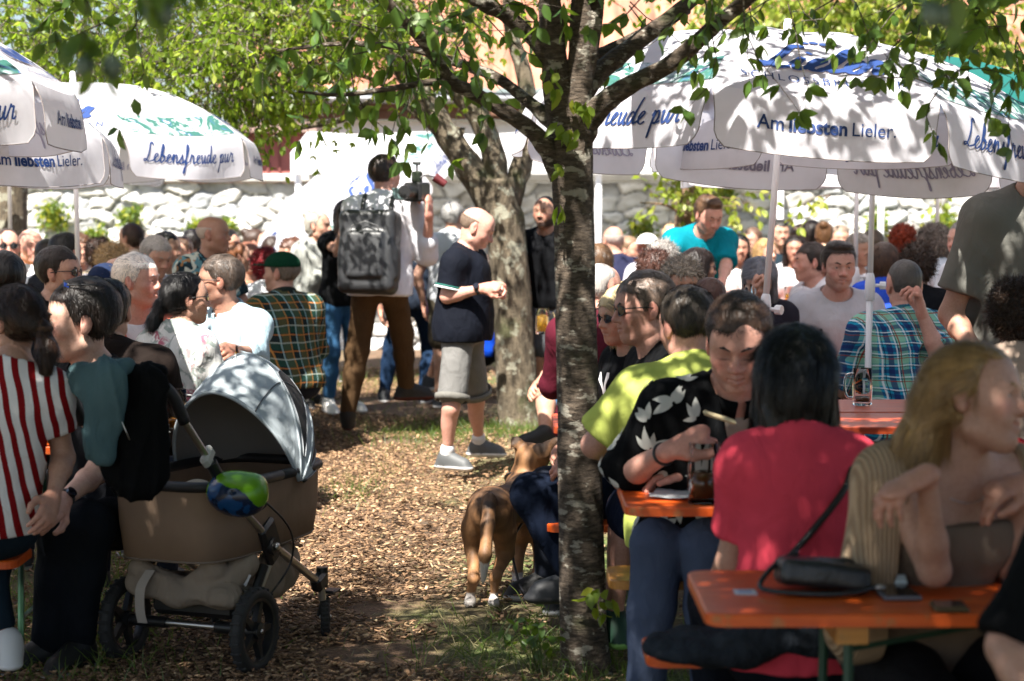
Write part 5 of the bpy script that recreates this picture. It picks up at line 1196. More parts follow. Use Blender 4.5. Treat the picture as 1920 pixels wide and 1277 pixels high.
I = A('man in dark brown hooded sweater seen from behind, beyond the young man', 205, 585, 7.7, 178, q=1, hair='short', hc='#17110d', shirt='#1d1613', sleeve='long', fit=.03, aP=None, sw=1.08); F = Field(); F.cone(I['P3']+I['S1']@[-.07, .04, .02], I['P3']+I['S1']@[.07, .04, .02], .045); F.ell(I['P3']+I['S1']@[0, .075, -.02], (.10, .04, .08)); v, q = F.mesh(.008); npmesh('hood', v, q, cloth('#1d1613'), I['ob'])
opencut = lambda wd=.05: (lambda P1, P2, P3, S1, u: (lambda X, Y, Z: np.where(Y < P2[1]-.02, np.abs(X-P2[0])-wd*(1+.9*(Z-P2[2])/.2), .05)))
def inner(I, col, nm='undershirt', rad=.0):
    F = Field(); u = I['u']; F.ell(I['P2']+I['S1']@[0, 0, -.01], np.array([.150, .108, .165])*u+.008, I['S1'], k=.02); F.cone(I['P3']+I['S1']@[-I['A']*.6, .0, -.06*u], I['P3']+I['S1']@[I['A']*.6, .0, -.06*u], .064*u, k=.02); F.ell(I['P1'], np.array([.14, .10, .15])*u+.01, I['S0'], k=.02)
    nc = I['P3']+I['S1']@[0, -.012, .02]; F.cut(lambda X, Y, Z: np.where(Z > nc[2]-.05, np.sqrt((X-nc[0])**2+(Y-nc[1])**2)-.068, .05)); v, q = F.mesh(.009); npmesh(nm, v, q, cloth(col), I['ob'])
I = A('white haired man in salmon shirt over a white tee, smiling and looking right', 258, 527, 9.3, 25, hy=52, q=2, hair='short', hc='#cfc6bf', skin='r', shirt='#c06a55', sleeve='roll', smile=1, shirt_kw=PR(cut=opencut(.05)), sw=1.05); inner(I, '#cfcdd0')
I = A('woman with low black ponytail in pale floral blouse, seen from behind', 350, 560, 8.6, 150, hy=-35, sex='f', q=2, hair='pony', hc='#0d0a0a', skin='m', pat='floral_pastel', sleeve='long', specs=PR(dark=True), aN=None)
MB().tube([Vector(I['P3']+I['S1']@[-.09, .05, -.02]), Vector(I['P2']+I['S1']@[0, .135, .05]), Vector(I['P1']+I['S0']@[.11, .13, .0])], [.018]*3, 6).build('bag_strap', cloth('#b5837a'), I['ob'], True)
I = A('man in light blue shirt with sunglasses and short beard, turned towards the floral blouse', 412, 527, 9.9, -40, hy=-48, hp=3, q=2, hair='short', hc='#3b332e', skin='t', beard=.35, shirt='#93a9b2', sleeve='roll', specs=PR(dark=True), u=1.04, sw=1.06, fat=.2, aP=(425, 655, 9.2), eP=(478, 645, 9.7)); collar(I, '#93a9b2')
I = A('man in green cap and dark checked shirt sitting with his back turned', 526, 512, 12.3, -155, hy=48, q=1, hair='short', hc='#6a5f55', skin='m', pat='plaid_dark', sleeve='long', fat=.5, pants='#141a26', lean=10); cap(I, '#06301f'); collar(I, '#1d2420')
I = A('bald man in teal patchwork shirt standing out above the seated left crowd', 400, 440, 12.7, 50, hy=30, q=1, hair='bald', hc='#8d8078', skin='t', pat='patch_teal', fat=.4, u=1.02); collar(I, '#22343c')
A('man with dark hair, glasses and black hooded top looking right, behind the young man', 112, 512, 9.6, 70, hy=10, q=1, hair='short', hc='#2b211c', shirt='#0e0f12', sleeve='long', specs=PR(dark=True))
A('dark haired man whose head just shows at the left edge above the ponytail', 6, 530, 8.2, -150, q=0, hair='short', hc='#15100d', shirt='#23252b')
A('man in white shirt and sunglasses beside the leftmost parasol pole', 14, 462, 13.2, 20, q=1, hair='crop', hc='#4a3b33', skin='r', specs=PR(dark=True), shirt='#d0d0d4')
A('smiling man with thin fair hair and yellow shirt, before the left tree trunk', 57, 462, 13.6, 35, q=1, hair='bald', hc='#7b6554', smile=1, shirt='#c79a3c', skin='r')
A('man with cropped dark hair and white shirt seen from behind, left of the parasol pole', 89, 482, 12.9, 178, q=0, hair='crop', hc='#2b211b', shirt='#cfcfd2')
A('man with black hair and dark collar seen from behind beside the white parasol pole', 124, 474, 12.6, 150, q=0, hair='short', hc='#14110f', shirt='#1c1d22')
A('woman with long curly dark brown hair seen from behind below the wall plant', 186, 480, 13.6, -175, sex='f', q=1, hair='wavy', hc='#33211a', shirt='#a89a86')
A('woman with blond curls seen from behind, left of the salmon shirt man', 213, 496, 12.0, 175, sex='f', q=1, hair='curly', hc='#a58a64', shirt='#b9b2aa')
A('slim girl with brown ponytail and bare shoulders before the wall', 245, 446, 15.4, -120, sex='f', q=1, hair='pony', hc='#3b2a22', shirt='#c9b6a4', slv=.15)
A('grey haired man in blue checked shirt looking down right of the salmon shirt man', 293, 482, 12.3, 45, hp=18, q=1, hair='short', hc='#9a948e', pat='check_blue')
A('man with black hair behind the grey haired checked shirt man', 314, 468, 14.2, 60, q=0, hair='short', hc='#15110f', shirt='#c2c4c8')
A('woman with bright red hair and white blouse next to the green cap man', 497, 500, 13.6, -170, sex='f', q=1, hair='curly', hc='#7a1620', shirt='#d2d2d6')
A('woman with brown bun talking, left of the tilted parasol', 446, 482, 14.8, 110, sex='f', q=0, hair='bun', hc='#5c3a26', shirt='#c0b5a6')
A('person in a black cap before the wall, right of the bald man', 428, 458, 16.5, 80, q=0, hair='short', hc='#1b1614', shirt='#66605a')
A('dark haired person just left of the bald man', 362, 458, 16.5, 180, q=0, hair='short', hc='#1b1513', shirt='#7a7268')
cap(A('man in navy cap between the blond curls and the salmon shirt man', 200, 540, 10.6, 175, q=0, hair='short', hc='#4b423b', shirt='#5c6b7a'), '#1c2740', brim=False)
A('balding man in blue top close behind the salmon shirt man', 226, 520, 11.2, -95, q=0, hair='bald', hc='#6b5a4f', shirt='#7c93a8')
for (x, y, d, yw, hs_, hc_, sh_, lb) in ((468, 484, 16, 30, 'short', '#8a5a45', '#b98a72', 'pink faced person with fair hair below the tilted parasol edge'), (510, 470, 17.5, 180, 'short', '#3a2c24', '#c9c5c0', 'person in pale top behind the red haired woman'), (545, 478, 15.5, -60, 'wavy', '#4a3024', '#d5d0ca', 'woman with wavy brown hair right of the green cap'), (562, 462, 17.6, 30, 'crop', '#8a6a55', '#b5aaa0', 'person beneath the white tilted parasol beside the grey lady'), (40, 480, 15.5, 180, 'short', '#6a5a4e', '#bfc5cc', 'grey haired person at the back near the left trunk'), (150, 468, 16.4, 30, 'wavy', '#4d3526', '#d8cfc4', 'woman with brown hair between two left poles at the back'), (270, 466, 17, 60, 'short', '#8c7f75', '#8fa0b2', 'person at the wall behind the ponytail girl'), (338, 474, 15.8, -20, 'short', '#5a4233', '#c77f6c', 'person in pinkish shirt left of the bald man'), (480, 455, 18.4, 90, 'bun', '#33241c', '#b2b5bd', 'woman with a bun far back under the tilted parasol')):
    A(lb, x, y, d, yw, q=0, hair=hs_, hc=hc_, shirt=sh_)
# ---- standing group in the middle
I = A('old lady in pale grey knit and beige trousers standing with grey pinned hair', 597, 424, 15.1, 62, pose='stand', hy=8, sex='f', q=1, hair='bun', hc='#a5a096', skin='m', pat='check_fine', shirt='#a9aaa4', sleeve='roll', fit=.03, fat=.5, hem=.12, pants='#a39275', shoe='#15130f', hs=1.05, aN=(625, 505, 14.9), eN=(588, 525, 15.0), aP=(630, 495, 15.1))
MB().tube([Vector(I['P3']+[.05, -.05, 0]), Vector(I['P2']+[.14, -.10, -.1]), Vector(I['pel']+[.1, -.16, .05])], .006, 5).build('bag_cord', BLACK, I['ob'], True)
I = A('woman in black top and cropped jeans standing with a hand at her face', 652, 405, 14.6, 35, pose='stand', hp=10, sex='f', q=1, hair='bob', hc='#221814', skin='t', shirt='#0f1012', slv=.3, aN=(643, 418, 14.35), eN=(634, 470, 14.4), pN='flat', dN=(.1, -.2, 1), pants='#34597c', plen='cut', shoe='#d6d4d0')
# videographer
I = VG = A('videographer in white sweatshirt with black backpack, seen from behind holding a camera', 722, 328, 13.2, 168, pose='stand', hy=-28, q=1, hair='quiff', hc='#231812', skin='r', shirt='#c9c8cd', sleeve='roll', fit=.024, hem=.02, pants='#4a3826', u=1.09, shoe='#17120f', sole='#4a1512', aN=(805, 395, 12.9), eN=(800, 478, 13.1), pN='hold', dN=(0, .2, 1), aP=(760, 400, 13.9), lP=(650, 790, 13.2), lN=(768, 772, 13.7), fdP=(-.1, .9, .5), fdN=(.9, .3, 0), handq=2)
bp = empty('backpack', I['loc'], R(168), label='black backpack worn by the videographer', cat='backpack'); F = Field(); c = I['P2']+I['S1']@[.02, .20, -.20]; F.box(c, (.145, .05, .23), .05, M=I['S1']); F.box(c+I['S1']@[0, .08, -.03], (.10, .02, .13), .03, M=I['S1']); F.box(c+I['S1']@[-.175, .0, -.08], (.012, .04, .09), .02, M=I['S1']); v, q = F.mesh(.011); v = v+vnormals(v, q)*(.004*wnoise(v, 24, 3))[:, None]
BPM = plain('backpack_cloth', (.022, .023, .025), .42, bump=(30, .2)); npmesh('bag_body', v, q, BPM, bp)
for s in (-1, 1): MB().tube([Vector(I['P2']+I['S1']@p) for p in spline([(s*.10, .13, .08), (s*.10, .08, .19), (s*.11, .0, .20), (s*.13, -.10, .12), (s*.15, -.13, -.02)], 4)], .021, 8).build('shoulder_strap', BPM, bp, True)
MB().torus(c+I['S1']@[0, .02, .27], .03, .007, rot3('X', R(90)), n=16).build('grab_loop', BPM, bp, True); m = MB(); m.tube([Vector(c+I['S1']@p) for p in ((-.10, .118, .10), (-.09, .135, .16), (0, .13, .19), (.09, .135, .16), (.10, .118, .10))], .004, 5); m.build('zip', plain('zip_grey', (.1, .1, .1), .4), bp, True)
cm = empty('video_camera', P(782, 360, 12.95), R(160), label='black video camera with side screen and red eyepiece held up by the videographer', cat='camera')
MB().box((0, 0, 0), (.13, .17, .13), bev=.012).build('body', BLACK, cm); MB().cyl((0, .08, 0), (0, .22, 0), .045, n=18).build('lens', BLACK, cm, True, 40); MB().box((.0, .0, .10), (.06, .07, .08), bev=.01).build('top_module', plain('olive_black', (.018, .028, .012), .5), cm); m = MB().cyl((0, 0, .13), (0, 0, .19), .008); m.cyl((-.025, 0, .19), (.03, 0, .195), .012); m.build('top_handle', BLACK, cm, True, 40)
MB().box((.13, -.02, -.01), (.12, .015, .075), bev=.005).build('side_screen', plain('screen_teal', (.10, .16, .16), .3), cm); MB().cyl((-.12, -.02, .10), (-.19, -.04, .05), .032, .024).build('eyepiece', plain('red_rubber', (.10, .012, .015), .5), cm, True, 40); MB().tube(spline([(-.02, .02, .09), (-.06, 0, .11), (-.12, -.02, .10)], 4), .006, 6).build('cable', BLACK, cm, True)
A('man in dark blue tee and jeans standing half hidden behind the videographer', 777, 412, 15.7, 175, pose='stand', q=1, hair='short', hc='#3c302a', shirt='#232a36', pants='#1a2c44', u=.99, shoe='#12161c', lP=(720, 735, 15.7), aP=('l', .1, .0, -.5))
A('grey haired man in pale grey tee standing between camera and polo shirt man', 850, 408, 15.2, 170, pose='stand', hy=-20, q=1, hair='short', hc='#8c8a88', shirt='#b5b8bc', plen='short', pants='#4a4438', shoe='#20242a', lN=(800, 722, 15.4))
# polo shirt man
I = PM = A('stout bald man in navy polo and grey denim shorts looking down at his hands', 893, 428, 11.3, 74, pose='stand', hy=14, hp=26, lean=2, q=2, hair='bald', hc='#6a5a4e', skin='r', shirt='#10131c', slv=.7, fit=.018, hem=.005, fat=.7, sw=1.2, u=.885, hs=1.06, jaw=1.12, pants='#6a6967', plen='short', shoe='#4d4f50', aN=(903, 541, 11.05), eN=(838, 556, 11.12), aP=(915, 540, 11.3), eP=(890, 560, 11.5), pN='pinch', pP='pinch', dN=(1, .1, .15), dP=(1, -.3, .1), lN=(838, 855, 11.2), kN=(846, 765, 11.12), lP=(898, 832, 11.75), kP=(893, 752, 11.6), fdN=(.85, -.45, 0), fdP=(1, -.12, 0), smile=.4)
watch(I, -1); collar(I, '#10131c', [(.06, '#c8d0cc'), (.2, '#11604e')])
sh, el, wr = I['J'][-1][:3]; ax = unit(el-sh); e = sh+(el-sh)*.7+ax*.012; M = Matrix([list(r) for r in np.stack([unit(np.cross(ax, [0, 1, .1])), unit(np.cross(ax, np.cross(ax, [0, 1, .1]))), ax], 1)]); MB().torus(e, .082, .006, M, n=30).build('sleeve_stripe', plain('pale_stripe', (.6, .66, .66), .8), I['ob'], True); MB().torus(e-ax*.014, .083, .0035, M, n=30).build('sleeve_stripe', plain('teal_stripe', (.01, .13, .10), .8), I['ob'], True)
for s in (-1, 1):
    hp_, kn, an, fd = I['LG'][s]; ax = unit(kn-an); F = Field(); F.cone(an-ax*.03, an+ax*.045, .046, .042, k=.008); v, q = F.mesh(.007); npmesh('sock', v, q, plain('white_sock', (.55, .55, .56), .9), I['ob'])
    c_ = kn+(hp_-kn)*.15; ax = unit(hp_-kn); M = Matrix([list(r) for r in np.stack([unit(np.cross(ax, [0, 1, .1])), unit(np.cross(ax, np.cross(ax, [0, 1, .1]))), ax], 1)]); MB().lathe([(.094, -.026), (.103, -.026), (.104, .010), (.096, .012)], c_, 22, M).build('shorts_cuff', cloth('#6a6863'), I['ob'], True)
A('bearded man in black tee and grey shorts standing behind the slender tree', 1022, 398, 14.0, -25, pose='stand', q=1, hair='crop', hc='#15110f', skin='t', beard=.9, shirt='#0f1013', plen='short', pants='#4a4c50', shoe='#15151a', jaw=1.05, aN=('l', -.02, -.28, -.34), sw=1.1)
A('person in bright blue tee mostly hidden behind the polo shirt man', 930, 505, 16.2, 100, q=0, hair='short', hc='#3a2a20', shirt='#0d3fb0', pants='#111318')
A('man in denim shorts and black shoes sitting behind the slender trunk', 1082, 560, 12.6, -55, q=1, hair='short', hc='#3b2e27', shirt='#5a1d28', plen='short', pants='#2c506b', shoe='#101013', sole='#4a4a4c', kN=(1022, 758, 12.2), lN=(1020, 812, 12.1), fdN=(-1, -.2, 0))
# ---- right side, near
I = A('man in black tee with sunglasses and grey brown hair facing left beside the tree', 1207, 578, 6.95, -78, hp=6, q=2, hair='short', hc='#574a43', skin='r', shirt='#0c0d0f', specs=PR(dark=True), pants='#0e1626', kN=(995, 925, 7.05), kP=(1010, 930, 7.35), lN=(1082, 1085, 7.0), lP=(1090, 1080, 7.4), shoe='#1a1c20', sole='#2a2a2c', fat=.3, aN=('l', .02, -.25, -.35), aP=('l', -.05, -.3, -.3), neck=.07)
I = A('woman with blond bob and sunglasses in black tee facing left by the tree', 1165, 592, 7.9, -62, sex='f', q=1, hair='bob', hc='#9a8a6a', skin='m', shirt='#0b0c0e', specs=PR(dark=True), hp=8)
_s = child(I['ob'], 'shirt'); v, f = text2d('N', .03); c0 = I['P2']+I['S1']@[-.04, -.135, .0]; conform(_s, [(c0, np.array([.13, 0, 0]), np.array([0, .0, .13]), v, f), (c0+[0, 0, -.03], np.array([.1, 0, 0]), np.array([0, 0, .03]), np.array([(-.6, -.4), (.6, -.4), (.6, .4), (-.6, .4)]), [(0, 1, 2, 3)])], plain('white_print', (.6, .6, .6), .8), 'lettering', .006)
I = A('man in bright yellow green polo with dark grey hair seen from behind', 1288, 612, 6.45, -168, hy=10, hp=12, q=2, hair='short', hc='#2e2823', skin='r', shirt='#adb75c', slv=.75, fit=.028, hem=.12, lean=10, fat=.7, sw=1.1, aP=(1165, 850, 6.5), eP=(1132, 815, 6.35), aN=('l', -.1, -.35, -.2), pants='#0f1526', plen='short', lP=(1150, 1165, 6.7), lN=(1220, 1180, 6.9), shoe='#1f4030', sole='#7fae5a', neck=.07); collar(I, '#a9c02e')
# palm shirt man
def plc(P1, P2, P3, S1, u): return lambda X, Y, Z: np.where(Y < P2[1]+.02, np.abs(X-P2[0]-.0)-.045*(1+.6*(Z-P2[2])/.2), .05)
I = HM = A('man in black and white palm leaf shirt looking down at a snack in his hand', 1385, 645, 5.75, 14, hp=20, hy=-25, lean=20, q=2, u=1.06, hair='short', cutf=.070, hc='#2a1c12', skin='r', eyes='shut', jaw=1.08, shirt='#08090b', slv=.95, fit=.026, hem=.08, sw=1.06, fat=.25, shirt_kw=PR(cut=plc), hs=1.06, aN=(1268, 838, 5.6), eN=(1172, 893, 5.92), dN=(.95, -.1, .55), nN=(.3, .4, -.8), pN='pinch', aP=(1310, 887, 5.85), eP=(1470, 875, 5.9), dP=(-1, 0, -.1), pants='#4c566c', kN=(1232, 1020, 5.85), kP=(1330, 1020, 5.8), lN=(1205, 1330, 5.9), lP=(1330, 1330, 5.9), neck=.08, handq=2)
inner(I, '#9a8a7c'); collar(I, '#08090b', h=.05)
MB().torus(I['J'][-1][2]-unit(I['J'][-1][2]-I['J'][-1][1])*.035, .031, .006, Matrix([list(r) for r in np.stack([unit(np.cross(unit(I['J'][-1][2]-I['J'][-1][1]), [0, 1, 0])), unit(np.cross(unit(I['J'][-1][2]-I['J'][-1][1]), np.cross(unit(I['J'][-1][2]-I['J'][-1][1]), [0, 1, 0]))), unit(I['J'][-1][2]-I['J'][-1][1])], 1)]), n=24).build('bracelet', BLACK, I['ob'], True)
_s = child(I['ob'], 'shirt'); items = []; me = _s.data; rr = np.random.default_rng(6); tv = [(np.array(v.co), np.array(v.normal)) for v in me.vertices]; used = []
for k in rr.permutation(len(tv)):
    c, n = tv[k]
    if n[1] > .3 or any(np.linalg.norm(c-o) < .082 for o in used): continue
    used.append(c)
    a0 = rr.uniform(0, 6.28); tu = unit(np.cross(n, [0, .1, 1.])); tw = np.cross(n, tu)
    for j in range(rr.integers(3, 6)):
        a = a0+j*.75+rr.normal()*.12; d1 = tu*math.cos(a)+tw*math.sin(a); d2 = np.cross(n, d1); L = rr.uniform(.045, .078); W = L*rr.uniform(.16, .24); k2 = 7; b = rr.normal()*.25
        top = [(t*L, W*math.sin(math.pi*t**.8)+b*L*t*t) for t in np.linspace(.08, 1, k2)]; bot = [(t*L, -W*math.sin(math.pi*t**.8)*.9+b*L*t*t) for t in np.linspace(.08, 1, k2)]
        items.append((c, d1, d2, top+bot, [(i, i+k2, i+k2+1, i+1) for i in range(k2-1)]))
    if len(used) > 75: break
conform(_s, items, plain('leaf_print', (.42, .42, .39), .85), 'leaf_print', .0045)
h_ = np.array(I['loc'])+I['Rw']@(I['J'][-1][2]+unit(I['J'][-1][3])*.17); o = MB().box((0, 0, 0), (.10, .045, .012), rot=rot3('Y', R(18)), bev=.005).build('bread_slice', plain('bread', (.62, .5, .3), .8, bump=(60, .5), var=.25), None); o.location = h_+[.0, -.02, .02]; tag(o, 'slice of bread held between the fingers of the palm shirt man', 'bread')
# pink woman
I = RWm = A('woman with straight black hair in pink red tee seen from behind', 1488, 705, 5.06, -176, sw=.92, hp=4, sex='f', q=2, hair='long', hc='#050406', hs=1.05, hlen=.17, shirt='#d24455', slv=.62, fit=.014, lean=6, u=1.03, skin='m', pants='#12161e', neck=.08, hem=.05, eP=('l', .02, -.07, -.26), aP=('l', .0, -.28, -.30), eN=('l', .0, -.10, -.25), aN=('l', .05, -.3, -.3), fold=.9)
pts = [Vector(I['P3']+I['S1']@np.array(p)) for p in ((-.13, .05, .0), (-.10, .125, -.10), (0, .152, -.22))]+[Vector(I['P1']+I['S0']@np.array(p)) for p in ((.10, .148, .02), (.17, .07, -.08))]
_m = MB(); s_ = spline([tuple(p) for p in pts], 6); [None]; _m.tube([Vector(p) for p in s_], .009, 6).build('bag_strap', BLACK, I['ob'], True)
# woman with cardigan
def tube_top(P1, P2, P3, S1, u): return lambda X, Y, Z: P2[2]+.015-Z
I = CWm = A('smiling young woman with long blond hair and beige cardigan leaning on the nearest table', 1830, 748, 4.38, 18, hs=1.08, hy=40, hp=-4, hr=12, lean=20, sex='f', q=2, hair='swept', hc='#9a7a4e', hlen=.15, skin='m', smile=1.2, shirt='#6a5c50', noshirt=False, slv=.05, fit=.012, shirt_kw=PR(cut=tube_top, name='tube_top'), aN=(1738, 890, 4.18), eN=(1752, 1070, 4.30), dN=(-.8, -.2, -.35), nN=(.2, .2, -1), pN='droop', aP=(1935, 900, 4.35), eP=(1905, 1065, 4.42), dP=(-.95, -.15, -.25), nP=(0, .3, -1), pP='droop', pants='#1a1a1c', u=.98, handq=2)
F = Field(); i_ = .02; P2_, P3_, S1_, pel_ = I['P2'], I['P3'], I['S1'], I['pel']
F.cone(P3_+S1_@[-.155, .02, -.06], P3_+S1_@[.155, .02, -.06], .075, k=.02); F.ell(P2_+S1_@[0, .015, -.03], (.17, .125, .2), S1_, k=.02); F.ell(pel_+[0, .02, .06], (.20, .15, .2), k=.02)
for s in (-1, 1): sh = I['J'][s][0]; F.cone(sh+[s*.0, .01, .01], sh+[s*.07, .03, -.34], .075, .085, k=.015)
F.cut(lambda X, Y, Z: np.where(Y < P2_[1]+.03+.25*(P2_[2]-Z), np.abs(X-P3_[0])-.15-.10*np.clip(P3_[2]-.05-Z, 0, .3), .05)); F.cut(lambda X, Y, Z: np.sqrt((X-P3_[0])**2+(Y-P3_[1]+.03)**2)-.085)
v, q = F.mesh(.008); nn = vnormals(v, q); v = v+nn*(.007*wnoise(v, 26, 3, sc=(1.4, 1, .25)))[:, None]; g = NG('rib_knit'); w_ = g.n('TexWave', wave_type='BANDS', bands_direction='X'); w_.inputs['Scale'].default_value = 34; w_.inputs['Distortion'].default_value = 1.5; g.l(g.co(), w_.inputs[0]); g.base(g.mix(w_.outputs[1], '#93795f', '#b89e80')); rgh(g, .95); g.bump(w_.outputs[1], .8, .01); npmesh('cardigan', v, q, g.m, I['ob'])
_e = I['T'](-.079, .004, -.032); MB().lathe([(.001, -.004), (.005, 0), (.001, .004)], _e, 8).build('earring', ALU, I['ob'], True); MB().torus(I['P3']+I['S1']@[0, -.02, -.02], .075, .0012, Matrix([list(r) for r in I['S1']@rx_(.5)]), n=30, m=5).build('necklace', ALU, I['ob'], True)
A('person in red shirt mostly hidden behind the young woman in the cardigan', 1788, 735, 5.9, 178, q=0, hair='short', hc='#2a1d16', shirt='#a3101f')
A('person in blue dotted shirt cut off at the right edge', 2010, 668, 5.5, -95, q=1, sex='f', hair='short', hc='#6a5446', pat='dots', sleeve='roll', aP=('l', .1, -.4, -.2))
A('person in black tee with bare forearm at the bottom right corner', 2160, 800, 3.72, 178, q=1, hair='short', hc='#2c211b', shirt='#0a0b0d', slv=.9, eP=(1915, 1170, 3.62), aP=(1930, 1290, 3.5), skin='m')
A('woman with brown hair and clip in beige top at the right edge', 1905, 592, 6.7, 165, sex='f', q=2, hair='wavy', hc='#33241a', shirt='#a59182', hlen=.2)
I = A('tall man in grey beige polo standing at the right edge', 1950, 298, 7.7, 22, pose='stand', q=2, hair='crop', hc='#1b1410', skin='t', u=1.12, shirt='#63625d', slv=.72, fit=.026, hem=.08, sw=1.05, fat=.4, pants='#1c1c20', aN=(1835, 668, 7.5), eN=(1782, 590, 7.7), neck=.075); collar(I, '#5a564f')
# ---- right side, middle
I = A('man in blue and teal plaid shirt seen from behind, resting cheek on hand', 1695, 535, 10.1, -176, q=2, hair='crop', hc='#4c4744', skin='r', pat='plaid_blue', slv=.9, fit=.024, fat=.4, sw=1.15, hp=8, u=1.12, hs=1.04, eN=(1768, 650, 9.9), aN=(1728, 588, 9.85), dN=(-.2, 0, 1), pN='hold', specs=True, neck=.065); collar(I, '#24586a')
I = A('frowning young man in white tee facing the camera', 1573, 500, 11.1, 4, q=2, hair='quiff', hc='#2a1b13', skin='r', shirt='#b9b3b6', fit=.02, sw=1.05, u=1.08, hs=1.05, beard=.25, fat=.3, hp=4, neck=.085)
A('man in white tee in profile facing left, elbow forward', 1519, 492, 12.8, -62, hy=-20, q=2, hair='short', hc='#2b2320', skin='r', shirt='#cfcdd2', aN=(1470, 560, 12.0), eN=(1500, 575, 12.1))
A('dark haired man partly hidden behind the frowning white tee man', 1548, 512, 12.9, -120, q=0, hair='short', hc='#1f1815', shirt='#b9bbc0')
I = A('woman with short silver violet hair and glasses lifting a glass to her mouth', 1424, 525, 10.8, -12, hp=22, sex='f', q=2, hair='bob', hc='#77757c', skin='m', shirt='#26232b', specs=PR(dark=False, thin=True), aN=(1404, 560, 10.5), eN=(1378, 590, 10.6), pN='hold', dN=(.2, 0, 1), eyes='shut')
p_ = P(1402, 546, 10.35); t_ = mug(p_.x, p_.y, p_.z-.05, 'small water glass held at the lips of the silver haired woman', .55, .5, (.4, .4, .4))
I = A('man in turquoise shirt with brown hair leaning over a table', 1328, 404, 13.4, 12, hp=24, hy=14, lean=30, pose='stand', q=2, hair='quiff', hc='#4f3a2a', skin='r', beard=.4, shirt='#04707f', slv=.8, fit=.024, hem=.1, u=1.04, sw=1.05, pants='#3a3a40', aP=(1350, 560, 12.9), aN=(1240, 560, 13.0)); collar(I, '#04707f')
A('woman with dark brown bob and sunglasses in black top seen half from behind', 1311, 503, 11.6, 125, hy=-20, sex='f', q=1, hair='bob', hc='#160d0b', skin='t', shirt='#101014', specs=PR(dark=True), slv=.2)
A('man with reddish brown cropped hair behind the palm shirt man', 1330, 570, 8.8, 178, q=1, hair='crop', hc='#4a2f26', shirt='#28303c')
A('woman with fluffy light grey curls above the yellow green polo', 1278, 535, 9.2, 12, sex='f', q=1, hair='curly', hc='#9a9084', shirt='#8c8f98')
A('woman with short brown red hair in the middle of the right crowd', 1224, 512, 10.3, -150, sex='f', q=1, hair='wavy', hc='#432a22', shirt='#8295a5')
A('woman with grey hair behind the short brown red hair', 1243, 490, 11.6, 160, sex='f', q=1, hair='wavy', hc='#8f8a86', shirt='#7fa3b8')
A('white haired man with glasses in maroon top right of the tree trunk', 1128, 540, 9.6, 165, hy=-25, q=1, hair='crop', hc='#b9b2ac', skin='r', shirt='#4a1522', specs=True, sleeve='long')
A('woman with brown straight hair just right of the tree trunk', 1122, 492, 12.6, 180, sex='f', q=1, hair='bob', hc='#4a3624', shirt='#c3b07c')
A('balding man in navy tee sitting with his back turned near the wall', 1150, 452, 16.4, -165, q=1, hair='bald', hc='#8c8480', shirt='#26283f', fat=.6, sw=1.2, u=1.08)
cap(A('woman in white cap near the wall left of the turquoise shirt', 1213, 466, 15.8, -25, sex='f', q=1, hair='short', hc='#8a7a6a', shirt='#c8c8cf', skin='r'), '#d6d2cc')
A('girl with long black hair and white top looking at the camera, right of turquoise shirt', 1385, 466, 16.0, 8, sex='f', q=1, hair='long', hc='#0c0a0a', hlen=.22, skin='t', shirt='#cfc9c6')
A('girl with long dark hair facing the camera right of the leaning parasol pole', 1490, 468, 16.4, -8, sex='f', q=1, hair='long', hc='#1d1310', hlen=.25, skin='t', shirt='#c9c4c6')
A('blond woman between the two dark haired girls', 1436, 474, 16.8, 40, sex='f', q=1, hair='long', hc='#a08258', shirt='#c7bfae')
A('dark haired man with hand raised behind the blond woman', 1462, 438, 18.2, 10, q=1, hair='short', hc='#1a1614', shirt='#1d2a33')
A('woman with messy brown updo near the wall', 1545, 440, 17.6, 170, sex='f', q=1, hair='bun', hc='#6a4a30', shirt='#cdb898')
A('person with dark bob beside the messy updo', 1520, 437, 18.4, -160, sex='f', q=0, hair='bob', hc='#241a18', shirt='#8a8f9a')
A('girl with long brown hair and royal blue top seen from behind', 1656, 490, 12.0, 172, sex='f', q=1, hair='long', hc='#4a3120', hlen=.26, shirt='#2a4ab0')
A('woman with orange red curls near the wall', 1693, 455, 14.2, 175, sex='f', q=1, hair='curly', hc='#8c3418', shirt='#b9b4b0')
A('man with curly brown hair in black tee seen from behind, beside the plaid shirt', 1722, 500, 12.2, 160, q=1, hair='curly', hc='#3a2a1f', shirt='#0f1115', sw=1.05)
A('grey curly haired person in white shirt by the right parasol pole', 1748, 458, 13.9, -140, q=1, hair='curly', hc='#7a706a', shirt='#c6ccd6')
A('grey haired woman behind the frowning man shoulder', 1612, 470, 13.8, 30, sex='f', q=0, hair='wavy', hc='#a89f96', shirt='#b6bcc4')
A('white haired man facing left beneath the right parasol edge', 1848, 392, 12.4, -70, pose='stand', q=1, hair='crop', hc='#cfc8c0', skin='r', specs=True, shirt='#b9c0c8')
A('grey haired man left of the tall standing polo man', 1806, 452, 12.6, -60, q=1, hair='short', hc='#7f7a76', skin='r', shirt='#cfd0d6')
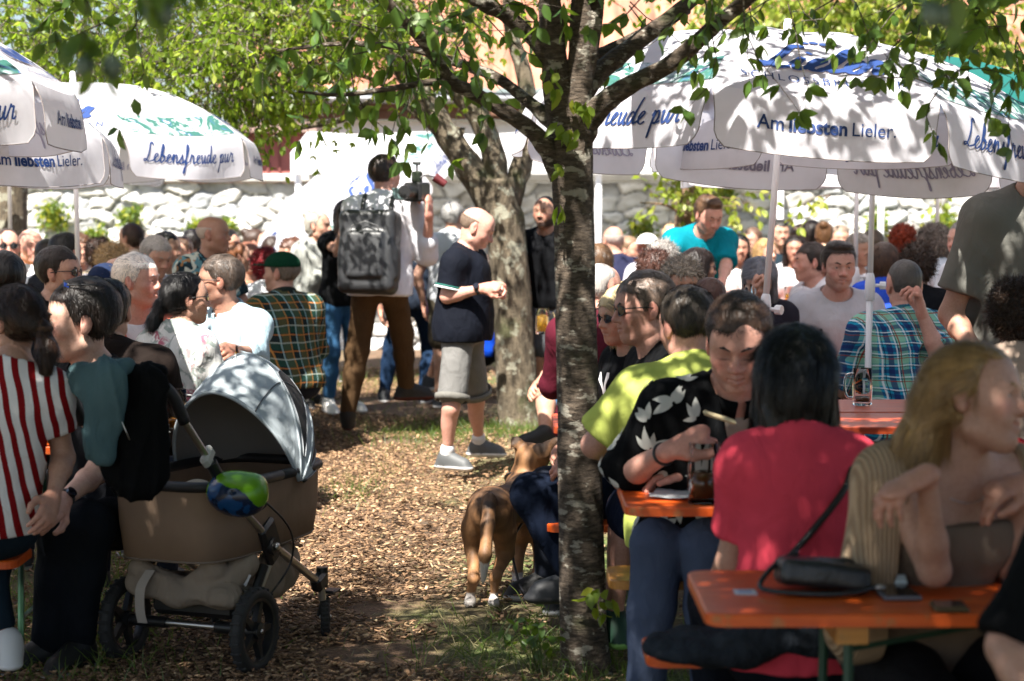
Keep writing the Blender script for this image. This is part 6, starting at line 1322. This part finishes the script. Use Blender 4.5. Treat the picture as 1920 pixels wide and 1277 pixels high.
for (x, y, d, yw, hs_, hc_, sh_, lb) in ((1180, 470, 17.8, 60, 'short', '#8a6f58', '#d0c9c2', 'fair haired person between navy tee and white cap'), (1260, 448, 18.6, 0, 'wavy', '#b89a76', '#d8d0c8', 'woman with light hair left behind the turquoise shirt'), (1410, 452, 18.8, -30, 'short', '#6a5040', '#dcd6d0', 'person in white behind the black haired girl'), (1505, 446, 18.9, 90, 'short', '#5a4030', '#c8ccd4', 'person at the wall above the right dark haired girl'), (1575, 448, 18.2, 0, 'short', '#8a7868', '#cfc8c2', 'person at the wall right of the messy updo'), (1635, 462, 15.2, 180, 'short', '#5c4c40', '#8d9aa8', 'man at the back between the two middle parasol poles'), (1775, 478, 14.9, 150, 'wavy', '#6a5a4c', '#bfc6cf', 'woman at the back right of the right parasol pole'), (1340, 455, 18.3, -20, 'long', '#3a281c', '#d6c8bd', 'long haired woman hidden behind turquoise shirt man'), (1003, 462, 17, 20, 'short', '#5a4a3c', '#9aa4b0', 'person in the gap between gnarled tree and slender tree')):
    A(lb, x, y, d, yw, q=0, hair=hs_, hc=hc_, shirt=sh_)
# ================================================================ pram
def pram():
    t = empty('pram', (-1.14, 6.69, 0), R(-21), label='parked baby pram with pale grey hood, brown bassinet and black wheels', cat='pram')
    tan = cloth('#85705e', sc=6, st=.2, var=.06); grey = cloth('#a4adb2', sc=9, st=.35, var=.05, rough=.7); beige = cloth('#8d8072', sc=12, st=.5); MESH = plain('dark_mesh', (.010, .010, .011), .8, bump=(300, .3))
    def wheel(x, y, r, w, sp=5, hub=.03, rz=0.):
        M = rot3('Z', rz)@rot3('Y', R(90)); e = bpy.data.objects.new('wheel', None); link(e, t)
        m = MB().torus((x, y, r), r-w*.5, w*.5, M, 40, 12); V = m; V.build('tyre', RUB, e, True)
        tr = MB()
        for i in range(26):
            a = 2*math.pi*i/26; p = Vector((x, y, r))+M@Vector(((r-.004)*math.cos(a), (r-.004)*math.sin(a), 0)); tr.box(p, (w*.8, .012, .010), rot=M@rot3('Z', a)@rot3('Y', R(90)), bev=.003)
        tr.build('tread', RUB, e)
        rm = MB().lathe([(r-w, -w*.35), (r-w*.75, -w*.4), (r-w*.75, w*.4), (r-w, w*.35), (r-w-.004, 0), (r-w, -w*.35)], (x, y, r), 36, M)
        for i in range(sp):
            a = 2*math.pi*i/sp+.3; d = M@Vector((math.cos(a), math.sin(a), 0)); q = M@Vector((-math.sin(a), math.cos(a), 0)); z = M@Vector((0, 0, 1)); c = Vector((x, y, r))
            p = [c+d*hub+q*.016, c+d*(r-w)+q*.008, c+d*(r-w)-q*.008, c+d*hub-q*.016]; rm.add([v+z*w*.22 for v in p]+[v-z*w*.22 for v in p], [(0, 1, 2, 3), (7, 6, 5, 4), (0, 4, 5, 1), (2, 6, 7, 3), (1, 5, 6, 2), (0, 3, 7, 4)])
        rm.lathe([(.001, -w*.6), (hub, -w*.5), (hub, w*.5), (.001, w*.6)], (x, y, r), 20, M); rm.build('rim', BLACK, e, False, 35)
        MB().lathe([(.001, -w*.68), (.008, -w*.62), (.008, w*.62), (.001, w*.68)], (x, y, r), 12, M).build('hub_cap', ALU, e, True)
    for s in (-1, 1): wheel(s*.262, 0, .153, .048); wheel(s*.235, .60, .078, .034, 4, .018, .45)
    m = MB(); 
    for s in (-1, 1):
        m.tube([(s*.20, -.36, .93), (s*.215, -.20, .76)], .0125, 12); m.tube([(s*.225, -.13, .66), (s*.24, .12, .47)], .0135, 12); m.tube([(s*.245, .16, .43), (s*.24, .52, .23)], .015, 12); m.tube([(s*.235, .20, .40), (s*.225, .03, .20)], .012, 12); m.cyl((s*.24, .56, .20), (s*.24, .565, .15), .014, n=10)
    m.cyl((-.10, 0, .155), (.12, 0, .155), .013, n=12); m.build('tube_frame', ALU, t, True, 50)
    m = MB().cyl((-.24, 0, .155), (-.09, 0, .155), .02); m.cyl((.11, 0, .155), (.24, 0, .155), .022); m.box((.0, .02, .26), (.36, .02, .02)); m.box((0, .05, .22), (.34, .06, .09), bev=.02)
    for s in (-1, 1):
        m.tube([(s*.215, -.21, .77), (s*.225, -.13, .665)], .021, 10); m.box((s*.238, .16, .44), (.035, .10, .16), rot=rot3('X', .5), bev=.012); m.tube([(s*.237, .12, .36), (s*.232, .07, .29), (s*.225, .04, .20)], .017, 8); m.box((s*.24, .54, .225), (.045, .08, .06), rot=rot3('X', .4), bev=.012); m.cyl((s*.24, .565, .20), (s*.24, .565, .275), .022, n=16)
        m.tube([(s*.24, .565, .20), (s*.225, .60, .13), (s*.21, .60, .08)], .012, 8); m.box((s*.25, .62, .175), (.05, .07, .012), bev=.004); m.cyl((s*.235, .15, .425), (s*.268, .15, .425), .032, n=18)
    m.build('frame_joint', BLACK, t, False, 40)
    for s in (-1, 1): MB().lathe([(.001, .0), (.014, .0), (.012, .008), (.001, .01)], (s*.27, .15, .425), 16, rot3('Y', R(90)*s)).build('joint_cap', ALU, t, True); MB().box((s*.212, -.225, .79), (.03, .05, .075), rot=rot3('X', -.7), bev=.012).build('height_clamp', plain('light_plastic', (.45, .44, .41), .4), t); MB().tube(spline([(s*.225, .57, .19), (s*.24, .585, .15), (s*.25, .59, .09)], 5), .009, 8).build('spring', plain('spring_white', (.5, .5, .48), .4), t, True)
    m = MB().tube(spline([(-.20, -.34, .90), (-.205, -.40, 1.0), (-.17, -.45, 1.065), (-.05, -.47, 1.085), (.05, -.47, 1.085), (.13, -.45, 1.07), (.185, -.41, 1.02), (.20, -.35, .92)], 6), .0205, 14); m.build('handlebar', plain('grip_foam', (.014, .014, .015), .6, bump=(120, .15)), t, True)
    MB().tube(spline([(.225, -.15, .73), (.28, .05, .60), (.31, .18, .48), (.29, .22, .36), (.25, .15, .26), (.225, .02, .19)], 5), .004, 6).build('brake_cable', BLACK, t, True)
    # bassinet
    V = []; F = []; n = 56
    def prof(z): return {0: (.205, .38), 1: (.225, .415), 2: (.238, .43), 3: (.240, .435)}[z]
    zs = [.405, .412, .53, .655]; 
    for j in range(4):
        hx, hy = prof(j)
        for i in range(n):
            a = 2*math.pi*i/n; c, s = math.cos(a), math.sin(a); x = hx*abs(c)**.45*math.copysign(1, c); y = .24+hy*abs(s)**.5*math.copysign(1, s); zz = zs[j]-(.02*(y-.24) if j > 1 else -.035*abs(y-.24)/.4*(y < .24)*0)
            V.append((x*(1+.006*math.sin(i*1.7+j)), y, zz))
    for j in range(3):
        for i in range(n): F.append((j*n+i, j*n+(i+1) % n, (j+1)*n+(i+1) % n, (j+1)*n+i))
    F.append(tuple(range(n-1, -1, -1))); b = MB().add(V, F).build('bassinet', tan, t, True)
    MB().tube([Vector(p) for p in V[n:2*n]]+[Vector(V[n])], .004, 5).build('piping', plain('tan_piping', (.17, .13, .10), .8), b, True)
    MB().tube([Vector(V[3*n+i])*1.0+Vector((0, 0, .012)) for i in list(range(n))+[0]], .0185, 10).build('rim_tube', plain('rim_foam', (.014, .014, .016), .55), t, True)
    V2 = [(x*.93, .24+(y-.24)*.93, .50) for (x, y, z) in V[:n]]; MB().add(V2, [tuple(range(n))]).build('mattress', plain('mattress_cloth', (.20, .16, .13), .9), t)
    # hood: bows pivoting at the sides
    piv = (.36, .63)
    def hood(al, tt, off=0.):
        a = R(al); k = (118-al)/113; rho = .37+.10*math.sin(math.pi*min(1, k*1.05))+.0*k+off; rho += -.012*abs(math.sin(math.pi*k*3)); th = tt*math.pi/2; cs = max(math.cos(th), 0)**1.05; sn = math.copysign(abs(math.sin(th))**1.1, th)
        x = (.25+off*.8+.02*k)*sn; r_ = rho*cs
        return (x*(1-.0*k), piv[0]+r_*math.cos(a)+.0, piv[1]+r_*math.sin(a)*.98+.01*(1-abs(tt)))
    V, F = grid(lambda u, v: hood(118-v*113, u), np.linspace(-1, 1, 41), np.linspace(0, 1, 40)); hd = MB().add(V, F).build('hood', grey, t, True)
    hd.data.materials[0] = grey
    V, F = grid(lambda u, v: hood(118-v*113, u, -.008), np.linspace(-1, 1, 31), np.linspace(0, 1, 24)); MB().add(V, F).build('hood_lining', plain('hood_lining', (.20, .19, .18), .9), hd, True)
    for al, r_ in ((118, .007), (81, .0045), (43, .0045), (6, .006)): MB().tube([Vector(hood(al, u, .002)) for u in np.linspace(-1, 1, 41)], r_, 6).build('hood_bow', grey if al > 10 else BLACK, hd, True)
    MB().tube([Vector(hood(117.5, u, .0045)) for u in np.linspace(-1, 1, 41)], .003, 5).build('hood_piping', plain('dark_piping', (.03, .03, .035), .7), hd, True)
    MB().tube([Vector(hood(a, .42+.0*a, .004)) for a in np.linspace(118, 45, 14)], .0028, 5).build('zip', plain('zip_dark', (.05, .055, .06), .5), hd, True)
    MB().torus(Vector(hood(92, 0, .012)), .009, .0018, rot3('X', R(90)), n=14, m=6).build('hood_ring', ALU, hd, True)
    for s in (-1, 1):
        for (a0, a1, t0, t1) in ((80, 52, .30, .86), (46, 16, .26, .84)):
            def win(u, v):
                tt = t0+(t1-t0)*v; w = (1-v**1.6*.75)*min(1, (v+.03)*7)**.5; am = (a0+a1)/2-(1-v)*0; return hood(am+(a0-a1)/2*u*w*(1 if True else 0), s*tt, .004)
            V, F = grid(win, np.linspace(-1, 1, 11), np.linspace(0, 1, 14)); w_ = MB().add(V, F).build('mesh_window', MESH, hd, True)
            MB().tube([Vector(win(-1, v)) for v in np.linspace(0, 1, 14)]+[Vector(win(1, v)) for v in np.linspace(1, 0, 14)]+[Vector(win(-1, 0))], .0025, 5).build('window_seam', plain('seam_grey', (.3, .32, .34), .8), w_, True)
    # basket under the seat
    F_ = Field(); F_.ell((0, .12, .27), (.19, .22, .05), k=.012); F_.cone((-.18, -.05, .30), (.18, -.04, .27), .038, k=.012); F_.cone((-.16, -.06, .36), (.02, -.05, .30), .035, .03, k=.01); F_.cone((.02, -.07, .30), (.12, -.03, .37), .028, .04, k=.01); F_.cone((.1, -.02, .30), (.2, .05, .37), .04, .05, k=.01); F_.ell((.17, .35, .30), (.035, .18, .10), k=.01)
    v, q = F_.mesh(.008); v = v+vnormals(v, q)*(.010*wnoise(v, 22, 3)+.004*wnoise(v, 60, 4))[:, None]; npmesh('basket', v, q, beige, t)
    m = MB(); sp_ = spline([(-.095, -.10, .36), (-.12, -.125, .30), (-.13, -.115, .22), (-.13, -.10, .17)], 5); V = []; 
    for p in sp_: V += [(p[0]-.018, p[1], p[2]), (p[0]+.018, p[1]+.003, p[2]), (p[0]+.018, p[1]+.006, p[2]), (p[0]-.018, p[1]+.003, p[2])]
    n = len(sp_); m.add(V, [(4*i+j, 4*i+(j+1) % 4, 4*i+4+(j+1) % 4, 4*i+4+j) for i in range(n-1) for j in range(4)]).build('webbing_strap', plain('webbing', (.36, .32, .28), .8), t)
    o = MB().box((.215, .02, .33), (.03, .004, .045), rot=rot3('Y', .5)).build('care_label', plain('label_white', (.5, .5, .5), .7), t)
    return t
pram()
def draped(name, lab, cones, col, loc, amp=.006, k=.016, h=.0065, cut=None, st=.4):
    F = Field()
    for c in cones: F.cone(*c[:4], k=k, **(c[4] if len(c) > 4 else {}))
    v, q = F.mesh(h); n = vnormals(v, q); v = v+n*(amp*wnoise(v, 20, 3, sc=(1.2, 1, .35))+amp*2.2*((1-2*np.minimum(np.abs(wnoise(v, 26, 8, sc=(1.3, 1, .4))), 1))**3)+amp*.5*wnoise(v, 48, 4, sc=(1, 1, .6)))[:, None]
    o = npmesh(name, v-np.array(loc), q, cloth(col, sc=16, st=st), None); o.location = loc; tag(o, lab, 'jumper' if 'teal' in lab else 'jacket'); return o
def W(px, py, d): return np.array(P(px, py, d))
BK = PR(ax=(0, 1, 0), sq=.5)
o = draped('jacket', 'black jacket hanging over the pram handle down to the bassinet', [(W(245, 690, 6.17), W(300, 697, 6.17), .028, .024), (W(235, 715, 6.10), W(215, 880, 6.08), .040, .055, BK), (W(265, 715, 6.10), W(255, 905, 6.08), .045, .050, BK), (W(290, 720, 6.10), W(295, 890, 6.10), .03, .042, BK), (W(285, 720, 6.26), W(290, 830, 6.28), .03, .04, BK)], '#08090a', tuple(W(250, 690, 6.17)), .005)
MB().tube([Vector(W(222, 775, 6.02)-np.array(o.location)), Vector(W(243, 825, 6.0)-np.array(o.location))], .0018, 5).build('zip', ALU, o, True)
o = draped('hoodie', 'teal grey hooded jumper folded over the pram handle with sleeves hanging', [(W(150, 705, 6.12), W(235, 690, 6.12), .045, .035), (W(195, 690, 6.08), W(240, 685, 6.1), .03, .028), (W(150, 715, 6.08), W(188, 745, 6.06), .04, .035, BK), (W(215, 710, 6.04), W(195, 845, 6.02), .040, .026, BK), (W(190, 740, 6.04), W(182, 830, 6.04), .034, .026, BK), (W(183, 835, 6.03), W(196, 862, 6.02), .021, .018)], '#445a5e', tuple(W(190, 700, 6.1)), .005)
# child helmet, hat
c = W(445, 926, 6.42); F = Field(); Mh = rz_(-.3)@ry_(.12); F.ell((0, 0, 0), (.108, .085, .078), Mh, k=.004); F.ell((.05, -.0, .03), (.05, .06, .04), Mh, k=.01); F.ell(Mh@[0, .05, -.02], (.085, .07, .06), Mh, k=.003, neg=True)
for (a, b_) in ((-.075, -.02), (-.045, .0), (.03, .02), (-.02, -.045), (.04, -.035)): F.cone(Mh@[a-.014, -.080, b_], Mh@[a+.014, -.090, b_+.012], .006, .005, k=.002, neg=True)
v, q = F.mesh(.0042); l_ = v@Mh; z_ = l_[:, 2]+.35*l_[:, 0]+.012*wnoise(v, 60, 2); g1 = np.array(c3('#5a8c12')); b1 = np.array(c3('#0d3f6e')); b2 = np.array(c3('#0a1f3a')); col = np.where((z_ > .028)[:, None] | (l_[:, 0] < -.088)[:, None], g1, np.where((wnoise(v, 90, 7) > .3)[:, None], b1, b2)); col = np.where(((wnoise(v, 55, 9) > 1.2) & (z_ > .05))[:, None], np.array(c3('#b98a1c')), col)
o = npmesh('child_helmet', v, q, vcol('helmet_shell', .25, 'p'), None, col=col); o.location = c; tag(o, 'child cycle helmet in lime green and blue hanging on the pram rim', 'helmet'); MB().tube(spline([(.06, .02, .02), (.09, .0, .0), (.10, -.02, -.03), (.085, 0, -.05)], 4), .004, 6).build('strap', BLACK, o, True)
c = W(370, 922, 6.75); F = Field(); F.ell((0, 0, .0), (.062, .055, .045), k=.004); F.ell((0, -.01, -.025), (.085, .075, .012), k=.006); F.cut(lambda X, Y, Z: Z+.034); v, q = F.mesh(.006); o = npmesh('sun_hat', v, q, cloth('#a89d90', sc=20), None); o.location = c; tag(o, 'cream cloth sun hat lying inside the bassinet', 'hat')
# ================================================================ dog
def dog():
    F = Field(); k = .014; D = 7.72
    rump = W(922, 962, 7.74); sho = W(985, 925, 8.17); mid = (rump+sho)/2+[0, 0, -.005]
    F.ell(rump+[-.008, .02, .01], (.086, .105, .092), k=k); F.cone(rump+[0, .03, .01], mid, .084, .075, k=k, ax=(1, 0, 0), sq=.92); F.cone(mid, sho+[0, -.03, -.02], .075, .102, k=k); F.ell(sho+[0, .02, -.035], (.084, .12, .118), k=k)
    hd_ = W(997, 862, 8.22); nk = W(985, 905, 8.22); F.cone(sho+[0, .06, .03], hd_+[-.01, .0, -.02], .085, .060, k=k); F.ell(hd_+[.0, 0, .012], (.064, .075, .058), k=.01)
    nose = W(1050, 826, 8.10); F.cone(hd_+[.03, -.01, .012], hd_+(nose-hd_)*.85, .040, .026, k=.008); F.ell(nose, (.020, .018, .016), k=.004); F.cone(hd_+[.03, -.01, -.02], hd_+(nose-hd_)*.75+[0, 0, -.022], .024, .016, k=.006)
    for (b, m_, t_) in ((hd_+[-.040, .01, .045], hd_+[-.068, .0, .075], hd_+[-.086, -.015, .062]), (hd_+[.020, -.052, .040], hd_+[.028, -.080, .050], hd_+[.052, -.095, .030])): F.cone(b, m_, .024, .020, k=.006, ax=(.3, 1, 0), sq=.4); F.cone(m_, t_, .020, .008, k=.005, ax=(.3, 1, 0), sq=.4)
    for s, (hx, st, hk, an, ft) in {-1: ((888, 985), (888, 1030, .07), (888, 1085, -.05), (882, 1125, .0), (880, 1137, -.02)), 1: ((945, 990), (948, 1035, .09), (930, 1082, -.04), (926, 1130, .01), (926, 1142, -.03))}.items():
        d0 = 7.75+(.0 if s < 0 else -.02); a = W(hx[0], hx[1], d0+.03); b = W(st[0], st[1], d0+st[2]); c = W(hk[0], hk[1], d0+hk[2]); e = W(an[0], an[1], d0+an[2]); e[2] = .045
        F.ell(a+[0, .03, -.0], (.044, .075, .075), k=k); F.cone(a+[0, .02, -.02], b, .050, .033, k=.010); F.cone(b, c, .033, .0185, k=.008); F.cone(c, e, .0205, .0165, k=.008); F.ell(e+[0, -.025, -.022], (.024, .040, .018), k=.006)
        for j in (-1, 0, 1): F.ell(e+[j*.014, -.055, -.027], (.0095, .016, .012), k=.003)
    for (px1, px2, dd) in ((972, 970, .0), (1008, 1008, -.03)):
        d0 = 8.17+dd; a = W(px1, 965, d0); b = W(px1+3, 1020, d0+.04); c = W(px2, 1075, d0); e = W(px2, 1108, d0); e[2] = .04; F.cone(a, b, .043, .028, k=.01); F.cone(b, c, .027, .019, k=.006); F.cone(c, e, .021, .018, k=.006); F.ell(e+[0, -.02, -.02], (.024, .036, .018), k=.006)
        for j in (-1, 0, 1): F.ell(e+[j*.013, -.05, -.024], (.0095, .016, .012), k=.003)
    F.ell(sho+[0, .03, -.16], (.058, .09, .05), k=k)
    t0 = W(918, 935, 7.66); T_ = [t0, W(914, 985, 7.58), W(910, 1040, 7.54), W(906, 1090, 7.53)]; rr = (.028, .027, .024, .010)
    for i in range(3): F.cone(T_[i], T_[i+1], rr[i], rr[i+1], k=.006)
    v, q = F.mesh(.0072); n = vnormals(v, q); v = v+n*(.002*wnoise(v, 40, 2))[:, None]
    br = np.array([.20, .098, .042]); dk = np.array([.016, .010, .007]); tn = np.array([.30, .148, .062]); wh = np.array([.55, .50, .46]); z = v[:, 2]
    back = np.clip((z-.34)/.16, 0, 1); st_ = np.clip(.5+1.1*wnoise(v, 80, 5, sc=(.45, 1.7, .45)), 0, 1); C = br+(tn-br)*np.clip((.38-z)/.2, 0, 1)[:, None]; C = C*(1-(.72*st_*np.clip(back+.35, 0, 1))[:, None])+dk*(.72*st_*np.clip(back+.35, 0, 1))[:, None]
    ridge = np.exp(-((v[:, 0]-np.interp(v[:, 1], [7.6, 8.2], [rump[0], sho[0]]))/.045)**2)*(z > .42)*(v[:, 1] < 8.2); C = C*(1-.6*ridge[:, None])
    dt = np.min([np.linalg.norm(v-(T_[0]+(T_[3]-T_[0])*s_), axis=1) for s_ in np.linspace(0, 1, 12)], 0); tail = (dt < .04) & (v[:, 1] < 7.64); zt = (z-T_[3][2])/(T_[0][2]-T_[3][2]); C = np.where((tail & (zt < .32))[:, None], wh, C); C = np.where((tail & (zt > .5) & (zt < .75))[:, None], dk*1.5, C)
    C = np.where((z < .055)[:, None], wh*.8+.0*C, C); hm = np.linalg.norm(v-hd_, axis=1) < .10; C = np.where(hm[:, None], tn*.85*(1-.25*st_[:, None]), C); mz = np.linalg.norm(v-nose, axis=1); C = np.where((mz < .10)[:, None], C*np.clip(mz/.1, .15, 1)[:, None], C)
    # short fur
    r = np.random.default_rng(3); ii = r.integers(0, len(v), 30000); d = np.tile([0, -.55, -.6], (len(ii), 1))+r.normal(size=(len(ii), 3))*.2; nn = n[ii]; d = d-nn*(d*nn).sum(1, keepdims=True); d /= np.linalg.norm(d, axis=1, keepdims=True)+1e-9; d = d+nn*.22
    fv, fq = strips(v[ii]-nn*.001, d, nn, r.uniform(.006, .013, len(ii)), .0008, 2, r=r); fc = np.repeat(C[ii]*r.uniform(.7, 1.35, (len(ii), 1)), 6, 0)
    V, Q, CC = join([(v, q, C), (fv, fq, fc)]); g = vcol('dog_fur', .6, 'p'); loc = np.array([rump[0], rump[1], 0]); o = npmesh('dog', V-loc, Q, g, None, col=np.clip(CC, .003, 1)); o.location = loc
    tag(o, 'brindle brown dog with white tail tip standing with its back turned by the slender tree', 'dog'); e_ = hd_+np.array([.052, -.048, .030])-loc; MB().lathe([(.001, -.009), (.007, -.006), (.009, 0), (.007, .006), (.001, .009)], e_, 10).build('eye', plain('dog_eye', (.01, .006, .004), .1), o, True)
    MB().torus(nk-loc+[.0, .03, .0], .088, .006, rot3('X', -.55)@rot3('Y', .2), n=30).build('neck_band', BLACK, o, True)
    m = MB().tube(spline([tuple(nk+[.05, -.05, -.08]), tuple(W(963, 1010, 8.0)), tuple(W(968, 1075, 7.9)), tuple(W(990, 1118, 7.75)), tuple(W(1045, 1135, 7.7))], 6), .006, 6); l_ = m.build('dog_leash', BLACK, None, True); tag(l_, 'black leash hanging from the dog down to the ground by the tree', 'leash')
dog()
